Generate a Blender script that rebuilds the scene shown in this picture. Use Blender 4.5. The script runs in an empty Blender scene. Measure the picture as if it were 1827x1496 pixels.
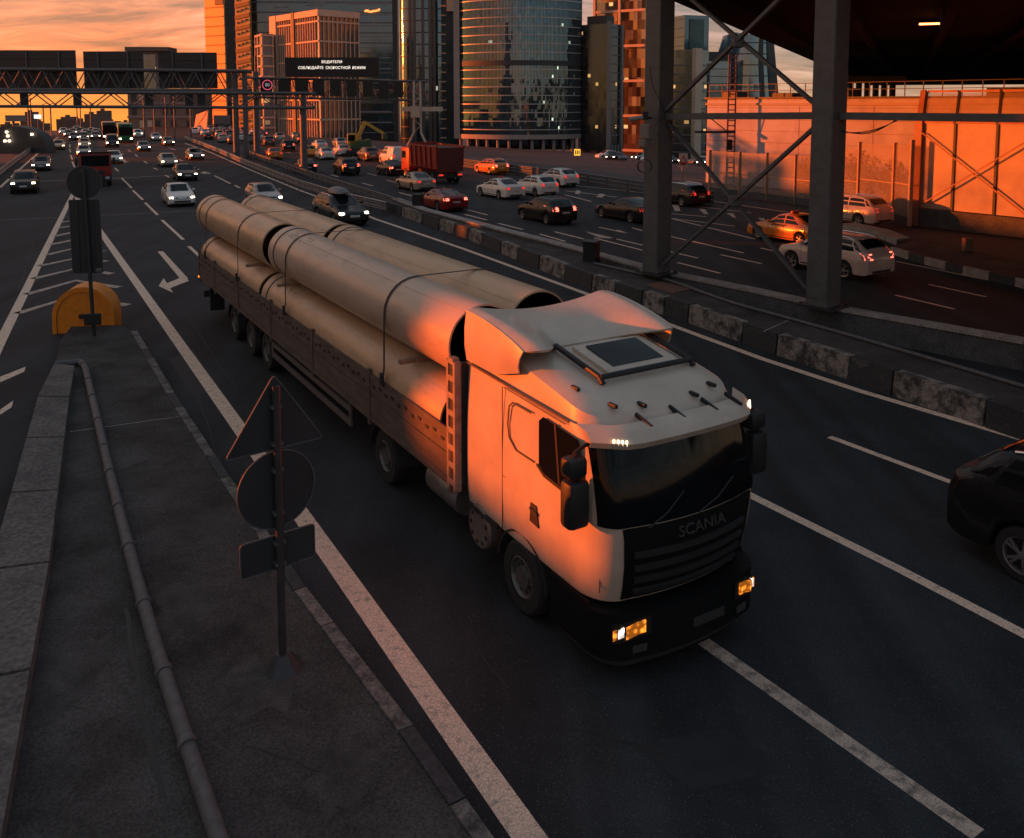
import bpy, bmesh, math, random
from mathutils import Vector, Matrix
random.seed(7)
SC = bpy.context.scene
COL = SC.collection
R = math.radians
NTH = ['first', 'second', 'third', 'fourth', 'fifth', 'sixth', 'seventh', 'eighth', 'ninth', 'tenth', 'eleventh', 'twelfth', 'thirteenth', 'fourteenth', 'fifteenth', 'sixteenth', 'seventeenth', 'eighteenth', 'nineteenth', 'twentieth', 'twenty-first', 'twenty-second', 'twenty-third', 'twenty-fourth', 'twenty-fifth', 'twenty-sixth']
# ------------------------------------------------------------------ camera
FPX, CXP, CYP, CAMH = 1540.0, 913.5, 325.0, 7.0
PIT = math.atan(140.0 / FPX)
cam = bpy.data.cameras.new('camera'); camo = bpy.data.objects.new('camera', cam); COL.objects.link(camo)
cam.sensor_width = 36.0; cam.lens = FPX / 1827.0 * 36.0
cam.shift_y = -(748.0 - CYP) / 1827.0
cam.clip_end = 6000.0; cam.clip_start = 0.1
camo.location = (0, 0, CAMH); camo.rotation_euler = (R(90) - PIT, 0, 0)
SC.camera = camo
# ------------------------------------------------------------------ sun + sky
SUN_AZ, SUN_EL = R(-82.0), R(5.0)          # azimuth clockwise from +Y
TOSUN = Vector((math.sin(SUN_AZ) * math.cos(SUN_EL), math.cos(SUN_AZ) * math.cos(SUN_EL), math.sin(SUN_EL)))
sl = bpy.data.lights.new('sun', 'SUN'); so = bpy.data.objects.new('sun', sl); COL.objects.link(so)
sl.energy = 4.3; sl.angle = R(0.6); sl.color = (1.0, 0.145, 0.010)
so.rotation_euler = (-TOSUN).to_track_quat('-Z', 'Y').to_euler()
so.location = (-60, 0, 60)
W = bpy.data.worlds.new('World'); SC.world = W; W.use_nodes = True
def build_sky():
    nt = W.node_tree; N = nt.nodes; Lk = nt.links; N.clear()
    def nd(t, **kw):
        n = N.new(t)
        for k, v in kw.items(): setattr(n, k, v)
        return n
    def mth(op, a, b=None, c=None, clamp=False):
        n = nd('ShaderNodeMath', operation=op, use_clamp=clamp)
        for i, x in enumerate((a, b, c)):
            if x is None: continue
            if isinstance(x, (int, float)): n.inputs[i].default_value = x
            else: Lk.new(x, n.inputs[i])
        return n.outputs[0]
    out = nd('ShaderNodeOutputWorld'); bg = nd('ShaderNodeBackground')
    tc = nd('ShaderNodeTexCoord'); sep = nd('ShaderNodeSeparateXYZ')
    Lk.new(tc.outputs['Generated'], sep.inputs[0])
    # the road climbs away from the viewer, so the far horizon sits a little under eye level
    el = mth('ADD', sep.outputs['Z'], 0.032)
    sky = nd('ShaderNodeTexSky', sky_type='NISHITA')
    sky.sun_disc = False; sky.sun_elevation = SUN_EL; sky.sun_rotation = SUN_AZ
    mp = nd('ShaderNodeCombineXYZ')
    Lk.new(sep.outputs['X'], mp.inputs[0]); Lk.new(sep.outputs['Y'], mp.inputs[1])
    Lk.new(mth('MAXIMUM', el, 0.004), mp.inputs[2]); Lk.new(mp.outputs[0], sky.inputs['Vector'])
    # evening cloud sheet, warmer toward the sun
    rmp = nd('ShaderNodeValToRGB'); cr = rmp.color_ramp
    cols = [(0.0, (1.50, 0.50, 0.05)), (0.03, (1.50, 0.36, 0.04)), (0.075, (1.35, 0.22, 0.025)),
            (0.15, (1.15, 0.33, 0.12)), (0.36, (0.52, 0.35, 0.28)), (1.0, (0.30, 0.36, 0.42))]
    cr.elements[0].position, cr.elements[0].color = cols[0][0], (*cols[0][1], 1)
    cr.elements[1].position, cr.elements[1].color = cols[-1][0], (*cols[-1][1], 1)
    for p, c in cols[1:-1]:
        e = cr.elements.new(p); e.color = (*c, 1)
    Lk.new(el, rmp.inputs[0])
    rmp2 = nd('ShaderNodeValToRGB'); cr = rmp2.color_ramp
    cols = [(0.0, (0.80, 0.42, 0.27)), (0.06, (0.66, 0.37, 0.28)), (0.14, (0.36, 0.35, 0.37)), (0.3, (0.24, 0.30, 0.36)), (1.0, (0.21, 0.29, 0.37))]
    cr.elements[0].position, cr.elements[0].color = cols[0][0], (*cols[0][1], 1)
    cr.elements[1].position, cr.elements[1].color = cols[-1][0], (*cols[-1][1], 1)
    for p, c in cols[1:-1]:
        e = cr.elements.new(p); e.color = (*c, 1)
    Lk.new(el, rmp2.inputs[0])
    # side factor: 1 toward the sun's side, 0 away from it
    dot = mth('ADD', mth('MULTIPLY', sep.outputs['X'], math.sin(SUN_AZ)), mth('MULTIPLY', sep.outputs['Y'], math.cos(SUN_AZ)))
    side = mth('MULTIPLY_ADD', dot, 1.3, 0.30, clamp=True)
    mixc = nd('ShaderNodeMix', data_type='RGBA'); Lk.new(side, mixc.inputs[0])
    Lk.new(rmp2.outputs[0], mixc.inputs[6]); Lk.new(rmp.outputs[0], mixc.inputs[7])
    # cloud structure: project the direction on a high sheet
    inv = mth('DIVIDE', 1.0, mth('ADD', mth('MAXIMUM', el, 0.0), 0.14))
    cv = nd('ShaderNodeCombineXYZ')
    Lk.new(mth('MULTIPLY', sep.outputs['X'], inv), cv.inputs[0]); Lk.new(mth('MULTIPLY', sep.outputs['Y'], inv), cv.inputs[1])
    noi = nd('ShaderNodeTexNoise'); noi.inputs['Scale'].default_value = 1.9; noi.inputs['Detail'].default_value = 7
    noi.inputs['Roughness'].default_value = 0.64; noi.inputs['Distortion'].default_value = 0.5
    mpn = nd('ShaderNodeMapping'); mpn.inputs['Scale'].default_value = (1.0, 2.1, 1); mpn.inputs['Rotation'].default_value = (0, 0, R(24))
    mpn.inputs['Location'].default_value = (3.1, 1.7, 0)
    Lk.new(cv.outputs[0], mpn.inputs[0]); Lk.new(mpn.outputs[0], noi.inputs['Vector'])
    cl = nd('ShaderNodeMapRange'); cl.inputs[1].default_value = 0.36; cl.inputs[2].default_value = 0.66
    cl.inputs[3].default_value = 0.50; cl.inputs[4].default_value = 1.55
    Lk.new(noi.outputs[0], cl.inputs[0])
    fade = nd('ShaderNodeMapRange'); fade.inputs[1].default_value = 0.012; fade.inputs[2].default_value = 0.075
    Lk.new(el, fade.inputs[0])
    gain = nd('ShaderNodeMix', data_type='FLOAT'); Lk.new(fade.outputs[0], gain.inputs[0]); gain.inputs[2].default_value = 1.0
    Lk.new(cl.outputs[0], gain.inputs[3])
    sc1 = nd('ShaderNodeVectorMath', operation='SCALE'); Lk.new(mixc.outputs[2], sc1.inputs[0]); Lk.new(gain.outputs[0], sc1.inputs['Scale'])
    hi = nd('ShaderNodeMapRange'); hi.inputs[1].default_value = 0.52; hi.inputs[2].default_value = 0.74; hi.inputs[3].default_value = 0.0; hi.inputs[4].default_value = 0.20
    Lk.new(noi.outputs[0], hi.inputs[0]); hf = mth('MULTIPLY', hi.outputs[0], fade.outputs[0])
    tint = nd('ShaderNodeVectorMath', operation='SCALE'); tint.inputs[0].default_value = (0.9, 0.72, 0.58); Lk.new(hf, tint.inputs['Scale'])
    sc1b = nd('ShaderNodeVectorMath', operation='ADD'); Lk.new(sc1.outputs[0], sc1b.inputs[0]); Lk.new(tint.outputs[0], sc1b.inputs[1]); sc1 = sc1b
    # thin clear sky between the clouds
    sc2 = nd('ShaderNodeVectorMath', operation='SCALE'); Lk.new(sky.outputs[0], sc2.inputs[0]); sc2.inputs['Scale'].default_value = 0.08
    add = nd('ShaderNodeVectorMath', operation='ADD'); Lk.new(sc1.outputs[0], add.inputs[0]); Lk.new(sc2.outputs[0], add.inputs[1])
    Lk.new(add.outputs[0], bg.inputs['Color']); bg.inputs['Strength'].default_value = SKY_STRENGTH
    Lk.new(bg.outputs[0], out.inputs[0])
SKY_STRENGTH = 0.40
build_sky()
SC.view_settings.view_transform = 'Standard'; SC.view_settings.look = 'None'
SC.view_settings.exposure = 0.75; SC.view_settings.gamma = 1.0; SC.view_settings.use_curve_mapping = False
SC.cycles.use_denoising = True
SC.cycles.max_bounces = 6; SC.cycles.diffuse_bounces = 3; SC.cycles.glossy_bounces = 3
SC.cycles.transmission_bounces = 4; SC.cycles.transparent_max_bounces = 6
SC.cycles.caustics_reflective = False; SC.cycles.caustics_refractive = False
SC.cycles.sample_clamp_indirect = 4.0
# ------------------------------------------------------------------ survey: photograph bearings -> metres on the ground
def ray(px, py):
    xc, yc = (px - CXP) / FPX, (CYP - py) / FPX
    return Vector((xc, math.cos(PIT) + yc * math.sin(PIT), -math.sin(PIT) + yc * math.cos(PIT)))
def G(px, py, z=0.0):
    d = ray(px, py); t = (z - CAMH) / d.z
    return Vector((d.x * t, d.y * t, z))
def D(px, py, Y):
    d = ray(px, py); t = Y / d.y
    return Vector((d.x * t, Y, CAMH + d.z * t))
def XA(px, Y): return D(px, 300, Y).x
def ZA(py, Y): return D(900, py, Y).z
def heading(vx):
    """unit ground direction of lines that vanish at photograph column vx"""
    d = ray(vx, 185); d.z = 0; return d.normalized()
# ------------------------------------------------------------------ materials
MATS = {}
def mat(name, col, rough=0.6, metal=0.0, var=0.0, vscale=3.0, bump=0.0, bscale=40.0, spec=0.5, emit=None, estr=0.0,
        col2=None, stretch=None, coat=0.0, alpha=1.0, dirt=0.0, thr=None):
    if name in MATS: return MATS[name]
    m = bpy.data.materials.new(name); m.use_nodes = True; MATS[name] = m
    nt = m.node_tree; N, Lk = nt.nodes, nt.links; b = N['Principled BSDF']
    b.inputs['Base Color'].default_value = (*col, 1); b.inputs['Roughness'].default_value = rough
    b.inputs['Metallic'].default_value = metal; b.inputs['Specular IOR Level'].default_value = spec
    if coat: b.inputs['Coat Weight'].default_value = coat; b.inputs['Coat Roughness'].default_value = 0.08
    if alpha < 1: b.inputs['Alpha'].default_value = alpha
    if emit: b.inputs['Emission Color'].default_value = (*emit, 1); b.inputs['Emission Strength'].default_value = estr
    if var or col2 or bump:
        tc = N.new('ShaderNodeTexCoord'); src = tc.outputs['Object']
        if stretch:
            mp = N.new('ShaderNodeMapping'); mp.inputs['Scale'].default_value = stretch
            Lk.new(src, mp.inputs[0]); src = mp.outputs[0]
        if var or col2:
            n = N.new('ShaderNodeTexNoise'); n.inputs['Scale'].default_value = vscale; n.inputs['Detail'].default_value = 8
            n.inputs['Roughness'].default_value = 0.65; Lk.new(src, n.inputs['Vector'])
            mr = N.new('ShaderNodeMapRange')
            lo, hi = thr or (0.3, 0.7)
            mr.inputs[1].default_value = lo; mr.inputs[2].default_value = hi; Lk.new(n.outputs[0], mr.inputs[0])
            mx = N.new('ShaderNodeMix'); mx.data_type = 'RGBA'; Lk.new(mr.outputs[0], mx.inputs[0])
            a = col if col2 else tuple(c * (1 - var) for c in col); c2 = col2 or tuple(min(1, c * (1 + var)) for c in col)
            mx.inputs[6].default_value = (*a, 1); mx.inputs[7].default_value = (*c2, 1)
            Lk.new(mx.outputs[2], b.inputs['Base Color'])
            mr2 = N.new('ShaderNodeMapRange'); mr2.inputs[3].default_value = max(0, rough - 0.12); mr2.inputs[4].default_value = min(1, rough + 0.12)
            Lk.new(n.outputs[0], mr2.inputs[0]); Lk.new(mr2.outputs[0], b.inputs['Roughness'])
        if bump:
            nb = N.new('ShaderNodeTexNoise'); nb.inputs['Scale'].default_value = bscale; nb.inputs['Detail'].default_value = 5
            Lk.new(tc.outputs['Object'], nb.inputs['Vector'])
            bp = N.new('ShaderNodeBump'); bp.inputs['Strength'].default_value = bump; bp.inputs['Distance'].default_value = 0.02
            Lk.new(nb.outputs[0], bp.inputs['Height']); Lk.new(bp.outputs[0], b.inputs['Normal'])
            if bump >= 0.4 and b.inputs['Base Color'].links:
                # fine grit in the colour as well
                src2 = b.inputs['Base Color'].links[0].from_socket; gr = N.new('ShaderNodeMapRange'); gr.inputs[1].default_value = 0.32; gr.inputs[2].default_value = 0.68
                gr.inputs[3].default_value = 0.62; gr.inputs[4].default_value = 1.4; Lk.new(nb.outputs[0], gr.inputs[0])
                vs = N.new('ShaderNodeVectorMath'); vs.operation = 'SCALE'; Lk.new(src2, vs.inputs[0]); Lk.new(gr.outputs[0], vs.inputs['Scale']); Lk.new(vs.outputs[0], b.inputs['Base Color'])
    return m
# ------------------------------------------------------------------ mesh builder
class MB:
    def __init__(s): s.v = []; s.f = []; s.mi = []; s.m = 0
    def add(s, vs, fs):
        o = len(s.v); s.v += [tuple(v) for v in vs]
        for f in fs: s.f.append(tuple(i + o for i in f)); s.mi.append(s.m)
        return s
    def box(s, x0, x1, y0, y1, z0, z1):
        return s.add([(x, y, z) for z in (z0, z1) for y in (y0, y1) for x in (x0, x1)],
                     [(0, 2, 3, 1), (4, 5, 7, 6), (0, 1, 5, 4), (2, 6, 7, 3), (0, 4, 6, 2), (1, 3, 7, 5)])
    def cbox(s, c, sx, sy, sz, bev=0.0):
        x, y, z = c
        if bev <= 0: return s.box(x - sx / 2, x + sx / 2, y - sy / 2, y + sy / 2, z - sz / 2, z + sz / 2)
        bm = bmesh.new(); bmesh.ops.create_cube(bm, size=1)
        for v in bm.verts: v.co = Vector((v.co.x * sx + x, v.co.y * sy + y, v.co.z * sz + z))
        bmesh.ops.bevel(bm, geom=bm.edges[:], offset=bev, segments=2, affect='EDGES', profile=0.5)
        return s.frombm(bm)
    def frombm(s, bm):
        bm.verts.index_update(); s.add([v.co[:] for v in bm.verts], [[v.index for v in f.verts] for f in bm.faces]); bm.free(); return s
    def bar(s, p, q, w, h=None, up=(0, 0, 1)):
        """rectangular bar from p to q, w across, h along up"""
        p, q = Vector(p), Vector(q); h = h or w; d = (q - p).normalized(); u = Vector(up)
        a = d.cross(u)
        if a.length < 1e-4: a = d.cross(Vector((1, 0, 0)))
        a.normalize(); b = a.cross(d).normalized(); vs = []
        for e in (p, q):
            for i, j in ((-1, -1), (1, -1), (1, 1), (-1, 1)): vs.append(e + a * (i * w / 2) + b * (j * h / 2))
        return s.add(vs, [(0, 1, 2, 3), (7, 6, 5, 4), (0, 4, 5, 1), (1, 5, 6, 2), (2, 6, 7, 3), (3, 7, 4, 0)])
    def tube(s, pts, r, n=10, cap=True):
        pts = [Vector(p) for p in pts]; rs = r if isinstance(r, (list, tuple)) else [r] * len(pts); rings = []
        ref = None
        for i, p in enumerate(pts):
            d = (pts[min(i + 1, len(pts) - 1)] - pts[max(i - 1, 0)]).normalized()
            if ref is None or abs(ref.dot(d)) > 0.98: ref = Vector((0, 0, 1)) if abs(d.z) < 0.9 else Vector((1, 0, 0))
            a = d.cross(ref).normalized(); b = a.cross(d).normalized(); ref = b
            rings.append([p + (a * math.cos(t) + b * math.sin(t)) * rs[i] for t in (2 * math.pi * k / n for k in range(n))])
        vs = [v for rg in rings for v in rg]; fs = []
        for i in range(len(pts) - 1):
            for k in range(n): fs.append((i * n + k, i * n + (k + 1) % n, (i + 1) * n + (k + 1) % n, (i + 1) * n + k))
        if cap: fs.append(tuple(range(n - 1, -1, -1))); fs.append(tuple((len(pts) - 1) * n + k for k in range(n)))
        return s.add(vs, fs)
    def lathe(s, prof, n=24, axis='Z', c=(0, 0, 0)):
        """prof: list of (radius, height)"""
        vs = []; fs = []; m = len(prof)
        for k in range(n):
            t = 2 * math.pi * k / n
            for r, h in prof:
                a, b = r * math.cos(t), r * math.sin(t)
                vs.append({'Z': (c[0] + a, c[1] + b, c[2] + h), 'X': (c[0] + h, c[1] + a, c[2] + b), 'Y': (c[0] + a, c[1] + h, c[2] + b)}[axis])
        for k in range(n):
            for i in range(m - 1):
                a, b = k * m + i, ((k + 1) % n) * m + i
                fs.append((a, b, b + 1, a + 1) if axis != 'Y' else (a, a + 1, b + 1, b))
        return s.add(vs, fs)
    def prism(s, poly, z0, z1):
        n = len(poly); vs = [(p[0], p[1], z0) for p in poly] + [(p[0], p[1], z1) for p in poly]
        fs = [tuple(range(n - 1, -1, -1)), tuple(range(n, 2 * n))] + [(i, (i + 1) % n, n + (i + 1) % n, n + i) for i in range(n)]
        return s.add(vs, fs)
    def extr(s, poly, d):
        """3-D planar polygon extruded by vector d"""
        d = Vector(d); n = len(poly); vs = [Vector(p) for p in poly] + [Vector(p) + d for p in poly]
        fs = [tuple(range(n - 1, -1, -1)), tuple(range(n, 2 * n))] + [(i, (i + 1) % n, n + (i + 1) % n, n + i) for i in range(n)]
        return s.add(vs, fs)
    def grid(s, P, close=False):
        """P[i][j] rows of points"""
        m, n = len(P), len(P[0]); vs = [p for r in P for p in r]; fs = []
        for i in range(m - 1):
            for j in range(n if close else n - 1):
                k = (j + 1) % n; fs.append((i * n + j, i * n + k, (i + 1) * n + k, (i + 1) * n + j))
        return s.add(vs, fs)
    def shell(s, P, th, close=False):
        """grid plus thickness along normals (outward th)"""
        m, n = len(P), len(P[0]); Q = []
        for i in range(m):
            row = []
            for j in range(n):
                du = Vector(P[min(i + 1, m - 1)][j]) - Vector(P[max(i - 1, 0)][j]); dv = Vector(P[i][min(j + 1, n - 1)]) - Vector(P[i][max(j - 1, 0)])
                nn = du.cross(dv)
                if nn.length > 1e-9: nn.normalize()
                row.append(Vector(P[i][j]) + nn * th)
            Q.append(row)
        o = len(s.v); s.grid(P); s.grid(Q); a = o; b = o + m * n
        bd = [(0, j) for j in range(n)] + [(i, n - 1) for i in range(1, m)] + [(m - 1, j) for j in range(n - 2, -1, -1)] + [(i, 0) for i in range(m - 2, 0, -1)]
        for k in range(len(bd)):
            p = bd[k]; q = bd[(k + 1) % len(bd)]
            s.f.append((a + p[0] * n + p[1], a + q[0] * n + q[1], b + q[0] * n + q[1], b + p[0] * n + p[1])); s.mi.append(s.m)
        return s
    def mesh(s, name, m=None, smooth=None, fix=True):
        me = bpy.data.meshes.new(name); me.from_pydata(s.v, [], s.f)
        if fix:
            bm = bmesh.new(); bm.from_mesh(me); bmesh.ops.remove_doubles(bm, verts=bm.verts, dist=1e-5)
            bmesh.ops.recalc_face_normals(bm, faces=bm.faces); bm.to_mesh(me); bm.free()
        if m is not None:
            for x in (m if isinstance(m, (list, tuple)) else [m]): me.materials.append(x)
            if isinstance(m, (list, tuple)) and not fix:
                for p, i in zip(me.polygons, s.mi): p.material_index = i
        if smooth:
            for p in me.polygons: p.use_smooth = True
            me.set_sharp_from_angle(angle=R(smooth))
        me.update(); return me
    def build(s, name, m, parent=None, loc=(0, 0, 0), smooth=None, rotz=0, fix=True):
        return link(name, s.mesh(name, m, smooth, fix), parent, loc, rotz)
def link(name, me, parent=None, loc=(0, 0, 0), rotz=0):
    o = bpy.data.objects.new(name, me); COL.objects.link(o); o.parent = parent; o.location = loc; o.rotation_euler = (0, 0, rotz); return o
def tag(o, label, cat, group=None):
    o['label'] = label; o['category'] = cat
    if group: o['group'] = group
    return o
def thing(name, label, cat, loc=(0, 0, 0), rotz=0, group=None):
    return tag(link(name, None, None, loc, rotz), label, cat, group)
def struct(o): o['kind'] = 'structure'; return o
def stuff(o): o['kind'] = 'stuff'; return o
def text_mesh(name, s, size, depth=0.01):
    cu = bpy.data.curves.new(name, 'FONT'); cu.body = s; cu.size = size; cu.extrude = depth; cu.align_x = 'CENTER'; cu.align_y = 'CENTER'
    o = bpy.data.objects.new(name, cu); COL.objects.link(o)
    dg = bpy.context.evaluated_depsgraph_get(); me = bpy.data.meshes.new_from_object(o.evaluated_get(dg)); me.name = name
    bpy.data.objects.remove(o); bpy.data.curves.remove(cu); return me
# common materials
ASPH = mat('asphalt', (0.030, 0.033, 0.037), 0.82, var=0.42, vscale=0.35, bump=0.5, bscale=48, spec=0.25)
PAVE = mat('island_asphalt', (0.068, 0.061, 0.058), 0.92, var=0.5, vscale=0.9, bump=0.8, bscale=38, spec=0.2)
PAINT = mat('road_paint', (0.86, 0.61, 0.46), 0.7, col2=(0.34, 0.25, 0.20), vscale=7, thr=(0.52, 0.72), bump=0.4, bscale=60)
PAINTW = mat('road_paint_worn', (0.60, 0.45, 0.36), 0.75, col2=(0.13, 0.11, 0.10), vscale=6, thr=(0.46, 0.68), bump=0.4, bscale=60)
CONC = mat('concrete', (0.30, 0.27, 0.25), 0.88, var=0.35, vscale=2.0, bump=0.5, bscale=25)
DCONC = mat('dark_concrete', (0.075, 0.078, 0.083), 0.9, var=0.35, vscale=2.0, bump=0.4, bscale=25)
WPEEL = mat('peeling_white_paint', (0.26, 0.225, 0.195), 0.85, col2=(0.045, 0.043, 0.042), vscale=2.6, thr=(0.44, 0.60), bump=0.5, bscale=20)
BPEEL = mat('peeling_black_paint', (0.035, 0.036, 0.04), 0.75, col2=(0.12, 0.11, 0.10), vscale=3.0, thr=(0.58, 0.72), bump=0.4, bscale=20)
STEEL = mat('painted_grey_steel', (0.095, 0.097, 0.102), 0.55, var=0.25, vscale=3.5, bump=0.08, bscale=30)
DSTEEL = mat('dark_steel', (0.035, 0.038, 0.042), 0.5, var=0.3, vscale=3)
GALV = mat('galvanised_steel', (0.26, 0.25, 0.25), 0.42, metal=0.6, var=0.3, vscale=5)
SIGNB = mat('sign_back', (0.026, 0.031, 0.036), 0.55, var=0.2, vscale=2)
GLASSD = mat('dark_car_glass', (0.008, 0.010, 0.012), 0.08, spec=0.30)
TYRE = mat('tyre_rubber', (0.018, 0.018, 0.019), 0.85, bump=0.2, bscale=60)
RIM = mat('alloy_rim', (0.42, 0.42, 0.43), 0.32, metal=0.85, var=0.15)
BLK = mat('black_plastic', (0.014, 0.015, 0.017), 0.55)
CHROME = mat('chrome', (0.7, 0.7, 0.7), 0.15, metal=1.0)
HEADL = mat('headlamp_lit', (0.9, 0.9, 0.85), 0.2, emit=(1.0, 0.80, 0.55), estr=9.0)
HEADO = mat('headlamp_off', (0.55, 0.55, 0.55), 0.12, spec=0.8)
TAILL = mat('tail_lamp', (0.45, 0.012, 0.012), 0.2, emit=(1.0, 0.05, 0.03), estr=0.5)
BRAKEL = mat('brake_lamp_lit', (0.6, 0.02, 0.02), 0.2, emit=(1.0, 0.14, 0.09), estr=2.2)
AMBER = mat('amber_lamp_lit', (0.8, 0.3, 0.03), 0.25, emit=(1.0, 0.24, 0.015), estr=1.5)
PLATE = mat('number_plate', (0.55, 0.53, 0.5), 0.5)
# ------------------------------------------------------------------ the setting
def poly_side(pts):
    return [Vector((p.x, p.y)) for p in pts]
RE_PX = [(335, 233), (480, 252), (640, 272), (760, 290), (900, 308), (1040, 329), (1144, 344), (1290, 360), (1440, 388), (1615, 432), (1700, 470), (1990, 545)]
RE = [G(x, y) for x, y in RE_PX]
def right_of_road(X, Y):
    best = 1e9; sg = 1
    for a, b in zip(RE[:-1], RE[1:]):
        ax, ay, bx, by = a.x, a.y, b.x, b.y; dx, dy = bx - ax, by - ay; l2 = dx * dx + dy * dy
        t = max(0, min(1, ((X - ax) * dx + (Y - ay) * dy) / l2)); d = math.hypot(X - ax - t * dx, Y - ay - t * dy)
        if d < best:
            best = d; sg = 1 if (dx * (Y - ay) - dy * (X - ax)) > 0 else -1
    return best * sg
def ground_z(X, Y):
    z = -0.07
    if Y > 60:
        s = right_of_road(X, Y)
        if s > 3: z -= min(11.0, 0.066 * (s - 3) * min(1, (Y - 60) / 40))
    if Y > 225: z -= 0.031 * (Y - 225)
    return z
def axis(a): return sorted(set(a))
gx = axis([-3000, -1500, -800, -500] + list(range(-400, 401, 16)) + [500, 800, 1500, 3000])
gy = axis([-400, -120, -60] + list(range(-40, 61, 20)) + list(range(70, 420, 10)) + [450, 500, 600, 800, 1200, 2000, 3500, 5500])
mb = MB(); mb.grid([[(x, y, ground_z(x, y)) for x in gx] for y in gy])
GROUND = mat('ground_earth', (0.036, 0.038, 0.042), 0.95, var=0.4, vscale=0.06, bump=0.4, bscale=8)
struct(mb.build('ground', GROUND, smooth=60))
# one asphalt sheet carries both carriageways
LE_PX = [(98, 242), (82, 250), (62, 263), (27, 292), (0, 314)]
LE = [G(x, y) for x, y in LE_PX]
outline = [LE[0] + Vector((-8, 70, 0))] + LE + [Vector((-44, 40, 0)), Vector((-44, -30, 0)), Vector((46, -30, 0))] + [RE[k] + Vector((0.9, 0.5, 0)) for k in range(len(RE) - 1, -1, -1)] + [RE[0] + Vector((-14, 70, 0))]
bm = bmesh.new(); fv = [bm.verts.new((p.x, p.y, 0)) for p in outline]; fc = bm.faces.new(fv)
bmesh.ops.triangulate(bm, faces=[fc]); me = bpy.data.meshes.new('road')
bmesh.ops.recalc_face_normals(bm, faces=bm.faces)
for f in bm.faces:
    if f.normal.z < 0: f.normal_flip()
bm.to_mesh(me); bm.free(); me.materials.append(ASPH); road = struct(link('road', me))
def road_material():
    nt = ASPH.node_tree; N, Lk = nt.nodes, nt.links; b = N['Principled BSDF']; tc = N.new('ShaderNodeTexCoord')
    # wheel-track polish along the lanes and pale grit specks
    mp = N.new('ShaderNodeMapping'); mp.inputs['Rotation'].default_value = (0, 0, R(-30)); mp.inputs['Scale'].default_value = (1.0, 0.025, 1)
    Lk.new(tc.outputs['Object'], mp.inputs[0]); n = N.new('ShaderNodeTexNoise'); n.inputs['Scale'].default_value = 1.0; n.inputs['Detail'].default_value = 3
    Lk.new(mp.outputs[0], n.inputs['Vector'])
    v = N.new('ShaderNodeTexVoronoi'); v.inputs['Scale'].default_value = 23; Lk.new(tc.outputs['Object'], v.inputs['Vector'])
    g = N.new('ShaderNodeMapRange'); g.inputs[1].default_value = 0.20; g.inputs[2].default_value = 0.08; Lk.new(v.outputs['Distance'], g.inputs[0])
    old = b.inputs['Base Color'].links[0].from_socket
    m1 = N.new('ShaderNodeMix'); m1.data_type = 'RGBA'; m1.blend_type = 'MULTIPLY'; m1.inputs[0].default_value = 1.0
    r = N.new('ShaderNodeMapRange'); r.inputs[1].default_value = 0.3; r.inputs[2].default_value = 0.7; r.inputs[3].default_value = 0.60; r.inputs[4].default_value = 1.35
    Lk.new(n.outputs[0], r.inputs[0]); cc = N.new('ShaderNodeCombineColor')
    for k in range(3): Lk.new(r.outputs[0], cc.inputs[k])
    Lk.new(old, m1.inputs[6]); Lk.new(cc.outputs[0], m1.inputs[7])
    m2 = N.new('ShaderNodeMix'); m2.data_type = 'RGBA'; Lk.new(g.outputs[0], m2.inputs[0]); Lk.new(m1.outputs[2], m2.inputs[6]); m2.inputs[7].default_value = (0.13, 0.125, 0.12, 1)
    Lk.new(m2.outputs[2], b.inputs['Base Color'])
road_material()
def ribbon(name, pts, w, z, m, parent, th=0.0):
    pts = [Vector((p.x, p.y, 0)) for p in pts]; L = []; Rr = []
    for i, p in enumerate(pts):
        d = (pts[min(i + 1, len(pts) - 1)] - pts[max(i - 1, 0)]).normalized(); n = Vector((-d.y, d.x, 0))
        L.append(p + n * w / 2 + Vector((0, 0, z))); Rr.append(p - n * w / 2 + Vector((0, 0, z)))
    mb = MB(); mb.grid([L, Rr])
    o = mb.build(name, m, parent, fix=False)
    for p in o.data.polygons:
        if p.normal.z < 0: o.data.flip_normals(); break
    return o
def line(name, px, w, m=PAINT, z=0.005, base=0.0):
    return ribbon(name, [G(x, y, base) for x, y in px], w, z + base, m, road)
def flat(name, px, m=PAINT, z=0.006):
    mb = MB(); mb.add([G(x, y) + Vector((0, 0, z)) for x, y in px], [tuple(range(len(px)))])
    o = mb.build(name, m, road, fix=False)
    if o.data.polygons[0].normal.z < 0: o.data.flip_normals()
    return o
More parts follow.
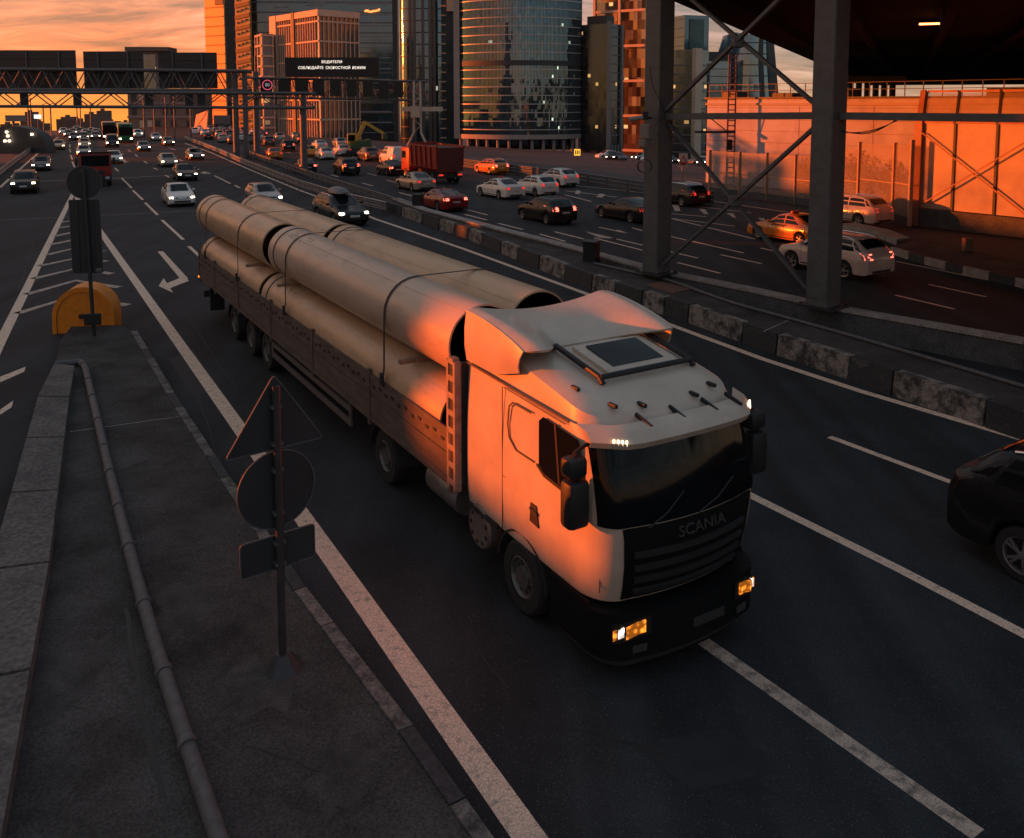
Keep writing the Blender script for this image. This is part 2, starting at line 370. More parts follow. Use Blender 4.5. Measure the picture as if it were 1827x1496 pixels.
# carriageway toward the viewer
line('gore_line', [(-140, 905), (0, 612), (60, 490), (125, 357), (131, 345)], 0.30)
line('gore_line', [(136, 352), (180, 415), (330, 627), (545, 930), (945, 1496), (1040, 1630)], 0.31)
for a in [[(108, 397), (131, 394)], [(105, 407), (131, 403)], [(97, 422), (133, 414)], [(90, 437), (133, 428)], [(84, 455), (134, 443), (184, 449)],
          [(70, 475), (136, 461), (190, 467)], [(58, 498), (138, 479), (200, 489)], [(46, 526), (135, 501), (212, 513)], [(30, 560), (128, 530), (228, 545)]]:
    line('chevron', a, 0.34, PAINTW)
flat('chevron', [(0, 673), (46, 655), (43, 664), (0, 683)], PAINT); flat('chevron', [(0, 732), (24, 715), (21, 727), (0, 741)], PAINT)
line('edge_line', [(0, 335), (29, 308), (62, 279), (94, 251), (104, 245)], 0.25)
for a in [(124, 258, 125, 263), (124, 266, 126, 272), (126, 277, 129, 285), (129, 289, 133, 299), (217, 318, 235, 336), (237, 340, 255, 357), (259, 362, 281, 384), (289, 393, 327, 428), (337, 440, 370, 470),
          (228, 268, 233, 271), (241, 276, 246, 280), (257, 288, 263, 292), (274, 300, 281, 303), (295, 313, 302, 317), (301, 264, 313, 268), (319, 285, 326, 288), (345, 299, 355, 303), (383, 314, 411, 328),
          (419, 331, 428, 336), (364, 357, 374, 362), (250, 252, 255, 254), (205, 300, 211, 306)]:
    line('lane_dash', [a[:2], a[2:]], 0.17)
line('lane_dash', [(683, 422), (783, 462)], 0.17)
flat('lane_arrow', [(783, 462), (768, 470), (831, 480), (792, 458)], PAINTW)
line('lane_dash', [(1255, 1145), (1500, 1318), (1745, 1490)], 0.21, PAINTW)
line('lane_dash', [(1290, 860), (1350, 890), (1600, 1014), (1827, 1132), (2000, 1222)], 0.20)
line('lane_dash', [(1480, 780), (1700, 862), (1760, 886)], 0.17)
line('edge_line', [(330, 256), (375, 272), (400, 283), (450, 305), (535, 340), (600, 364), (672, 392), (823, 443), (1020, 515), (1174, 572), (1361, 641), (1534, 698), (1773, 769), (1950, 822)], 0.24)
flat('lane_arrow', [(281, 449), (291, 449), (336, 498), (324, 501)]); flat('lane_arrow', [(298, 506), (330, 493), (337, 502), (303, 515)], z=0.010)
flat('lane_arrow', [(283, 511), (292, 497), (309, 523)], z=0.008)
flat('lane_arrow', [(218, 284), (221, 284), (227, 289), (231, 289), (222, 292)], PAINTW); flat('lane_arrow', [(357, 309), (364, 306), (378, 310), (364, 311)], PAINTW)
JOINT = mat('bridge_joint', (0.20, 0.165, 0.14), 0.7, var=0.4, vscale=4)
line('bridge_joint', [(-40, 395), (180, 385), (372, 375)], 0.13, JOINT, 0.003); line('bridge_joint', [(60, 324), (180, 320), (330, 312)], 0.5, JOINT, 0.003)
line('bridge_joint', [(527, 373), (565, 370)], 0.12, JOINT, 0.003)
# carriageway away from the viewer
for a in [(590, 312, 604, 316), (656, 310, 672, 314), (646, 327, 665, 332), (712, 344, 739, 351), (773, 368, 806, 377), (835, 375, 870, 384), (829, 383, 869, 393), (889, 399, 933, 410), (963, 418, 1008, 431), (990, 414, 1042, 427),
          (1069, 406, 1121, 417), (1128, 407, 1146, 412), (1100, 411, 1121, 417), (1286, 455, 1359, 471), (1209, 469, 1285, 488), (1357, 443, 1410, 455), (1657, 508, 1759, 530), (1597, 527, 1703, 552), (690, 322, 706, 326), (560, 292, 568, 294),
          (745, 318, 765, 322), (790, 335, 815, 341), (512, 272, 520, 274), (540, 276, 548, 278)]:
    line('lane_dash', [a[:2], a[2:]], 0.15)
for a in [[(1100, 427), (1245, 461)], [(1186, 420), (1327, 452)], [(1188, 388), (1347, 427)], [(1187, 381), (1260, 387)], [(1188, 389), (1311, 404)], [(1014, 330), (1144, 344), (1283, 361), (1440, 384), (1500, 396)], [(1599, 467), (1827, 513), (1960, 540)],
          [(1010, 341), (1100, 352)], [(1008, 348), (1055, 360)], [(1187, 362), (1340, 380)], [(1060, 425), (1146, 447)]]:
    line('edge_line', a, 0.14)
for q in [((1199, 366), (1210, 365), (1214, 377), (1204, 377)), ((1247, 373), (1258, 374), (1264, 383), (1256, 382)), ((1296, 381), (1307, 381), (1314, 389), (1308, 388)), ((1352, 389), (1364, 390), (1367, 395), (1358, 394)),
          ((1028, 340), (1036, 341), (1034, 347), (1026, 346)), ((1070, 346), (1080, 347), (1074, 353), (1064, 352)), ((1043, 413), (1095, 425), (1086, 426), (1070, 425))]:
    flat('hatch', q, PAINTW)
# ---- the gore island with its kerb stones and parapet
ISR = [(236, 592), (310, 720), (400, 860), (530, 1055), (700, 1280), (850, 1496), (950, 1640)]
ISL = [(110, 605), (97, 650), (69, 700), (0, 950), (-90, 1250), (-190, 1560)]
isr = [G(x, y, 0.2) for x, y in ISR]; isl = [G(x, y, 0.2) for x, y in ISL]
tip = [G(x, y, 0.2) for x, y in [(228, 586), (205, 578), (165, 575), (128, 582)]]
mb = MB(); mb.prism([(p.x, p.y) for p in isr[::-1] + tip + isl], 0.001, 0.2)
island = struct(mb.build('traffic_island', PAVE))
def along(pts, s):
    for a, b in zip(pts[:-1], pts[1:]):
        l = (b - a).length
        if s <= l: return a + (b - a) * (s / l), (b - a).normalized()
        s -= l
    return b, (b - a).normalized()
def plen(pts): return sum((b - a).length for a, b in zip(pts[:-1], pts[1:]))
KST = mat('kerb_stone_dirty', (0.20, 0.175, 0.155), 0.88, col2=(0.06, 0.056, 0.053), vscale=3.5, thr=(0.40, 0.62), bump=0.6, bscale=22)
s = 0.0; k = 0
while s < plen(isr) - 0.2:
    white = k % 3 != 1; l = (2.3 if k % 3 == 0 else 1.1) * random.uniform(0.9, 1.1)
    e = min(s + l, plen(isr)); p, d = along(isr, s + 0.012); q, _ = along(isr, e - 0.012); n = Vector((d.y, -d.x, 0))
    if n.x < 0: n = -n
    mb = MB(); mb.bar(p + n * 0.045 + Vector((0, 0, -0.09)), q + n * 0.045 + Vector((0, 0, -0.09)), 0.17, 0.225)
    mb.build('kerb_stone', KST if white else BPEEL, island); s = e; k += 1
PARA = mat('parapet_concrete', (0.15, 0.132, 0.122), 0.9, col2=(0.075, 0.068, 0.064), vscale=1.6, thr=(0.4, 0.7), bump=0.7, bscale=14)
po = [G(x, y, 0.42) for x, y in [(97, 648), (69, 704), (0, 950), (-95, 1260), (-175, 1560)]]
pi = [G(x, y, 0.42) for x, y in [(133, 652), (124, 704), (88, 998), (20, 1386), (0, 1500)]]
for t in range(6):
    def at(pl, u):
        return along(pl, plen(pl) * min(0.999, u))[0]
    a, b = t / 6 + 0.002, (t + 1) / 6 - 0.002
    quad = [at(po, a), at(pi, a), at(pi, b), at(po, b)]
    mb = MB(); mb.prism([(p.x, p.y) for p in quad], 0.19, 0.42); mb.build('parapet_block', PARA, island)
ribbon('joint', [G(125, 771, 0.2), G(318, 744, 0.2)], 0.035, 0.204, CONC, island)
ribbon('joint', [G(20, 1120, 0.2), G(300, 1120, 0.2)], 0.0125, 0.203, DCONC, island)
# irregular mastic seam beside the conduit
TAR = mat('tar_seam', (0.02, 0.02, 0.021), 0.6)
ribbon('tar_seam', [G(224 + 3 * math.sin(i * 1.7), 1085 + i * 26, 0.2) + Vector((i * 0.028, 0, 0)) for i in range(14)], 0.06, 0.2035, TAR, island)
def wander(a, b, n, amp, seed, z):
    rg = random.Random(seed); d = (b - a); nn = Vector((-d.y, d.x, 0)).normalized(); off_ = 0; out = []
    for i in range(n + 1):
        off_ += rg.uniform(-amp, amp); out.append(a + d * (i / n) + nn * off_)
    return out
for k, (x0, y0, x1, y1, n) in enumerate([(300, 960, 420, 1010, 12), (440, 1330, 640, 1400, 16), (180, 1180, 280, 1330, 12), (350, 700, 420, 880, 10), (520, 1440, 600, 1290, 10)]):
    ribbon('crack', wander(G(x0, y0, 0.2), G(x1, y1, 0.2), n, 0.03, k, 0), 0.012, 0.2042, TAR, island)
for k, (x0, y0, x1, y1, n) in enumerate([(1000, 1300, 1400, 1440, 20), (1560, 900, 1800, 1010, 16), (760, 1010, 900, 1230, 14), (1250, 690, 1600, 800, 18), (330, 560, 420, 700, 12), (60, 430, 30, 520, 10)]):
    ribbon('crack', wander(G(x0, y0), G(x1, y1), n, 0.04, 20 + k, 0), 0.018, 0.0035, TAR, road)
PATCH = mat('asphalt_patch', (0.020, 0.023, 0.027), 0.75, var=0.3, vscale=2, bump=0.5, bscale=60)
for q in [((1130, 1330), (1290, 1300), (1400, 1375), (1235, 1412)), ((1640, 930), (1720, 915), (1827, 958), (1760, 978)), ((300, 640), (345, 625), (392, 690), (345, 710)), ((1480, 690), (1530, 710), (1500, 722), (1450, 700))]: flat('asphalt_patch', q, PATCH, 0.003)
STAIN = mat('dust_stain', (0.055, 0.050, 0.047), 0.95, var=0.5, vscale=3, bump=0.5, bscale=40)
for k, (px, py, w) in enumerate([(180, 640, 0.5), (250, 840, 0.4), (330, 1080, 0.5), (120, 1200, 0.6), (470, 1220, 0.5), (610, 1380, 0.4)]):
    c = G(px, py, 0.2); rg = random.Random(k); mb = MB(); n = 18; mb.add([c + Vector((math.cos(2 * math.pi * i / n) * w * rg.uniform(.5, 1.1), math.sin(2 * math.pi * i / n) * w * 1.6 * rg.uniform(.5, 1.1), 0.0028)) for i in range(n)], [tuple(range(n))]); o = mb.build('dust_stain', STAIN, island, fix=False)
    if o.data.polygons[0].normal.z < 0: o.data.flip_normals()
# grit and small litter gathered along the kerb
rg = random.Random(9); mb = MB()
for k in range(420):
    u = rg.random(); p, d = along(isr, plen(isr) * u); n_ = Vector((d.y, -d.x, 0)); n_ = n_ if n_.x < 0 else -n_
    q = p + n_ * abs(rg.gauss(0, 0.35)); r_ = rg.uniform(0.005, 0.014); mb.cbox((q.x, q.y, 0.2 + r_ * 0.4), r_ * 2, r_ * 1.6, r_)
stuff(mb.build('grit', DCONC, island))
# ---- the median: tall painted kerb blocks, a paved strip, a dark gutter and a low wall
MT = [(690, 361), (830, 405), (1000, 470), (1100, 505), (1235, 545), (1400, 600), (1510, 634), (1640, 678), (1760, 714), (1930, 768)]
MR = [(735, 368), (880, 408), (1000, 443), (1100, 479), (1192, 499), (1299, 537), (1410, 568), (1538, 604), (1689, 648), (1827, 690), (1930, 722)]
mt = [G(x, y, 0.6) for x, y in MT]; mr = [G(x, y, 0.6) for x, y in MR]
mb = MB(); mb.prism([(p.x, p.y) for p in [m + Vector((0.16, 0.27, 0)) for m in mt] + mr[::-1]], 0.001, 0.595)
median = struct(mb.build('median_strip', PAVE))
def lerp_at_px(pts, px, x):
    for (a, b), (A, B) in zip(zip(px[:-1], px[1:]), zip(pts[:-1], pts[1:])):
        if x <= b[0]: t = (x - a[0]) / (b[0] - a[0]); return A + (B - A) * t
    return pts[-1]
edges = [690, 722, 762, 790, 815, 838, 868, 905, 935, 970, 1010, 1060, 1098, 1150, 1190, 1230, 1332, 1389, 1517, 1597, 1760, 1850, 1930]
for k, (a, b) in enumerate(zip(edges[:-1], edges[1:])):
    A, B = lerp_at_px(mt, MT, a + 1), lerp_at_px(mt, MT, b - 1); d = (B - A).normalized(); n = Vector((-d.y, d.x, 0))
    parts = 2 if (B - A).length > 2.6 else 1
    for q in range(parts):
        p0 = A + (B - A) * (q / parts) + d * 0.012; p1 = A + (B - A) * ((q + 1) / parts) - d * 0.012
        mb = MB(); hh = random.uniform(-0.012, 0.012)
        mb.add([p0 + Vector((0, 0, -0.599)) - n * 0.05, p1 + Vector((0, 0, -0.599)) - n * 0.05, p1 + Vector((0, 0, -0.599)) + n * 0.3, p0 + Vector((0, 0, -0.599)) + n * 0.3,
                p0 + Vector((0, 0, hh)), p1 + Vector((0, 0, hh)), p1 + n * 0.3 + Vector((0, 0, hh)), p0 + n * 0.3 + Vector((0, 0, hh))],
               [(0, 1, 2, 3), (4, 5, 6, 7), (0, 1, 5, 4), (1, 2, 6, 5), (2, 3, 7, 6), (3, 0, 4, 7)])
        mb.build('kerb_block', WPEEL if k % 2 else BPEEL, median)
ribbon('joint', [G(1362, 592, 0.6), G(1410, 570, 0.6)], 0.05, 0.602, CONC, median)
RUST = mat('rusty_plate', (0.16, 0.075, 0.055), 0.8, var=0.4, vscale=6)
mb = MB(); q = [G(x, y, 0.62) for x, y in [(1152, 507), (1180, 503), (1232, 516), (1200, 524)]]
mb.prism([(p.x, p.y) for p in q], 0.596, 0.62); tag(mb.build('steel_plate', RUST), 'rusty red steel plate lying flat on the median behind the kerb', 'plate')
WT = [(700, 354), (754, 374), (900, 412), (1000, 437), (1145, 477), (1200, 490), (1335, 517), (1482, 549), (1827, 610), (1960, 634)]
wt = [G(x, y, 0.78) for x, y in WT]
lowwall = thing('low_wall', 'long low concrete wall carrying the steel columns beside the far carriageway', 'wall', (wt[5].x, wt[5].y, 0))
for a, b in zip(wt[:-1], wt[1:]):
    d = (b - a).normalized(); n = Vector((-d.y, d.x, 0)); off = -lowwall.location
    mb = MB(); c = n * 0.23 + Vector((0, 0, -0.43)) + off
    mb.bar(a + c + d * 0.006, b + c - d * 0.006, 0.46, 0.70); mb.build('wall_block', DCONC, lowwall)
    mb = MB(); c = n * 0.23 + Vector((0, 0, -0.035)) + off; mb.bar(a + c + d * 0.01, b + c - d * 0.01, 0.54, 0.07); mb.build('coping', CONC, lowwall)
# conduit on the median and conduit on the island
def conduit(name, label, pts, r, m, ring=1.6):
    o = pts[len(pts) // 2]; t = thing(name, label, 'pipe', (o.x, o.y, o.z - r)); off = -Vector(t.location)
    mb = MB(); mb.tube([p + off for p in pts], r, 12); mb.build('tube', m, t, smooth=40)
    L = plen(pts); s = ring * 0.6
    while s < L:
        p, d = along(pts, s); mb = MB(); mb.tube([p + off - d * 0.05, p + off + d * 0.05], r * 1.22, 12); mb.build('coupling', m, t, smooth=40); s += ring * random.uniform(0.8, 1.2)
    return t
def smooth_path(P, n=5):
    out = []
    for i in range(len(P) - 1):
        p0, p1, p2, p3 = P[max(i - 1, 0)], P[i], P[i + 1], P[min(i + 2, len(P) - 1)]
        for k in range(n):
            t = k / n; out.append(0.5 * ((2 * p1) + (p2 - p0) * t + (2 * p0 - 5 * p1 + 4 * p2 - p3) * t * t + (3 * p1 - p0 - 3 * p2 + p3) * t ** 3))
    return out + [P[-1]]
CABLE = mat('grey_conduit', (0.10, 0.098, 0.10), 0.6, var=0.35, vscale=8, bump=0.3, bscale=30)
conduit('conduit_pipe', 'wrapped grey conduit pipe running along the traffic island', smooth_path([G(x, y, 0.29) for x, y in [(98, 650), (125, 648), (148, 650), (160, 690), (205, 880), (260, 1090), (312, 1260), (390, 1496), (440, 1640)]]), 0.085, CABLE, 1.5)
conduit('conduit_pipe', 'thin dark conduit pipe along the rear of the median strip', smooth_path([G(x, y, 0.65) for x, y in [(1060, 470), (1130, 486), (1192, 500), (1299, 538), (1410, 569), (1538, 605), (1689, 649), (1900, 712)]]), 0.055, CABLE, 2.5)
# guard rails
def guardrail(label, px, z, m_rail, post_m, n_rail=2, gap=0.32, group=None, step=2.0):
    pts = [G(x, y, z) for x, y in px]; o = pts[len(pts) // 2]; t = thing('guard_rail', label, 'guard rail', (o.x, o.y, 0), group=group); off = Vector((-o.x, -o.y, 0))
    pts = [p + off for p in pts]
    for k in range(n_rail):
        mb = MB(); P = []
        prof = [(-0.02, 0.13), (-0.07, 0.09), (-0.07, 0.05), (-0.01, 0.0), (-0.07, -0.05), (-0.07, -0.09), (-0.02, -0.13)]
        for i, p in enumerate(pts):
            d = (pts[min(i + 1, len(pts) - 1)] - pts[max(i - 1, 0)]).normalized(); nn = Vector((-d.y, d.x, 0))
            P.append([p + nn * a * 1.3 + Vector((0, 0, b - 0.13 - gap * k)) for a, b in prof])
        mb.shell(P, 0.012); mb.build('rail', m_rail, t)
    L = plen(pts); s = 0.3
    while s < L:
        p, d = along(pts, s); mb = MB(); mb.cbox((p.x, p.y, (p.z - 0.03) / 2), 0.12, 0.12, p.z - 0.03); mb.build('post', post_m, t); s += step
    return t
guardrail('guard rail of two beams between the carriageways, nearer the oncoming cars', [(330, 243), (380, 261), (440, 286), (535, 321), (600, 340), (690, 360)], 0.85, GALV, STEEL)
guardrail('guard rail of dark beams between the carriageways, nearer the queueing cars', [(440, 268), (535, 299), (600, 320), (660, 338), (735, 362)], 0.85, STEEL, STEEL)
guardrail('guard rail glinting along the outer edge of the oncoming carriageway', [(-60, 355), (0, 300), (27, 281), (62, 257), (82, 244), (98, 240)], 0.9, GALV, STEEL, 2, 0.34)
guardrail('guard rail of three beams below the glass office block', [(640, 262), (760, 276), (917, 294), (1040, 309), (1144, 323), (1275, 341)], 1.0, STEEL, DSTEEL, 3, 0.32, step=3.0)
# black box posts on the median
for x, y, lab in [(746, 372, 'small black utility box on the median behind the dark red sedan'), (1055, 468, 'black utility box on the median left of the steel columns')]:
    p = G(x, y, 0.6); t = thing('utility_box', lab, 'box', (p.x, p.y, 0.6), R(-28))
    mb = MB(); mb.cbox((0, 0, 0.42), 0.56, 0.5, 0.80, 0.03); mb.build('body', BLK, t); mb = MB(); mb.cbox((0, 0, 0.85), 0.64, 0.58, 0.06, 0.015); mb.build('lid', DSTEEL, t)
    mb = MB(); mb.cbox((0, 0, 0.01), 0.64, 0.58, 0.03); mb.build('base', DCONC, t)
# ------------------------------------------------------------------ the pipe lorry (x across, y rearward, z up; origin at the trailer's front kerb-side corner)
TROT = math.atan2(0.5165, 0.856)
truck = thing('flatbed_truck', 'white cab lorry with a long dropside trailer carrying large pipes', 'truck', (-0.95, 12.8, 0), TROT)
CABP = mat('cab_white_paint', (0.57, 0.465, 0.375), 0.38, var=0.16, vscale=1.4, coat=0.25, bump=0.02, bscale=3)
BOARD = mat('trailer_board', (0.115, 0.085, 0.07), 0.72, var=0.35, vscale=2.5, stretch=(3, 0.6, 3), bump=0.15)
CHAS = mat('truck_chassis', (0.022, 0.022, 0.024), 0.7, var=0.3)
SCREEN = mat('cab_glass', (0.006, 0.007, 0.009), 0.07, spec=0.22)
GRILLE = mat('cab_grille', (0.006, 0.007, 0.008), 0.6, spec=0.2)
SEAM = mat('panel_seam', (0.10, 0.07, 0.055), 0.8)
XC, HW = 1.42, 1.29
# --- cab shell: horizontal slices, each a rounded-front plan outline
def cab_outline(yf, hw, rx, ry, yr, bulge, nS=8, nC=8, nF=10):
    P = []
    for k in range(nS): P.append((XC - hw, yr + (yf + ry - yr) * k / nS))
    for k in range(nC):
        t = math.pi / 2 * k / nC; P.append((XC - hw + rx * (1 - math.cos(t)), yf + ry * (1 - math.sin(t))))
    for k in range(nF + 1):
        s = -1 + 2 * k / nF; P.append((XC + (hw - rx) * s, yf - bulge * (1 - s * s)))
    h = len(P)
    L = [(2 * XC - x, y) for x, y in P[:nS + nC]][::-1]
    return P + L
NS, NC, NF = 8, 8, 10
#        z     yf     hw    rx    ry    bulge
SL = [(0.98, -3.60, 1.25, 0.40, 0.52, 0.10), (1.20, -3.68, 1.28, 0.40, 0.52, 0.12), (1.50, -3.74, 1.29, 0.38, 0.50, 0.13), (1.85, -3.77, 1.29, 0.34, 0.46, 0.13),
      (2.12, -3.75, 1.29, 0.30, 0.42, 0.13), (2.50, -3.66, 1.28, 0.30, 0.42, 0.13), (2.92, -3.52, 1.26, 0.34, 0.46, 0.14), (3.08, -3.42, 1.25, 0.40, 0.52, 0.14)]
CROW = []
for z, yf, hw, rx, ry, bl in SL:
    CROW.append([Vector((x, y, z)) for x, y in cab_outline(yf, hw, rx, ry, -0.32, bl)])
# roof: front low, rear high
def roofz(y, yf): return 3.17 + 0.42 * max(0, min(1, (y + 3.34) / 2.5)) ** 0.8
for dz, inset, yf in ((0.0, 0.04, -3.34), (0.06, 0.14, -3.16), (0.09, 0.32, -2.9), (0.10, 0.75, -2.2)):
    hw = 1.24 - inset
    CROW.append([Vector((x, min(y, -0.32), roofz(y, -2.6) + dz)) for x, y in cab_outline(yf, hw, 0.36, 0.45, -0.32, 0.12)])
mb = MB(); mb.grid(CROW)
n = len(CROW[-1]); last = CROW[-1]
mb.add([p for p in last], [(i, i + 1, n - 2 - i, n - 1 - i) for i in range(n // 2 - 1)])
mb.add([r[0] for r in CROW] + [r[-1] for r in CROW], [(i, i + 1, len(CROW) + i + 1, len(CROW) + i) for i in range(len(CROW) - 1)])
body = mb.build('cab_body', CABP, truck, smooth=35)
def cab_pt(z, j):
    """point on the shell at height z and outline index j (float)"""
    i = 0
    while i < len(SL) - 2 and SL[i + 1][0] < z: i += 1
    t = (z - SL[i][0]) / (SL[i + 1][0] - SL[i][0]); j0 = int(math.floor(j)); f = j - j0; j1 = min(j0 + 1, len(CROW[0]) - 1)
    a = CROW[i][j0].lerp(CROW[i][j1], f); b = CROW[i + 1][j0].lerp(CROW[i + 1][j1], f); return a.lerp(b, t)
def cab_panel(name, zs, j0, j1, m, th=0.012, parent=truck, nj=None, lift=0.004, smooth=40):
    nj = nj or max(2, int(abs(j1 - j0) * 1.5)); P = []
    for z in zs: P.append([cab_pt(z if not callable(z) else z(0), j0 + (j1 - j0) * k / nj) for k in range(nj + 1)])
    mb = MB(); mb.shell(P, -th); return mb.build(name, m, parent, smooth=smooth)
JC0, JC1 = NS, NS + NC            # left corner index range
JF1 = NS + NC + NF                # front right end
JR = len(CROW[0]) - 1
# windscreen with its upper and lower edges
cab_panel('windscreen', [2.0, 2.12, 2.3, 2.5, 2.7, 2.92], JC0 + 2.6, JR - JC0 - 2.6, SCREEN, 0.022)
# black front: fascia, grille bars and lower bumper
cab_panel('front_fascia', [1.02, 1.2, 1.5, 1.85, 1.98], JC1 - 1.2, JF1 + 1.2, GRILLE, 0.018)
for k, z in enumerate((1.10, 1.27, 1.44, 1.61)):
    cab_panel('grille_bar', [z, z + 0.07], JC1 + 0.2, JF1 - 0.2, CHAS, 0.055)
# letters across the grille
me = text_mesh('lettering', 'SCANIA', 0.19, 0.012); SILV = mat('dull_silver', (0.09, 0.09, 0.095), 0.5, metal=0.5); me.materials.append(SILV)
o = link('lettering', me, truck, (XC + 0.05, -3.935, 1.84)); o.rotation_euler = (R(86), 0, 0); o.scale = (1.15, 1, 1)
# wipers
for x0, x1 in ((0.62, 1.22), (1.42, 2.05)):
    mb = MB(); mb.tube([(x0, -3.93, 2.02), ((x0 + x1) / 2, -3.91, 2.12), (x1, -3.86, 2.30)], 0.012, 6); mb.build('wiper', BLK, truck)
# bumper and lamps
def slab_outline(z0, z1, yf, hw, rx, ry, bl, yr): 
    a = cab_outline(yf, hw, rx, ry, yr, bl); return [[Vector((x, y, z0)) for x, y in a], [Vector((x, y, z1)) for x, y in a]]
mb = MB(); P = slab_outline(0.36, 0.93, -3.82, 1.30, 0.40, 0.46, 0.10, -2.62); mb.grid(P); n = len(P[0])
mb.add(P[1], [(i, i + 1, n - 2 - i, n - 1 - i) for i in range(n // 2 - 1)]); mb.add(P[0], [(i, i + 1, n - 2 - i, n - 1 - i) for i in range(n // 2 - 1)])
mb.build('bumper', GRILLE, truck, smooth=40)
mb = MB(); P = slab_outline(0.24, 0.36, -3.75, 1.22, 0.40, 0.46, 0.08, -2.7); mb.grid(P); mb.add(P[0], [(i, i + 1, n - 2 - i, n - 1 - i) for i in range(n // 2 - 1)]); mb.build('front_lip', CHAS, truck, smooth=40)
def on_slab(j, z, push): 
    a = cab_outline(-3.82, 1.30, 0.40, 0.46, -2.62, 0.10); j0 = int(j); f = j - j0
    p = Vector((a[j0][0] * (1 - f) + a[j0 + 1][0] * f, a[j0][1] * (1 - f) + a[j0 + 1][1] * f, z)); q = Vector((a[j0 + 1][0] - a[j0][0], a[j0 + 1][1] - a[j0][1], 0)).normalized()
    return p + Vector((q.y, -q.x, 0)) * push
def lamp(name, j0, j1, z0, z1, m, push=0.012, slope=0.0):
    P = [[on_slab(j0 + (j1 - j0) * k / 4, z + slope * k / 4, push * s) for k in range(5)] for z, s in ((z0, 1), (z1, 1))]
    mb = MB(); mb.shell(P, 0.02); return mb.build(name, m, truck)
lampdark = mat('lamp_glass_dark', (0.03, 0.025, 0.02), 0.10, spec=0.6)
def faceted_lamp(name, c, e, st):
    m = mat(name, c, 0.2, emit=e, estr=st); nt = m.node_tree; N, Lk = nt.nodes, nt.links; b = N['Principled BSDF']
    tc = N.new('ShaderNodeTexCoord'); v = N.new('ShaderNodeTexVoronoi'); v.inputs['Scale'].default_value = 14; Lk.new(tc.outputs['Object'], v.inputs['Vector'])
    r = N.new('ShaderNodeMapRange'); r.inputs[1].default_value = 0.1; r.inputs[2].default_value = 0.6; r.inputs[3].default_value = st * 1.6; r.inputs[4].default_value = st * 0.15; Lk.new(v.outputs['Distance'], r.inputs[0]); Lk.new(r.outputs[0], b.inputs['Emission Strength']); return m
AMB2 = faceted_lamp('amber_reflector', (0.5, 0.16, 0.02), (1.0, 0.26, 0.02), 1.0); WHT2 = faceted_lamp('white_reflector', (0.8, 0.8, 0.8), (1.0, 0.85, 0.7), 2.6)
for sgn in (0, 1):
    f = (lambda j: j) if sgn == 0 else (lambda j: JR - j)
    lamp('headlamp', f(JC1 - 3.6), f(JC1 + 1.2), 0.58, 0.82, lampdark, 0.012, 0.06)
    lamp('indicator', f(JC1 - 1.5), f(JC1 + 0.75), 0.64, 0.79, AMB2, 0.026, 0.05)
    lamp('running_lamp', f(JC1 - 2.7), f(JC1 - 1.9), 0.65, 0.76, WHT2, 0.026, 0.03)
    lamp('side_marker', f(JC1 - 3.4), f(JC1 - 2.95), 0.62, 0.74, AMB2, 0.026, 0.02)
    lamp('reflector', f(JC1 - 1.9), f(JC1 - 1.55), 0.62, 0.78, CHROME, 0.022, 0.02)
    lamp('fog_lamp', f(JC1 - 0.4), f(JC1 + 0.9), 0.44, 0.53, mat('fog_glass', (0.06, 0.06, 0.06), 0.1), 0.012)
mb = MB(); mb.cbox((XC + 0.2, -3.925, 0.60), 0.52, 0.02, 0.115); mb.build('number_plate', mat('dirty_plate', (0.035, 0.035, 0.036), 0.6), truck)
# sun visor with marker lamps
P = []
for y, z in ((-3.44, 3.15), (-3.64, 3.11), (-3.74, 3.03), (-3.70, 2.97)):
    row = []
    for k in range(17):
        s = -1 + 2 * k / 16; row.append(Vector((XC + 1.30 * s, y - 0.14 * (1 - s * s) + 0.28 * max(0, abs(s) - 0.72) / 0.28, z - 0.03 * s * s)))
    P.append(row)
mb = MB(); mb.shell(P, 0.02); visor = mb.build('sun_visor', CABP, truck, smooth=40)
MK = mat('marker_lamp', (0.9, 0.85, 0.7), 0.3, emit=(1, 0.8, 0.5), estr=2.5); MKD = mat('orange_marker', (0.5, 0.16, 0.03), 0.3, emit=(1, 0.3, 0.05), estr=0.4)
for s0 in (-0.86, 0.90):
    for k in range(4):
        s = s0 + k * 0.028; x = XC + 1.30 * s; y = -3.74 - 0.14 * (1 - s * s) + 0.28 * max(0, abs(s) - 0.72) / 0.28
        mb = MB(); mb.bar((x, y - 0.018, 3.06), (x + 0.012, y - 0.012, 3.0), 0.018, 0.02); mb.build('marker_lamp', MK, visor)
for s in (-0.62, -0.52, -0.36, -0.28, 0.1):
    mb = MB(); mb.cbox((XC + 1.2 * s, -3.68, 2.925), 0.09, 0.02, 0.03); mb.build('inner_marker', MKD, visor)
for s in (-0.5, -0.05, 0.4, 0.75):
    mb = MB(); mb.bar((XC + 1.2 * s, -3.42, 3.20), (XC + 1.2 * s + 0.02, -3.70, 3.12), 0.03, 0.05); mb.build('visor_bracket', BLK, visor)
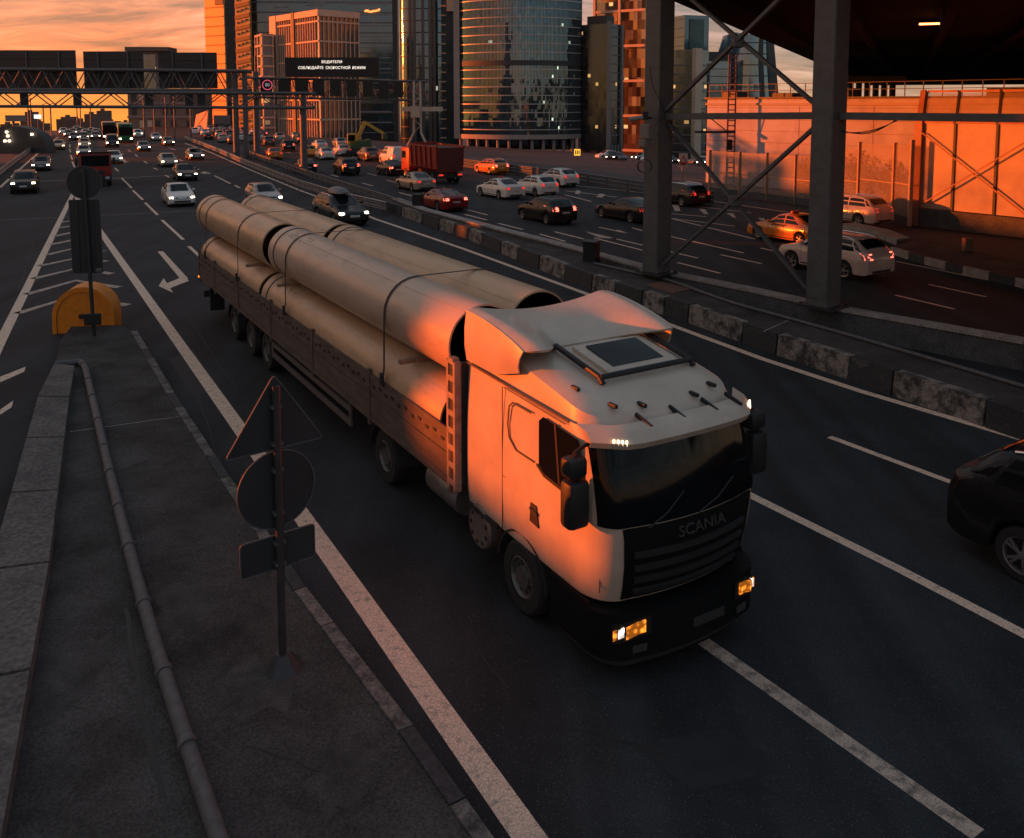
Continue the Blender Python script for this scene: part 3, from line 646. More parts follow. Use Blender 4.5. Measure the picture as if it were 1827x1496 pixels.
# roof hatch
def slope_box(x0, x1, y0, y1, za, zb_, th):
    mb = MB(); return mb.add([(x0, y0, za), (x1, y0, za), (x1, y1, zb_), (x0, y1, zb_), (x0, y0, za + th), (x1, y0, za + th), (x1, y1, zb_ + th), (x0, y1, zb_ + th)], [(0, 1, 2, 3), (4, 5, 6, 7), (0, 1, 5, 4), (1, 2, 6, 5), (2, 3, 7, 6), (3, 0, 4, 7)])
zA, zB = roofz(-2.62, 0) + 0.09, roofz(-1.78, 0) + 0.10
hatch = slope_box(1.02, 2.22, -2.62, -1.78, zA, zB, 0.06).build('roof_hatch', CABP, truck)
slope_box(1.18, 2.06, -2.50, -1.88, zA + 0.068, zB + 0.052, 0.02).build('hatch_glass', SCREEN, hatch)
for x in (0.80, 2.36):
    mb = MB(); mb.tube([(x, -2.78, roofz(-2.7, 0) + 0.09), (x, -2.70, roofz(-2.7, 0) + 0.16), (x, -1.7, roofz(-1.7, 0) + 0.17), (x, -1.6, roofz(-1.6, 0) + 0.10)], 0.04, 8); mb.build('roof_rail', BLK, truck, smooth=40)
mb = MB(); mb.tube([(0.80, -2.72, roofz(-2.7, 0) + 0.16), (2.36, -2.72, roofz(-2.7, 0) + 0.16)], 0.04, 8); mb.build('roof_rail', BLK, truck, smooth=40)
for x, y in ((0.62, -3.22), (1.0, -3.32), (1.85, -3.34), (2.25, -3.24), (0.42, -2.7)):
    mb = MB(); mb.cbox((x, y, roofz(y, 0) + 0.08), 0.05, 0.16, 0.05, 0.012); mb.build('roof_bracket', BLK, truck)
# air deflector on the roof: a scooped spoiler with two lobed side fairings
P = []
for k in range(13):
    t = k / 12; row = []
    for q in range(29):
        s = -1 + 2 * q / 28; e = abs(s); lobe = max(0.0, min(1.0, (e - 0.40) / 0.42)); lobe = lobe * lobe * (3 - 2 * lobe); cor = max(0.0, (e - 0.86) / 0.14)
        y0 = -1.62 - 0.52 * lobe + 0.22 * cor ** 2; y = y0 + (-0.34 - y0) * t
        zf = 3.60 + 0.16 * lobe - 0.05 * cor ** 2; zr_ = 3.84 + 0.17 * e * e - 0.06 * cor ** 2
        row.append(Vector((XC + 1.285 * s, y, zf + (zr_ - zf) * math.sin(t * math.pi / 2) ** 0.8)))
    P.append(row)
mb = MB(); mb.shell(P, 0.035); defl = mb.build('air_deflector', CABP, truck, smooth=50)
for sx in (-1, 1):
    top = [r[0 if sx < 0 else -1] for r in P]
    A = [[Vector((XC + sx * 1.285, t.y, t.z)) for t in top]]
    for f, dx in ((0.35, 0.035), (0.7, 0.035), (1.0, 0.0)):
        A.append([Vector((XC + sx * (1.285 + dx), t.y + 0.10 * f * max(0, 1 - 3 * i / 12), t.z * (1 - f) + 3.20 * f + (0.20 * f * max(0, 1 - 2.0 * i / 12)))) for i, t in enumerate(top)])
    mb = MB(); mb.shell(A, 0.02 * sx); mb.build('side_fairing', CABP, defl, smooth=40)
for x in (0.5, 2.34):
    mb = MB(); mb.box(x, x + 0.08, -1.55, -0.6, roofz(-1.5, 0) + 0.02, 3.62); mb.build('deflector_stay', BLK, defl)
mb = MB(); mb.bar((XC - 1.296, -3.0, 3.10), (XC - 1.296, -0.34, 3.16), 0.012, 0.03); mb.build('roof_seam', SEAM, truck)
# kerb-side door: window, quarter panel, handle, seams
def side(y0, z0, pts, name, m, x=-0.012, th=0.02, parent=truck):
    mb = MB(); mb.extr([Vector((XC - HW + x, a, b)) for a, b in pts], (th, 0, 0)); return mb.build(name, m, parent)
for sx in (-1, 1):
    X = XC + sx * (HW + 0.004); e = sx * 0.014
    def sp(name, pts, m, d=0.014, parent=truck):
        mb = MB(); mb.extr([Vector((X, a, b)) for a, b in pts], (sx * d, 0, 0)); return mb.build(name, m, parent)
    w = sp('door_window', [(-3.38, 2.18), (-3.18, 2.94), (-2.42, 2.98), (-2.32, 2.90), (-2.32, 2.32), (-2.46, 2.24)], SCREEN, 0.010)
    sp('window_divider', [(-2.82, 2.22), (-2.72, 2.98), (-2.68, 2.98), (-2.78, 2.24)], BLK, 0.018, w)
    sp('window_trim', [(-3.42, 2.14), (-3.38, 2.13), (-2.44, 2.19), (-2.27, 2.28), (-2.27, 2.31), (-2.46, 2.235), (-3.40, 2.175)], BLK, 0.016, w)
    ring = [(-2.20, 2.30), (-2.20, 2.84), (-2.12, 2.94), (-1.66, 2.94), (-1.56, 2.86), (-1.52, 2.60), (-1.56, 2.42), (-1.74, 2.30)]
    for a, b in zip(ring[2:], ring[3:] + ring[:1]):
        mb = MB(); mb.bar((X + e * 0.3, a[0], a[1]), (X + e * 0.3, b[0], b[1]), 0.012, 0.022); mb.build('panel_edge', SEAM, truck)
    for a, b in (((-1.36, 1.02), (-1.36, 3.08)), ((-3.50, 1.12), (-3.52, 2.12)), ((-3.45, 1.80), (-1.36, 1.80)), ((-2.9, 3.04), (-1.4, 3.08))):
        mb = MB(); mb.bar((X - e * 0.3 + (-sx * 0.10 if a[0] < -3.4 else 0), *a), (X - e * 0.3 + (-sx * 0.10 if b[0] < -3.4 else 0), *b), 0.010, 0.010); mb.build('door_seam', SEAM, truck)
    sp('handle_recess', [(-2.32, 1.44), (-2.10, 1.46), (-2.12, 1.72), (-2.26, 1.72)], BLK, 0.012)
    sp('door_handle', [(-2.30, 1.60), (-2.12, 1.62), (-2.12, 1.66), (-2.30, 1.64)], CHAS, 0.03)
    mx = X + sx * 0.20
    mb = MB(); mb.cbox((mx, -3.40, 2.28), 0.30, 0.24, 0.58, 0.06); mir = mb.build('mirror', BLK, truck, smooth=40)
    mb = MB(); mb.cbox((mx, -3.38, 2.72), 0.27, 0.22, 0.24, 0.05); mb.build('wide_mirror', BLK, mir, smooth=40)
    mb = MB(); mb.tube([(X - sx * 0.10, -3.25, 2.90), (mx, -3.38, 2.88)], 0.025, 8); mb.tube([(X - sx * 0.10, -3.34, 2.06), (mx, -3.40, 1.98)], 0.03, 8); mb.build('mirror_arm', BLK, mir)
    # wheel arch, steps, lower fairing
    P = []
    for k in range(15):
        t = math.pi * (0.02 + 0.96 * k / 14); P.append([Vector((XC + sx * (HW - 0.02), -1.83 - 0.64 * math.cos(t), 0.52 + 0.64 * math.sin(t))), Vector((XC + sx * (HW - 0.55), -1.83 - 0.62 * math.cos(t), 0.52 + 0.62 * math.sin(t)))])
    mb = MB(); mb.shell(P, 0.03); mb.build('mudguard', CHAS, truck, smooth=40)
    for z, yy in ((0.42, 0.0), (0.76, 0.02)):
        mb = MB(); mb.cbox((XC + sx * (HW - 0.14), -2.92 + yy, z), 0.26, 0.44, 0.05, 0.01); st = mb.build('step', mat('step_tread', (0.15, 0.15, 0.155), 0.4, metal=0.5), truck)
    mb = MB(); mb.box(XC + sx * HW - (0.03 if sx > 0 else 0.0), XC + sx * HW + (0.0 if sx > 0 else 0.03), -3.42, -2.58, 0.36, 0.985); mb.build('step_panel', GRILLE, truck)
    mb = MB(); mb.box(XC + sx * (HW - 0.02) - 0.02, XC + sx * (HW - 0.02) + 0.02, -1.2, -0.34, 0.93, 1.0); mb.build('cab_sill', CHAS, truck)
    # side tank with a round perforated end
    c = (XC + sx * (HW - 0.30), -0.66, 0.74)
    mb = MB(); mb.lathe([(0.0, -0.30), (0.30, -0.30), (0.33, -0.27), (0.33, 0.27), (0.30, 0.30), (0.0, 0.30)], 24, 'X', c); tk = mb.build('silencer', mat('silencer_steel', (0.20, 0.17, 0.15), 0.55, metal=0.4, var=0.3), truck, smooth=35)
    for k in range(9):
        t = 2 * math.pi * k / 9; mb = MB(); mb.cbox((c[0] + sx * 0.303, c[1] + 0.24 * math.cos(t), c[2] + 0.24 * math.sin(t)), 0.012, 0.06, 0.06, 0.004); mb.build('slot', BLK, tk)
    mb = MB(); mb.cbox((c[0], -0.62, 1.12), 0.5, 0.72, 0.05, 0.015); mb.build('catwalk', MATS["step_tread"], truck)
    mb = MB(); mb.lathe([(0.0, -0.45), (0.28, -0.45), (0.3, -0.42), (0.3, 0.62), (0.28, 0.65), (0.0, 0.65)], 16, 'Y', (XC + sx * 0.92, 0.7, 0.72)); mb.build('fuel_tank', GALV, truck, smooth=35)
# chassis
for x in (XC - 0.42, XC + 0.34):
    mb = MB(); mb.box(x, x + 0.08, -2.7, 4.0, 0.72, 0.98); mb.build('chassis_beam', CHAS, truck)
mb = MB(); mb.box(XC - 0.9, XC + 0.9, -3.2, -0.4, 0.62, 0.97); mb.build('engine_housing', CHAS, truck)
# --- wheels
def wheel_mesh(r, w, rr, nut=10, dish=0.06):
    mb = MB(); mb.lathe([(rr, -w / 2), (r - 0.05, -w / 2), (r - 0.01, -w / 2 + 0.04), (r, -w * 0.2), (r, w * 0.2), (r - 0.01, w / 2 - 0.04), (r - 0.05, w / 2), (rr, w / 2)], 32, 'X')
    t = mb.mesh('tyre', TYRE, 40)
    mb = MB(); mb.lathe([(rr, -w / 2 + 0.01), (rr - 0.03, -w / 2), (rr - 0.06, -w / 2 + dish), (rr * 0.55, -w / 2 + dish + 0.02), (rr * 0.5, -w / 2 + 0.01), (0.0, -w / 2 + 0.01)], 24, 'X')
    for k in range(nut):
        a = 2 * math.pi * k / nut; mb.cbox((-w / 2 + dish * 0.8, rr * 0.68 * math.cos(a), rr * 0.68 * math.sin(a)), 0.05, 0.035, 0.035)
    return t, mb.mesh('rim', mat('truck_rim', (0.16, 0.155, 0.15), 0.5, metal=0.6, var=0.3, vscale=8), 40)
TW = wheel_mesh(0.51, 0.34, 0.30)
def truck_wheel(y, x, flip):
    w = link('wheel', None, truck, (x, y, 0.512)); w.rotation_euler = (0, 0, math.pi if flip else 0)
    a = link('tyre', TW[0], w); b = link('rim', TW[1], w); return w
for y in (-1.83, 2.94, 10.9, 12.5, 14.4):
    for sx in (-1, 1): truck_wheel(y, (XC - 0.04) + sx * 1.06, sx > 0)
    mb = MB(); mb.tube([(XC - 1.0, y, 0.51), (XC + 1.0, y, 0.51)], 0.08, 8); mb.build('axle', CHAS, truck)
# --- trailer: bed, boards, stakes, headboard
LEN = 18.5
mb = MB(); mb.box(0.03, 2.57, -0.02, LEN, 1.16, 1.32); mb.build('trailer_bed', CHAS, truck)
for x in (0.75, 1.75):
    mb = MB(); mb.box(x, x + 0.14, 0.6, LEN - 0.2, 0.78, 1.16); mb.build('trailer_beam', CHAS, truck)
stk = [0.0, 3.3, 6.6, 9.9, 13.2, 16.2, LEN]
for a, b in zip(stk[:-1], stk[1:]):
    for x0 in (0.0, 2.56):
        for z0, z1 in ((1.26, 1.63), (1.645, 2.03)):
            mb = MB(); mb.box(x0, x0 + 0.035, a + 0.06, b - 0.06, z0, z1)
            bd = mb.build('side_board', BOARD, truck)
        # a row of lashing hooks on the board
        if x0 == 0:
            nn = int((b - a) / 0.28)
            mb = MB()
            for k in range(nn): mb.cbox((-0.008, a + 0.25 + k * 0.28, 1.82 + 0.05 * (k % 2)), 0.014, 0.10, 0.05)
            stuff(mb.build('board_hooks', CHAS, truck))
for y in stk:
    for x0 in (-0.02, 2.56):
        mb = MB(); mb.box(x0, x0 + 0.06, y - 0.055, y + 0.055, 1.05, 2.10); mb.build('stake', BOARD, truck)
mb = MB(); mb.box(0.0, 2.6, LEN + 0.06, LEN + 0.10, 1.26, 2.03); mb.build('tail_board', BOARD, truck)
mb = MB(); mb.box(-0.01, 2.61, -0.02, LEN, 1.14, 1.255); mb.build('side_rail', BOARD, truck)
# headboard with ladder-slotted edge posts
mb = MB(); mb.box(0.06, 2.54, -0.18, -0.10, 1.2, 3.10); mb.build('headboard', mat('headboard_plate', (0.06, 0.05, 0.05), 0.7, var=0.3), truck)
HP = mat('headboard_post', (0.30, 0.23, 0.19), 0.6, var=0.35, vscale=6)
for x0 in (-0.02, 2.54):
    mb = MB(); mb.box(x0, x0 + 0.10, -0.20, -0.04, 1.1, 3.12); mb.build('headboard_post', CHAS, truck)
    for x in (0,):
        for y0 in (-0.215, 0.0):
            mb = MB(); mb.box(x0 - 0.006, x0 + 0.106, y0, y0 + 0.06, 1.12, 3.14); mb.build('post_strip', HP, truck)
    z = 1.2
    while z < 3.1:
        mb = MB(); mb.box(x0 - 0.006, x0 + 0.106, -0.153, -0.002, z, z + 0.09); mb.build('post_rung', HP, truck); z += 0.27
# under-run side guard and mudflaps, tail marker
for z in (0.62, 0.90):
    mb = MB(); mb.box(0.04, 0.08, 4.4, 10.0, z, z + 0.12); mb.build('side_guard', mat('guard_metal', (0.12, 0.10, 0.09), 0.6), truck)
for y in (4.45, 9.95):
    mb = MB(); mb.box(0.05, 0.085, y, y + 0.08, 0.60, 1.16); mb.build('guard_post', MATS['guard_metal'], truck)
for y in (2.94, 10.9, 12.5, 14.4):
    P = [[Vector((x, y - 0.66 * math.cos(math.pi * k / 10), 0.52 + 0.60 * math.sin(math.pi * k / 10))) for x in (0.12, 0.62)] for k in range(11)]
    mb = MB(); mb.shell(P, 0.02); mb.build('mudguard', CHAS, truck, smooth=40)
mb = MB(); mb.box(0.1, 2.5, LEN - 0.1, LEN - 0.04, 0.5, 0.72); mb.build('rear_bumper', CHAS, truck)
mb = MB(); mb.cbox((-0.02, LEN + 0.02, 1.20), 0.05, 0.06, 0.06, 0.01); mb.build('rear_marker', AMBER, truck)
mb = MB(); mb.box(0.05, 0.5, LEN - 1.3, LEN - 1.26, 0.28, 1.15); mb.build('mudflap', BLK, truck)
# --- the pipes (things of their own)
PIPEM = mat('pipe_coating', (0.60, 0.385, 0.23), 0.34, col2=(0.36, 0.22, 0.13), vscale=2.2, stretch=(1, 0.3, 1), thr=(0.46, 0.78), bump=0.15, bscale=18)
PIPEG = mat('pipe_coating_pale', (0.60, 0.43, 0.32), 0.34, col2=(0.33, 0.25, 0.19), vscale=2.0, stretch=(1, 0.3, 1), thr=(0.5, 0.8), bump=0.15, bscale=18)
PBAND = mat('pipe_band', (0.05, 0.045, 0.04), 0.7)
PIN = mat('pipe_lining', (0.02, 0.02, 0.02), 0.7)
STENC = mat('green_stencil', (0.04, 0.16, 0.12), 0.8)
M4 = Matrix.Translation((-0.95, 12.8, 0)) @ Matrix.Rotation(TROT, 4, 'Z')
def pipe(x, z, y0, y1, r, label, m, bell=True, stencil=False, hook=None):
    p = M4 @ Vector((x, (y0 + y1) / 2, z - r)); t = thing('steel_pipe', label, 'pipe', p, TROT, 'pipes loaded on the lorry'); L = (y1 - y0) / 2
    mb = MB(); mb.lathe([(r - 0.03, -L), (r, -L), (r, L), (r - 0.03, L)], 48, 'Y', (0, 0, r)); mb.build('wall', m, t, smooth=50)
    mb = MB(); mb.lathe([(r - 0.03, -L), (r - 0.035, -L + 0.02), (r - 0.035, L - 0.02), (r - 0.03, L)], 48, 'Y', (0, 0, r)); mb.build('lining', PIN, t, smooth=50)
    mb = MB(); sa = random.uniform(1.9, 2.6); mb.bar((r * math.cos(sa), -L + 0.02, r + r * math.sin(sa)), (r * math.cos(sa), L - 0.5, r + r * math.sin(sa)), 0.022, 0.010, (math.cos(sa), 0, math.sin(sa))); mb.build('weld_seam', m, t)
    if bell:
        mb = MB(); mb.lathe([(r, L - 0.42), (r + 0.016, L - 0.40), (r + 0.016, L - 0.02), (r, L)], 48, 'Y', (0, 0, r)); mb.build('collar', m, t, smooth=30)
        mb = MB(); mb.lathe([(r + 0.002, L - 0.47), (r + 0.014, L - 0.46), (r + 0.014, L - 0.42), (r + 0.002, L - 0.41)], 48, 'Y', (0, 0, r)); mb.build('band', PBAND, t, smooth=30)
    if stencil:
        # worn green stencil marks wrapped on the skin
        rr = random.Random(5); mb = MB()
        for row in range(3):
            for q in range(9):
                if rr.random() < 0.2: continue
                a = R(128 - row * 9 - rr.uniform(0, 4)); y = L - 0.9 - q * 0.17; da = R(rr.uniform(2.5, 6)); w = rr.uniform(0.02, 0.06)
                rad = r + 0.004
                mb.add([(rad * math.cos(a), y, r + rad * math.sin(a)), (rad * math.cos(a), y - w, r + rad * math.sin(a)), (rad * math.cos(a - da), y - w, r + rad * math.sin(a - da)), (rad * math.cos(a - da), y, r + rad * math.sin(a - da))], [(0, 1, 2, 3)])
        stuff(mb.build('stencil_marks', STENC, t, fix=False))
    return t
RP = 0.615
xl, xr = 0.66, 1.94; zb, zt = 1.32 + RP + 0.01, 1.32 + 3 * RP + 0.10
pipe(xl, zb, 0.45, 10.9, RP, 'lower pipe at the front on the kerb side, above the dropside boards', PIPEM, stencil=True)
pipe(xl, zb, 11.2, 18.35, RP, 'lower pipe at the rear end of the trailer, kerb side', PIPEM)
pipe(xl, zt, 0.12, 10.1, RP, 'upper pale pipe at the front, reaching to the cab, kerb side', PIPEG, stencil=True)
pipe(xl, zt, 10.75, 18.9, RP, 'upper pipe at the rear, kerb side, with an open dark end', PIPEM)
pipe(xr, zt, 0.5, 9.6, RP, 'upper pipe at the front on the far side of the load', PIPEM)
pipe(xr, zt, 9.95, 18.4, RP, 'upper pipe at the rear on the far side of the load', PIPEM)
pipe(xr, zb, 0.45, 10.4, RP, 'lower pipe at the front hidden on the far side of the load', PIPEM, bell=False)
pipe(xr, zb, 10.8, 18.3, RP, 'lower pipe at the rear hidden on the far side of the load', PIPEM, bell=False)
# timber chocks between the layers
TIMB = mat('timber_chock', (0.30, 0.20, 0.13), 0.8, var=0.3)
for y in (1.9, 9.2, 12.2):
    p = M4 @ Vector((1.3, y, 1.32 + 2 * RP + 0.04)); t = tag(MB().cbox((0, 0, 0), 2.6, 0.12, 0.07, 0.01).build('timber_chock', TIMB, None, p, rotz=TROT), {1.9: 'timber chock between the pipe layers near the cab', 9.2: 'timber chock between the pipe layers midway along the load', 12.2: 'timber chock between the pipe layers toward the tail'}[y], 'chock')
# lashing straps over the load
STRAP = mat('lashing_strap', (0.06, 0.045, 0.04), 0.85)
def strap(y, label):
    r = RP + 0.02; pts = [(-0.03, 2.03), (0.01, 2.3)]
    for k in range(8): a = R(178 - k * 88 / 7); pts.append((xl + r * math.cos(a), zt + r * math.sin(a)))
    for k in range(6): a = R(90 - k * 88 / 5); pts.append((xr + r * math.cos(a), zt + r * math.sin(a)))
    pts += [(2.60, 2.3), (2.63, 2.03)]
    p0 = M4 @ Vector((0, y, 1.3)); t = thing('lashing_strap', label, 'strap', p0, TROT, 'straps over the pipes'); P = [[Vector((a, w, b - 1.3)) for w in (-0.035, 0.035)] for a, b in pts]
    mb = MB(); mb.shell(P, -0.006); mb.build('webbing', STRAP, t); mb = MB(); mb.cbox((-0.035, 0, 0.80), 0.05, 0.12, 0.22, 0.01); mb.build('ratchet', CHAS, t)
for y, l in ((2.6, 'strap over the load just behind the cab'), (8.6, 'strap over the front pipes near their collars'), (13.2, 'strap over the middle of the rear pipes'), (17.4, 'strap near the tail end of the rear pipes')): strap(y, l)
# ------------------------------------------------------------------ cars: x rearward from the front bumper, y across, z up
def interp(tab, x):
    if x <= tab[0][0]: return tab[0][1]
    for (a, va), (b, vb) in zip(tab[:-1], tab[1:]):
        if x <= b: return va + (vb - va) * (x - a) / (b - a)
    return tab[-1][1]
class CarType:
    def __init__(s, L, Wd, zt, zr, ws, rw, wheels, rw_r, zb=0.22, side=None, tail=(0.72, 0.95), head=(0.60, 0.74), blunt=0.0):
        """zt: shoulder/hood profile, zr: roof profile, ws: windscreen (base x, top x), rw: rear screen (top x, base x)"""
        s.L, s.W, s.zt, s.zr, s.ws, s.rw, s.wheels, s.r, s.zb = L, Wd, zt, zr, ws, rw, wheels, rw_r, zb
        s.tail, s.head = tail, head; hw = Wd / 2
        xs = set([0.0, 0.04, 0.12, 0.25, L - 0.25, L - 0.12, L - 0.04, L, ws[0], ws[1], rw[0], rw[1], (ws[0] + ws[1]) / 2, (rw[0] + rw[1]) / 2])
        xs |= set(x for x, _ in zt) | set(x for x, _ in zr)
        for c in wheels:
            for k in range(-4, 5): xs.add(c + (rw_r + 0.055) * math.sin(k * math.pi / 8))
            xs.add(c - rw_r - 0.10); xs.add(c + rw_r + 0.10)
        x = 0.0
        while x < L: xs.add(x); x += 0.35
        s.xs = []
        for x in sorted(xs):
            if 0 <= x <= L and (not s.xs or x - s.xs[-1] > 0.012): s.xs.append(x)
        s.rows = [s.section(x) for x in s.xs]
    def hw(s, x):
        t = min(x, s.L - x); f = 1 - 0.16 * max(0, 1 - x / 0.55) ** 2.2 - 0.12 * max(0, 1 - (s.L - x) / 0.5) ** 2.2
        return s.W / 2 * f
    def section(s, x):
        hw = s.hw(x); zt = interp(s.zt, x); zr = interp(s.zr, x); zb = s.zb; arch = zb
        for c in s.wheels:
            d = abs(x - c); ra = s.r + 0.055
            if d < ra: arch = max(arch, s.r + math.sqrt(max(0, ra * ra - d * d)))
        nose = 0.10 * max(0, 1 - x / 0.14) + 0.08 * max(0, 1 - (s.L - x) / 0.14)
        zb2 = zb + nose
        g = max(0.0, min(1.0, (zr - zt - 0.03) / 0.18))     # cabin present?
        lo = max(zb2, arch)
        z3 = max(zb2 + 0.42 * (zt - zb2), lo + 0.04); z4 = max(zt - 0.10, z3 + 0.03)
        P = [(0, lo if arch > zb else zb2), (0.80 * hw, lo if arch > zb else zb2), (0.985 * hw, lo + 0.015), (hw, z3), (0.985 * hw, z4), (0.925 * hw, zt)]
        zr2 = max(zr, zt + 0.02)
        P += [(hw * (0.86 * g + 0.84 * (1 - g)), zt + (zr2 - zt) * (0.5 * g + 0.6 * (1 - g))), (hw * (0.745 * g + 0.62 * (1 - g)), zr2 - 0.055 * g), (0.66 * hw * (g) + 0.40 * hw * (1 - g), zr2 - 0.015 * g), (0.33 * hw, zr2 + 0.005), (0, zr2 + 0.010)]
        return [Vector((x, y, z)) for y, z in P]
    def pt(s, x, j):
        x = max(0, min(s.L, x)); i = 0
        while i < len(s.xs) - 2 and s.xs[i + 1] < x: i += 1
        t = (x - s.xs[i]) / (s.xs[i + 1] - s.xs[i]); j0 = min(int(j), 9); f = j - j0
        a = s.rows[i][j0].lerp(s.rows[i][j0 + 1], f); b = s.rows[i + 1][j0].lerp(s.rows[i + 1][j0 + 1], f); return a.lerp(b, t)
    def body(s):
        mb = MB(); n = len(s.rows)
        full = [r + [Vector((p.x, -p.y, p.z)) for p in r[-2:0:-1]] for r in s.rows]
        mb.grid(full, close=True); k = len(full[0])
        mb.add(full[0], [tuple(range(k))]); mb.add(full[-1], [tuple(range(k))])
        return mb.mesh('body', None, 32)
    def patch(s, name, f, nu, nv, m, off, th=0.012):
        P = [[f(u / nu, v / nv) for v in range(nv + 1)] for u in range(nu + 1)]
        mb = MB(); c = Vector((s.L / 2, 0, 0.75)); Q = []
        for i in range(nu + 1):
            row = []
            for j in range(nv + 1):
                du = P[min(i + 1, nu)][j] - P[max(i - 1, 0)][j]; dv = P[i][min(j + 1, nv)] - P[i][max(j - 1, 0)]; nn = du.cross(dv)
                if nn.length > 1e-9: nn.normalize()
                if nn.dot(P[i][j] - c) < 0: nn = -nn
                row.append(P[i][j] + nn * off)
            Q.append(row)
        mb.grid(Q); return mb.mesh(name, m, 40)
    def side_window(s, xb0, xb1, xt0, xt1, sg, j0=5.12, j1=6.93):
        def f(u, v):
            j = j0 + (j1 - j0) * v; x = (xb0 + (xb1 - xb0) * u) * (1 - v) + (xt0 + (xt1 - xt0) * u) * v
            p = s.pt(x, j); return Vector((p.x, sg * p.y, p.z))
        return s.patch('side_window', f, 6, 3, GLASSD, 0.006)
    def screen(s, name, xa, xb, wa=0.93, wb=0.93):
        def f(u, v):
            x = xa + (xb - xa) * u; w = (wa + (wb - wa) * u); q = (v * 2 - 1) * w; e = s.pt(x, 7); y = q * e.y * 1.02; a = abs(y)
            for j in range(9, 6, -1):
                p1, p0 = s.pt(x, j), s.pt(x, j + 1)
                if a <= p1.y or j == 7:
                    t = 0 if p1.y == p0.y else (a - p0.y) / (p1.y - p0.y); z = p0.z + (p1.z - p0.z) * min(1, t); break
            return Vector((x, y, z))
        return s.patch(name, f, 5, 8, GLASSD, 0.007)
    def end(s, name, y0, y1, z0, z1, m, rear, off=0.012):
        """patch on the nose or tail: march inward from the end until the shell covers (y, z)"""
        def inside(x, y, z):
            r = [s.pt(x, j) for j in range(11)]; hwz = 0
            for j in range(1, 10):
                a, b = r[j], r[j + 1]
                if (a.z - z) * (b.z - z) <= 0 and abs(a.z - b.z) > 1e-6:
                    hwz = max(hwz, a.y + (b.y - a.y) * (z - a.z) / (b.z - a.z))
            return hwz >= abs(y) - 1e-4 and z <= r[10].z + 1e-4 and z >= r[0].z - 0.02
        def f(u, v):
            y = y0 + (y1 - y0) * u; z = z0 + (z1 - z0) * v; x = 0.0
            while x < 1.2 and not inside((s.L - x) if rear else x, y, z): x += 0.02
            return Vector(((s.L - x) if rear else x, y, z))
        return s.patch(name, f, 4, 3, m, off)
def car_wheel(r, w=0.21):
    rr = r * 0.68
    mb = MB(); mb.lathe([(rr, -w / 2), (r - 0.03, -w / 2), (r, -w / 2 + 0.04), (r, w / 2 - 0.04), (r - 0.03, w / 2), (rr, w / 2)], 24, 'Y'); t = mb.mesh('tyre', TYRE, 40)
    mb = MB(); mb.lathe([(rr, -w / 2 + 0.005), (rr - 0.02, -w / 2 + 0.012), (rr - 0.03, -w / 2 + 0.06)], 24, 'Y')
    for k in range(5):
        a = 2 * math.pi * k / 5
        for da in (-0.16, 0.16): mb.bar((0.03 * math.cos(a), -w / 2 + 0.02, 0.03 * math.sin(a)), ((rr - 0.01) * math.cos(a + da), -w / 2 + 0.02, (rr - 0.01) * math.sin(a + da)), 0.035, 0.03, (0, 1, 0))
    mb.lathe([(0.0, -w / 2 + 0.0), (0.06, -w / 2 + 0.005), (0.06, -w / 2 + 0.05)], 12, 'Y'); rim = mb.mesh('rim', RIM, 40)
    mb = MB(); mb.lathe([(0.0, -w / 2 + 0.07), (rr, -w / 2 + 0.07)], 20, 'Y'); disc = mb.mesh('brake_disc', BLK, 40)
    return t, rim, disc
TYPES = {}
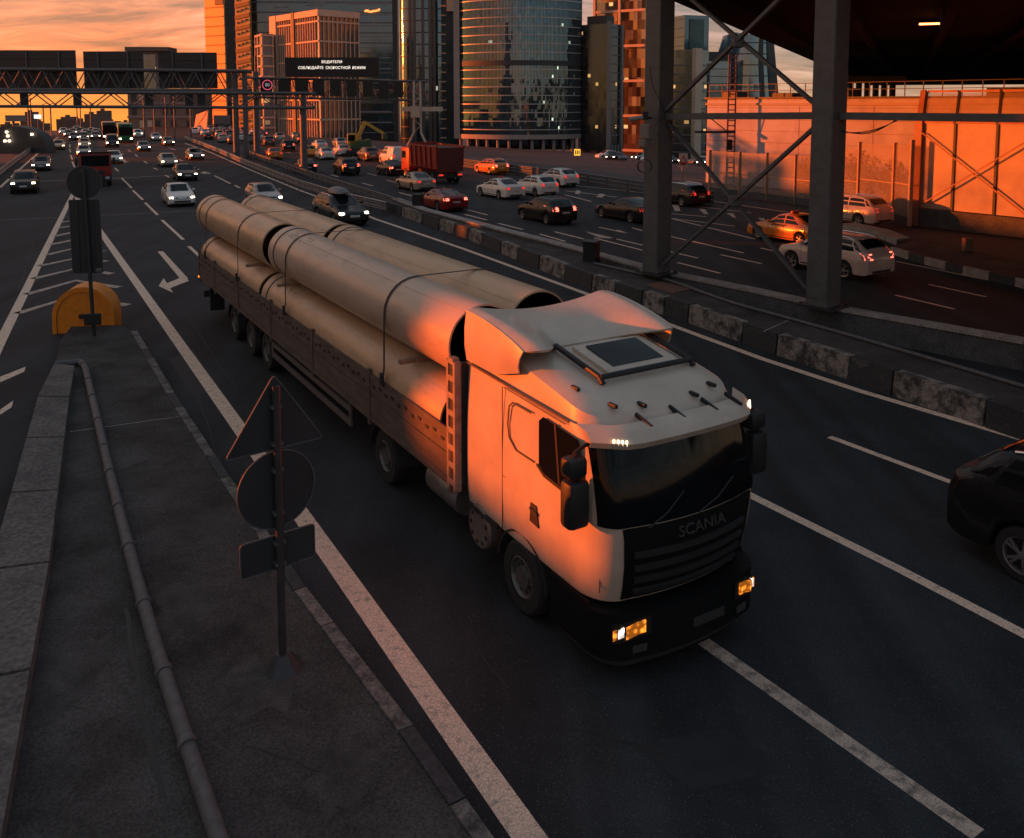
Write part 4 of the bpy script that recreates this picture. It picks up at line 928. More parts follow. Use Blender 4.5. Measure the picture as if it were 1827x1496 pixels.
def make_type(key, ct, rr, suv=False, van=False):
    L, Wd = ct.L, ct.W; d = {'ct': ct}; P = []
    body = ct.body()
    b0, b1 = ct.ws[0], ct.ws[1]; r0, r1 = ct.rw
    P.append(('windscreen', ct.screen('windscreen', b0 + 0.06, b1 - 0.03)))
    if not van: P.append(('rear_window', ct.screen('rear_window', r0 + 0.05, r1 - 0.06 - (0.10 if suv else 0), 0.90, 0.90)))
    mid = b1 + (r0 - b1) * 0.47
    for sg in (-1, 1):
        P.append(('side_window', ct.side_window(b0 + 0.42, mid - 0.04, b1 + 0.02, mid - 0.04, sg)))
        if not van:
            e = r0 + (r1 - r0) * (0.16 if suv else 0.38)
            P.append(('side_window', ct.side_window(mid + 0.04, e, mid + 0.04, r0 - 0.12, sg)))
            if suv: P.append(('side_window', ct.side_window(e + 0.06, r1 - 0.20, r0 - 0.05, r0 + 0.05, sg, 5.4, 6.8)))
    hw = Wd / 2
    for sg in (-1, 1):
        P.append(('headlight', ct.end('headlight', sg * hw * 0.62, sg * hw * 0.89, ct.head[0] + 0.02, ct.head[1] - 0.03, None, False)))
        P.append(('tail_light', ct.end('tail_light', sg * hw * 0.58, sg * hw * 0.93, ct.tail[0], ct.tail[1], None, True)))
    P.append(('grille', ct.end('grille', -hw * 0.45, hw * 0.45, ct.head[0] - 0.04, ct.head[1] - 0.03, BLK, False, 0.010)))
    P.append(('lower_grille', ct.end('lower_grille', -hw * 0.6, hw * 0.6, ct.zb + 0.12, ct.zb + 0.24, BLK, False, 0.010)))
    zc = ct.zb + 0.26
    P.append(('number_plate', ct.end('number_plate', -0.26, 0.26, zc + 0.02, zc + 0.13, PLATE, False, 0.016)))
    P.append(('number_plate', ct.end('number_plate', -0.26, 0.26, (ct.tail[0] - 0.16), (ct.tail[0] - 0.05), PLATE, True, 0.016)))
    P.append(('rear_bumper_trim', ct.end('rear_bumper_trim', -hw * 0.62, hw * 0.62, ct.zb + 0.09, ct.zb + 0.19, BLK, True, 0.010)))
    for sg in (-1, 1):
        q = ct.pt(b0 + 0.45, 5); mb = MB(); mb.cbox((q.x, sg * (q.y + 0.12), q.z + 0.09), 0.12, 0.20, 0.13, 0.03); P.append(('mirror', mb.mesh('mirror', None, 40)))
        for xx in (mid - 0.12, mid + 0.80):
            if xx > r1 - 0.1: continue
            q = ct.pt(xx, 4.2); mb = MB(); mb.cbox((q.x, sg * (q.y + 0.008), q.z), 0.17, 0.025, 0.03, 0.006); P.append(('door_handle', mb.mesh('door_handle', None, 40)))
        # door seams
        for xx in (b0 + 0.35, mid, mid + 0.95):
            if xx > L - 0.6: continue
            mb = MB(); pts = [ct.pt(xx, j) for j in (2.6, 3.2, 4, 5)]
            if pts[0].z > 0.5: continue
            for a, b in zip(pts[:-1], pts[1:]): mb.bar((a.x, sg * (a.y + 0.001), a.z), (b.x, sg * (b.y + 0.001), b.z), 0.012, 0.006, (0, 1, 0))
            P.append(('door_seam', mb.mesh('door_seam', BLK)))
        mb = MB(); pts = [ct.pt(x, 2.25) for x in (ct.wheels[0] + rr + 0.1, (ct.wheels[0] + ct.wheels[1]) / 2, ct.wheels[1] - rr - 0.1)]
        for a, b in zip(pts[:-1], pts[1:]): mb.bar((a.x, sg * a.y, a.z), (b.x, sg * b.y, b.z), 0.03, 0.05)
        P.append(('sill', mb.mesh('sill', BLK)))
        if suv:
            mb = MB(); pts = [ct.pt(b1 + 0.15 + (r0 - b1 - 0.2) * k / 6, 7.5) for k in range(7)]; mb.tube([(p.x, sg * p.y, p.z + 0.05 - 0.04 * (k in (0, 6))) for k, p in enumerate(pts)], 0.022, 6); P.append(('roof_rail', mb.mesh('roof_rail', CHROME, 40)))
    d['body'], d['parts'], d['wheel'], d['r'] = body, P, car_wheel(rr), rr
    TYPES[key] = d
make_type('sedan', CarType(4.6, 1.80, [(0, .55), (.05, .66), (.25, .74), (1.25, .93), (1.5, .95), (3.8, 1.0), (4.0, 1.03), (4.5, 1.02), (4.6, .92)],
    [(0, .55), (.05, .67), (.25, .76), (1.2, .95), (2.05, 1.40), (2.5, 1.47), (3.0, 1.44), (3.35, 1.36), (4.05, 1.05), (4.5, 1.04), (4.6, .93)], (1.2, 2.08), (3.1, 4.05), (0.86, 3.56), 0.32, 0.20, tail=(0.76, 0.93), head=(0.58, 0.72)), 0.32)
make_type('coupe', CarType(4.7, 1.86, [(0, .52), (.05, .62), (.3, .72), (1.45, .90), (1.6, .92), (3.9, 1.0), (4.2, 1.03), (4.6, 1.0), (4.7, .88)],
    [(0, .52), (.05, .63), (.3, .74), (1.4, .92), (2.2, 1.31), (2.6, 1.38), (3.1, 1.35), (3.5, 1.27), (4.3, 1.05), (4.6, 1.02), (4.7, .9)], (1.4, 2.25), (3.15, 4.3), (0.88, 3.7), 0.33, 0.17, tail=(0.76, 0.93), head=(0.56, 0.68)), 0.33)
make_type('hatch', CarType(4.2, 1.76, [(0, .55), (.05, .68), (.25, .78), (1.05, .98), (1.3, 1.0), (3.9, 1.06), (4.12, 1.04), (4.2, .9)],
    [(0, .55), (.05, .69), (.25, .80), (1.0, 1.0), (1.85, 1.46), (2.3, 1.53), (3.2, 1.50), (3.6, 1.44), (4.10, 1.07), (4.2, .9)], (1.0, 1.9), (3.45, 4.10), (0.80, 3.38), 0.32, 0.20, tail=(0.82, 1.06), head=(0.62, 0.78)), 0.32, suv=False)
make_type('wagon', CarType(4.7, 1.80, [(0, .56), (.05, .68), (.25, .78), (1.2, .98), (1.45, 1.0), (4.4, 1.08), (4.62, 1.05), (4.7, .9)],
    [(0, .56), (.05, .69), (.25, .80), (1.15, 1.0), (2.0, 1.46), (2.5, 1.53), (3.8, 1.50), (4.15, 1.44), (4.60, 1.09), (4.7, .9)], (1.15, 2.05), (4.0, 4.60), (0.90, 3.65), 0.335, 0.22, tail=(0.82, 1.10), head=(0.62, 0.78)), 0.335, suv=True)
make_type('suv', CarType(4.55, 1.86, [(0, .62), (.05, .80), (.22, .92), (1.05, 1.08), (1.3, 1.10), (4.25, 1.16), (4.47, 1.13), (4.55, .95)],
    [(0, .62), (.05, .81), (.22, .94), (1.0, 1.10), (1.75, 1.58), (2.2, 1.68), (3.6, 1.66), (3.95, 1.58), (4.45, 1.18), (4.55, .95)], (1.0, 1.8), (3.8, 4.45), (0.86, 3.48), 0.365, 0.27, tail=(0.90, 1.14), head=(0.76, 0.92)), 0.365, suv=True)
make_type('van', CarType(5.0, 1.95, [(0, .62), (.05, .80), (.25, .95), (.9, 1.12), (1.1, 1.15), (4.9, 1.15), (5.0, 1.1)],
    [(0, .62), (.05, .81), (.25, .97), (.85, 1.16), (1.6, 1.90), (2.0, 2.05), (3.0, 2.08), (4.8, 2.06), (4.95, 1.98), (5.0, 1.2)], (0.85, 1.68), (4.78, 4.98), (0.9, 4.05), 0.345, 0.24, tail=(0.85, 1.25), head=(0.70, 0.90)), 0.345, van=True)
PAINTS = {}
def paint(k):
    C = {'black': (0.012, 0.012, 0.014), 'white': (0.72, 0.68, 0.63), 'silver': (0.36, 0.34, 0.32), 'beige': (0.42, 0.34, 0.28), 'red': (0.24, 0.012, 0.016), 'grey': (0.07, 0.07, 0.075), 'orange': (0.62, 0.17, 0.015), 'yellow': (0.62, 0.30, 0.03),
         'brown': (0.10, 0.05, 0.035), 'blue': (0.03, 0.05, 0.09), 'gold': (0.45, 0.27, 0.10), 'pink': (0.55, 0.42, 0.38)}
    if k not in PAINTS: PAINTS[k] = mat('car_paint_' + k, C[k], 0.30, metal=0.35 if k in ('silver', 'beige', 'grey', 'gold') else 0.0, coat=0.2 if k == 'black' else 0.5, var=0.06, vscale=2, spec=0.3 if k == 'black' else 0.5)
    return PAINTS[k]
PAINT_PARTS = ('mirror', 'door_handle')
def car(key, px, py, vx, away, col, label, name='car', lights=True, detail=2, group=None, scale=1.0, cat='car', brake=False, z=0.0):
    """px, py: photograph position of the middle of the end facing the viewer, on the road"""
    d = TYPES[key]; L = d['ct'].L; h = heading(vx); p = G(px, py, z)
    # model x runs from front to rear; facing cars point at the viewer (rearward = h), leaving cars the other way
    if not away: rot = math.atan2(h.y, h.x); org = p
    else: rot = math.atan2(-h.y, -h.x); org = p + Vector((h.x, h.y, 0)) * L * scale
    t = thing(name, label, cat, org, rot, group); t.scale = (scale,) * 3
    pm = paint(col)
    def put(nm, me, par, m=None):
        o = link(nm, me, par)
        if m is not None:
            if not me.materials: me.materials.append(m)
            o.material_slots[0].link = 'OBJECT'; o.material_slots[0].material = m
        return o
    put('body', d['body'], t, pm)
    front_seen = not away
    for nm, me in d['parts']:
        if detail < 2 and nm in ('door_handle', 'door_seam', 'sill', 'roof_rail', 'lower_grille', 'rear_bumper_trim'): continue
        if nm == 'headlight': put(nm, me, t, HEADL if (lights and front_seen) else HEADO)
        elif nm == 'tail_light': put(nm, me, t, BRAKEL if brake else TAILL)
        elif nm in PAINT_PARTS: put(nm, me, t, BLK if (nm == 'door_handle' and col == 'black') else pm)
        else: put(nm, me, t)
    ct = d['ct']
    for c in ct.wheels:
        for sg in (-1, 1):
            w = link('wheel', None, t, (c, sg * (ct.W / 2 - 0.115), d['r'])); w.rotation_euler = (0, 0, 0 if sg < 0 else math.pi)
            link('tyre', d['wheel'][0], w); link('rim', d['wheel'][1], w)
            if detail > 1: link('brake_disc', d['wheel'][2], w)
    # dark underside so that no light leaks below the floor
    return t
FC = 'cars driving toward the viewer'; AC = 'cars queueing on the far carriageway'
car('suv', 42, 347, 165, False, 'black', 'black crossover with bright headlights nearest the outer guard rail', group=FC)
car('sedan', 73, 306, 170, False, 'grey', 'dark grey sedan beside the outer edge line, second from the photograph edge', group=FC)
car('sedan', 104, 268, 175, False, 'gold', 'golden sedan with glaring headlights on the outer lane far back', group=FC)
car('sedan', 151, 264, 150, False, 'gold', 'tan car just above the red lorry cab', group=FC, detail=1)
car('sedan', 150, 280, 150, False, 'silver', 'silver car half hidden behind the red lorry', group=FC)
car('sedan', 205, 293, 140, False, 'white', 'white car peeking out beside the red lorry', group=FC)
car('van', 201, 264, 140, False, 'black', 'black van with bright headlights in front of the green bus', group=FC, name='van', cat='van')
car('suv', 247, 246, 150, False, 'white', 'white crossover beside the green bus', group=FC, detail=1)
car('sedan', 258, 271, 140, False, 'grey', 'dark sedan with four lamps lit in the middle lane, left of the lone silver sedan', group=FC)
car('sedan', 280, 252, 150, False, 'silver', 'silver sedan far back in the inner lanes', group=FC, detail=1)
car('sedan', 302, 261, 150, False, 'brown', 'dark car with a flaring headlamp beside the inner guard rail', group=FC, detail=1)
car('sedan', 303, 299, 120, False, 'beige', 'silver-beige sedan behind the black sedan in the middle lanes', group=FC)
car('sedan', 352, 287, 120, False, 'grey', 'dark grey sedan alone in the lane next to the inner edge line', group=FC)
car('sedan', 336, 324, 105, False, 'black', 'black sedan driving right behind the white sedan', group=FC)
car('sedan', 326, 370, 95, False, 'white', 'white sedan with lit headlights above the rear end of the pipes', group=FC)
car('hatch', 484, 372, 40, False, 'silver', 'silver hatchback passing behind the upper pipes', group=FC)
sub = car('wagon', 634, 405, 5, False, 'black', 'black estate car with a roof box and lit headlights beside the pipes', group=FC, scale=1.08)
# roof box
P = []
for k in range(11):
    x = 1.55 + 1.95 * k / 10; e = math.sin(math.pi * min(1, max(0, k / 10))) ** 0.35; row = []
    for q in range(9):
        a = math.pi * q / 8; row.append(Vector((x, 0.42 * math.cos(a) * (0.55 + 0.45 * e), 1.60 + 0.34 * math.sin(a) * (0.25 + 0.75 * e))))
    P.append(row)
mb = MB(); mb.grid(P); mb.add(P[0], [tuple(range(9))]); mb.add(P[-1], [tuple(range(9))]); bx = mb.build('roof_box', mat('roof_box_grey', (0.16, 0.15, 0.15), 0.45), sub, smooth=40)
for x in (2.0, 3.1):
    mb = MB(); mb.bar((x, -0.55, 1.585), (x, 0.55, 1.585), 0.05, 0.03); mb.build('cross_bar', BLK, bx)
far = [(113, 240, 'white'), (122, 245, 'grey'), (130, 241, 'gold'), (137, 236, 'silver'), (143, 240, 'black'), (150, 250, 'black'), (153, 243, 'white'), (160, 246, 'black'), (164, 240, 'silver'), (171, 249, 'grey'), (172, 242, 'silver'), (178, 246, 'black'), (141, 250, 'red'), (132, 251, 'black')]
for k, (x, y, c) in enumerate(sorted(far)):
    car('sedan', x, y, 165, False, c, f'far small {c} car with lit headlights, {NTH[k]} from the left in the distant oncoming stream', group='distant oncoming stream', detail=1)
# leaving carriageway
car('sedan', 921, 357, -40, True, 'white', 'white taxi sedan with a roof light ahead of the black hatchback', group=AC)
t = [o for o in COL.objects if o.get('label', '').startswith('white taxi')][0]
MB().cbox((2.5, 0, 1.53), 0.14, 0.5, 0.11, 0.02).build('roof_light', mat('taxi_lamp', (0.5, 0.06, 0.03), 0.4), t)
car('coupe', 815, 379, -10, True, 'red', 'dark red low sedan beside the median', group=AC, brake=True)
car('sedan', 762, 343, 10, True, 'beige', 'beige sedan next to the red dump truck', group=AC)
car('hatch', 1010, 402, -20, True, 'black', 'black hatchback behind the white taxi sedan', group=AC, brake=True)
car('coupe', 1165, 400, 5, True, 'black', 'black coupe with a chrome window line passing behind the first steel column', group=AC)
car('hatch', 982, 352, -10, True, 'white', 'white hatchback beside the white taxi sedan', group=AC)
car('hatch', 1020, 335, 20, True, 'white', 'white hatchback farthest over, next to the three-beam guard rail', group=AC)
car('wagon', 896, 313, 80, True, 'orange', 'orange estate taxi beside the dump truck', group=AC, brake=True)
car('van', 713, 295, 160, True, 'white', 'white panel van ahead of the dump truck', group=AC, name='van', cat='van')
car('suv', 628, 314, 215, True, 'black', 'black off-roader with a chrome bumper strip, left of the white van', group=AC, brake=True)
car('sedan', 551, 311, 300, True, 'black', 'black saloon just behind the gantry post', group=AC, brake=True)
car('sedan', 711, 315, 150, True, 'black', 'black sedan below the white van', group=AC, brake=True)
car('sedan', 586, 286, 250, True, 'white', 'white saloon with red lamps in the trio of white cars, nearest', group=AC)
car('sedan', 617, 279, 240, True, 'white', 'white saloon in the trio of white cars, nearest the excavator', group=AC)
car('sedan', 575, 268, 260, True, 'white', 'white saloon in the trio of white cars, farthest', group=AC)
car('hatch', 610, 264, 260, True, 'silver', 'silver hatchback in front of the excavator', group=AC)
car('sedan', 556, 281, 280, True, 'yellow', 'yellow taxi beside the trio of white cars', group=AC)
car('sedan', 492, 286, 330, True, 'orange', 'orange taxi sedan beside the median left of the gantry post', group=AC)
car('suv', 516, 271, 320, True, 'black', 'black off-roader just above the orange taxi sedan', group=AC, brake=True)
car('suv', 481, 262, 340, True, 'brown', 'brown off-roader ahead of the orange taxi sedan', group=AC)
car('suv', 666, 289, 190, True, 'brown', 'brown car beside the white panel van', group=AC)
car('sedan', 1478, 442, -20, True, 'orange', 'orange taxi sedan passing behind the second steel column', group=AC)
t = [o for o in COL.objects if o.get('label', '').startswith('orange taxi sedan passing')][0]
MB().cbox((2.5, 0, 1.53), 0.14, 0.5, 0.11, 0.02).build('roof_light', mat('taxi_lamp', (0.5, 0.06, 0.03), 0.4), t)
CHK = MB()
for k in range(8):
    for r_ in range(2):
        if (k + r_) % 2 == 0: CHK.cbox((1.85 + k * 0.11, 0, 0.86 + r_ * 0.05), 0.11, 1.812, 0.05)
stuff(CHK.build('chequer_band', BLK, t))
car('suv', 1572, 503, -20, True, 'pink', 'silver off-roader with roof rails passing the second steel column', group=AC, brake=True)
car('suv', 1578, 407, 0, True, 'pink', 'white crossover beside the noise barrier', group=AC)
car('wagon', 1252, 370, 25, True, 'black', 'black estate car at the start of the noise barrier', group=AC)
car('suv', 1860, 990, -60, False, 'black', 'black off-roader cut off by the edge of the picture, passing the lorry', lights=False, group=FC) if False else None
rr = random.Random(3)
jam = [(348, 240), (366, 243), (372, 250), (386, 240), (392, 246), (398, 255), (404, 241), (410, 248), (416, 258), (424, 244), (430, 252), (438, 247), (446, 257), (452, 249), (462, 254), (360, 236), (376, 236), (396, 236), (415, 237), (436, 239), (455, 242), (470, 245), (500, 252), (540, 258), (530, 250)]
for k, (x, y) in enumerate(sorted(jam)):
    kd, cl = rr.choice(['sedan', 'hatch', 'suv', 'sedan']), rr.choice(['white', 'silver', 'black', 'grey', 'white', 'beige', 'red'])
    car(kd, x, y, 350, True, cl, f'far small {cl} car, {NTH[k]} from the left in the jam behind the gantry posts', group='distant traffic jam', detail=1, brake=rr.random() < 0.5)
# ------------------------------------------------------------------ near signs seen from behind
def sign_post(p, h, r, t, m=STEEL):
    mb = MB(); mb.tube([(0, 0, 0), (0, 0, h)], r, 12); mb.build('pole', m, t, smooth=40)
p = G(505, 1192, 0.2)
t = thing('traffic_sign', 'near post with triangle, disc and tilted plate seen from behind', 'traffic sign', (p.x, p.y, 0.2), math.atan2(0.592, 0.806)); sgn = t
sign_post(p, 3.50, 0.048, t, DSTEEL)
mb = MB(); mb.lathe([(0, 0.0), (0.24, 0.0), (0.20, 0.05), (0.09, 0.20), (0.0, 0.20)], 10, 'Z'); mb.build('foot', DSTEEL, t)
def zs(py): return D(490, py, p.y).z - 0.2
def rounded(pts, r=0.06, n=4):
    out = []
    for i, q in enumerate(pts):
        a, b, c = Vector(pts[i - 1]), Vector(q), Vector(pts[(i + 1) % len(pts)]); d1, d2 = (a - b).normalized(), (c - b).normalized()
        for k in range(n + 1):
            s = k / n; out.append((b + d1 * r * (1 - s) ** 2 + d2 * r * s ** 2))
    return out
def plate(name, pts, par, y=0.06, th=0.02, m=SIGNB, rim=True):
    mb = MB(); mb.extr([Vector((a, y, b)) for a, b in pts], (0, th, 0)); o = mb.build(name, m, par)
    if rim:
        mb = MB(); n = len(pts)
        for i in range(n):
            a, b = pts[i], pts[(i + 1) % n]
            if math.hypot(a[0] - b[0], a[1] - b[1]) > 1e-4: mb.bar((a[0], y - 0.004, a[1]), (b[0], y - 0.004, b[1]), 0.014, 0.014, (0, 1, 0))
        mb.build('rim', STEEL, o)
    return o
plate('triangle_plate', [(v.x, v.y) for v in rounded([(-0.60, 2.72), (0.60, 2.72), (0.0, 3.62)], 0.06)], t)
zc = zs(876); plate('disc_plate', [(0.475 * math.cos(a), 2.22 + 0.475 * math.sin(a)) for a in (2 * math.pi * k / 40 for k in range(40))], t)
plate('name_plate', [(v.x, v.y) for v in rounded([(-0.46, 1.24), (0.46, 1.24), (0.46, 1.66), (-0.46, 1.66)], 0.05)], t)
for z in (1.32, 1.58, 1.95, 2.48, 2.80, 3.25):
    mb = MB(); mb.cbox((0, 0.025, z), 0.13, 0.10, 0.04); mb.build('clamp', STEEL, t)
# far sign on the island nose with a tall panel and a disc
p2 = G(168, 600, 0.2)
t = thing('traffic_sign', 'post on the island nose with a disc above a tall dark panel', 'traffic sign', (p2.x, p2.y, 0.2), R(12))
mb = MB(); mb.tube([(0, 0, 0), (-0.10, 0, 4.9)], 0.055, 12); mb.build('pole', DSTEEL, t, smooth=40)
plate('tall_panel', [(v.x, v.y) for v in rounded([(-0.52, 1.86), (0.31, 1.86), (0.29, 4.02), (-0.54, 4.02)], 0.04)], t, 0.08)
mb = MB(); mb.cbox((0.17, 0.068, 1.95), 0.2, 0.02, 0.1); mb.build('sticker', mat('grey_sticker', (0.16, 0.15, 0.15), 0.6), t)
plate('disc_plate', [(-0.10 + 0.475 * math.cos(a), 4.52 + 0.475 * math.sin(a)) for a in (2 * math.pi * k / 40 for k in range(40))], t, 0.08)
mb = MB(); mb.cbox((0, -0.08, 0.52), 0.46, 0.10, 0.34, 0.02); mb.build('bracket_box', BLK, t)
for x in (-0.32, 0.10):
    mb = MB(); mb.bar((x, 0.07, 1.9), (x, 0.07, 4.0), 0.05, 0.03); mb.build('rib', DSTEEL, t)
# yellow arch-shaped crash cushion
YEL = mat('cushion_yellow', (0.85, 0.25, 0.012), 0.5, var=0.18, vscale=4)
pc = G(160, 603, 0.0) + Vector((-0.45, 0.55, 0))
t = thing('crash_cushion', 'yellow arch-shaped crash cushion at the island nose', 'crash cushion', pc, R(10)); t.scale = (0.95, 0.9, 0.98)
def arch(r, h, n=20): return [(-r, 0.0)] + [(r * math.cos(math.pi - math.pi * k / n), h + r * math.sin(math.pi * k / n)) for k in range(n + 1)] + [(r, 0.0)]
o_, i_ = arch(0.93, 0.52), arch(0.80, 0.50)
P = [[Vector((x, 0.0, z)) for x, z in i_], [Vector((x, 0.0, z)) for x, z in o_], [Vector((x, 0.95, z)) for x, z in o_]]
mb = MB(); mb.grid(P); mb.build('rim_band', YEL, t, smooth=40)
mb = MB(); mb.extr([Vector((x, 0.05, z)) for x, z in i_], (0, 0.06, 0)); mb.build('rear_face', YEL, t)
mb = MB(); mb.extr([Vector((x, 0.90, z)) for x, z in arch(0.92, 0.52)], (0, 0.05, 0)); mb.build('front_face', YEL, t)
mb = MB(); mb.cbox((0.12, 0.02, 0.52), 0.5, 0.08, 0.14, 0.02); mb.build('grip', BLK, t)
# ------------------------------------------------------------------ gantries
def chord(t, off, a, b, r, name='chord', m=STEEL, n=8):
    mb = MB(); mb.tube([a + off, b + off], r, n); return mb.build(name, m, t, smooth=40)
def truss(t, off, A0, A1, B0, B1, n, r, m=STEEL):
    """zigzag web between top chord A and bottom chord B"""
    for k in range(n):
        a, c, b = B0.lerp(B1, k / n), A0.lerp(A1, (k + 0.5) / n), B0.lerp(B1, (k + 1) / n)
        mb = MB(); mb.tube([a + off, c + off], r, 6); mb.build('web', m, t); mb = MB(); mb.tube([c + off, b + off], r, 6); mb.build('web', m, t)
def post(t, off, px, pytop, Y, w, m=STEEL, name='post', zb=0.0):
    a = D(px, pytop, Y); mb = MB(); c = a + off; mb.tube([(c.x, c.y, zb), (c.x, c.y, a.z)], w * 0.55, 16); return mb.build(name, m, t, smooth=40)
# gantry with the backs of three direction boards
Y1 = 110.0
o = D(433, 128, Y1); g1 = thing('sign_gantry', 'gantry over the oncoming lanes carrying the backs of three direction boards', 'gantry', (o.x, Y1, 0)); off = -Vector((o.x, Y1, 0))
A0, A1, B0, B1 = D(-60, 123, Y1), D(442, 127, Y1), D(-60, 160, Y1), D(442, 162, Y1)
for dy in (0, 1.6):
    v = Vector((0, dy, 0)); chord(g1, off, A0 + v, A1 + v, 0.20); chord(g1, off, B0 + v, B1 + v, 0.22); truss(g1, off, A0 + v, A1 + v, B0 + v, B1 + v, 13, 0.075)
for px, w in ((418, 0.7), (436, 0.6)): post(g1, off, px, 126, Y1 + 0.8, w)
for (x0, x1, y0, y1) in ((-40, 137, 90, 158), (148, 257, 92, 158), (282, 388, 94, 158)):
    a, b = D(x0, y0, Y1 + 2.1), D(x1, y1, Y1 + 2.1)
    pan = MB().box(a.x + off.x, b.x + off.x, 2.1, 2.25, b.z, a.z).build('board_back', SIGNB, g1)
    nst = max(2, int((b.x - a.x) / 3.2))
    for k in range(nst):
        x = a.x + (b.x - a.x) * (k + 0.5) / nst; MB().box(x + off.x - 0.08, x + off.x + 0.08, 1.93, 2.08, b.z, a.z).build('stiffener', STEEL, pan)
    for k in range(3):
        z = b.z + (a.z - b.z) * (0.2 + 0.3 * k); MB().box(a.x + off.x + 0.02, b.x + off.x - 0.02, 2.02, 2.09, z - 0.05, z + 0.05).build('stiffener', DSTEEL, pan)
# slim lattice gantry in front, ending on the post in the median
Y2 = 84.0
o = D(540, 166, Y2); g2 = thing('lattice_gantry', 'slim lattice gantry ending on the tall post in the median', 'gantry', (o.x, Y2, 0)); off = -Vector((o.x, Y2, 0))
A0, A1, B0, B1 = D(-40, 165, Y2), D(558, 167, Y2), D(-40, 190, Y2), D(558, 193, Y2)
for dy in (0, 1.2):
    v = Vector((0, dy, 0)); chord(g2, off, A0 + v, A1 + v, 0.15); chord(g2, off, B0 + v, B1 + v, 0.15); truss(g2, off, A0 + v, A1 + v, B0 + v, B1 + v, 9, 0.06)
post(g2, off, 540, 166, Y2 + 0.6, 0.62)
MB().box(-0.5, 0.5, 0.1, 1.1, 0, 0.4).build('footing', DCONC, g2)
for px in (35, 130, 258, 330, 352):
    a = D(px, 168, Y2 + 0.5); b = D(px + 14, 189, Y2 + 0.5); MB().box(a.x + off.x, b.x + off.x, 0.5, 0.75, b.z, a.z).build('signal_box', SIGNB, g2)
# message gantry with the lit board and a row of lane signs
Y3 = 120.0
o = D(455, 140, Y3); g3 = thing('message_gantry', 'gantry with a lit message board and a row of dark lane signs', 'gantry', (o.x, Y3, 0)); off = -Vector((o.x, Y3, 0))
A0, A1, B0, B1 = D(440, 139, Y3), D(762, 146, Y3), D(440, 174, Y3), D(762, 180, Y3)
for dy in (0, 1.8):
    v = Vector((0, dy, 0)); chord(g3, off, A0 + v, A1 + v, 0.14); chord(g3, off, B0 + v, B1 + v, 0.14); truss(g3, off, A0 + v, A1 + v, B0 + v, B1 + v, 14, 0.06)
post(g3, off, 455, 128, Y3 + 0.9, 0.8); post(g3, off, 456, 100, Y3 + 1.0, 0.35)
LEDT = mat('led_text', (0.8, 0.75, 0.7), 0.4, emit=(1.0, 0.85, 0.72), estr=0.8); LEDP = mat('led_ring', (0.6, 0.1, 0.15), 0.4, emit=(1.0, 0.12, 0.22), estr=0.4)
MSG = mat('message_board', (0.012, 0.012, 0.014), 0.5)
a, b = D(509, 103, Y3 - 0.4), D(677, 138, Y3 - 0.4)
brd = MB().box(a.x + off.x, b.x + off.x, -0.75, -0.35, b.z, a.z).build('message_board', MSG, g3)
def put_text(s, px, py, Y, size, sx, par, off, m):
    me = text_mesh('lettering', s, size, 0.01); me.materials.append(m); c = D(px, py, Y); ob = link('lettering', me, par, c + off); ob.rotation_euler = (R(90), 0, 0); ob.scale = (sx, 1, 1); return ob
put_text('ВОДИТЕЛИ', 592, 111, Y3 - 0.78, 0.50, 1.0, brd, off, LEDT); put_text('СОБЛЮДАЙТЕ  СКОРОСТНОЙ  РЕЖИМ', 592, 121.5, Y3 - 0.78, 0.50, 0.95, brd, off, LEDT)
for cx, w in ((476, 20), (508, 21), (540, 21), (569, 20), (599, 19), (628, 18), (657, 18), (685, 18), (711, 17)):
    a, b = D(cx - w / 2, 142 + (cx - 476) * 0.016, Y3 - 0.3), D(cx + w / 2, 170 + (cx - 476) * 0.016, Y3 - 0.3)
    bx = MB().box(a.x + off.x, b.x + off.x, -0.7, -0.2, b.z, a.z).build('lane_sign', MSG, g3)
    if cx == 476:
        c = D(477, 152, Y3 - 0.72) + off; mb = MB(); mb.lathe([(0.60, 0), (0.70, 0), (0.70, -0.03), (0.60, -0.03)], 28, 'Y', c); mb.build('ring', LEDP, bx)
        put_text('80', 477, 152, Y3 - 0.73, 0.62, 1.0, bx, off, mat('led_dim', (0.3, 0.3, 0.32), 0.5, emit=(0.6, 0.6, 0.65), estr=0.25))
for px in (692, 700, 708):
    c = D(px, 146, Y3 + 0.5) + off; d = D(px, 119, Y3 + 0.5) + off; MB().bar(c, d, 0.06).build('aerial', STEEL, g3)
# sunlit lattice mast carrying the far end of the message gantry
WARM = mat('mast_paint', (0.55, 0.42, 0.32), 0.5, var=0.2)
Ym = 118.0; o = D(745, 250, Ym); mast = thing('lattice_mast', 'pale lattice mast with splayed feet at the far end of the message gantry', 'mast', (o.x, Ym, 0)); off = -Vector((o.x, Ym, 0))
for sx in (-1, 1):
    for sy in (-1, 1):
        a = Vector((sx * 0.5, sy * 0.5, 3.0)); b = Vector((sx * 0.42, sy * 0.42, D(745, 146, Ym).z)); MB().tube([(sx * 1.9, sy * 1.1, 0.0), a, b], 0.10, 6).build('leg', WARM, mast)
zt_ = D(745, 146, Ym).z
for k in range(7):
    z0, z1 = 3.0 + (zt_ - 3.0) * k / 7, 3.0 + (zt_ - 3.0) * (k + 1) / 7; s = 1 if k % 2 else -1
    MB().bar((s * 0.45, -0.45, z0), (-s * 0.45, -0.45, z1), 0.07).build('brace', WARM, mast); MB().bar((-0.45, s * 0.45, z0), (-0.45, -s * 0.45, z1), 0.07).build('brace', WARM, mast)
a, b = D(718, 191, Ym - 0.8), D(790, 199, Ym - 0.8); arm = MB().box(a.x + off.x, b.x + off.x, -0.9, -0.6, b.z, a.z).build('cross_board', WARM, mast)
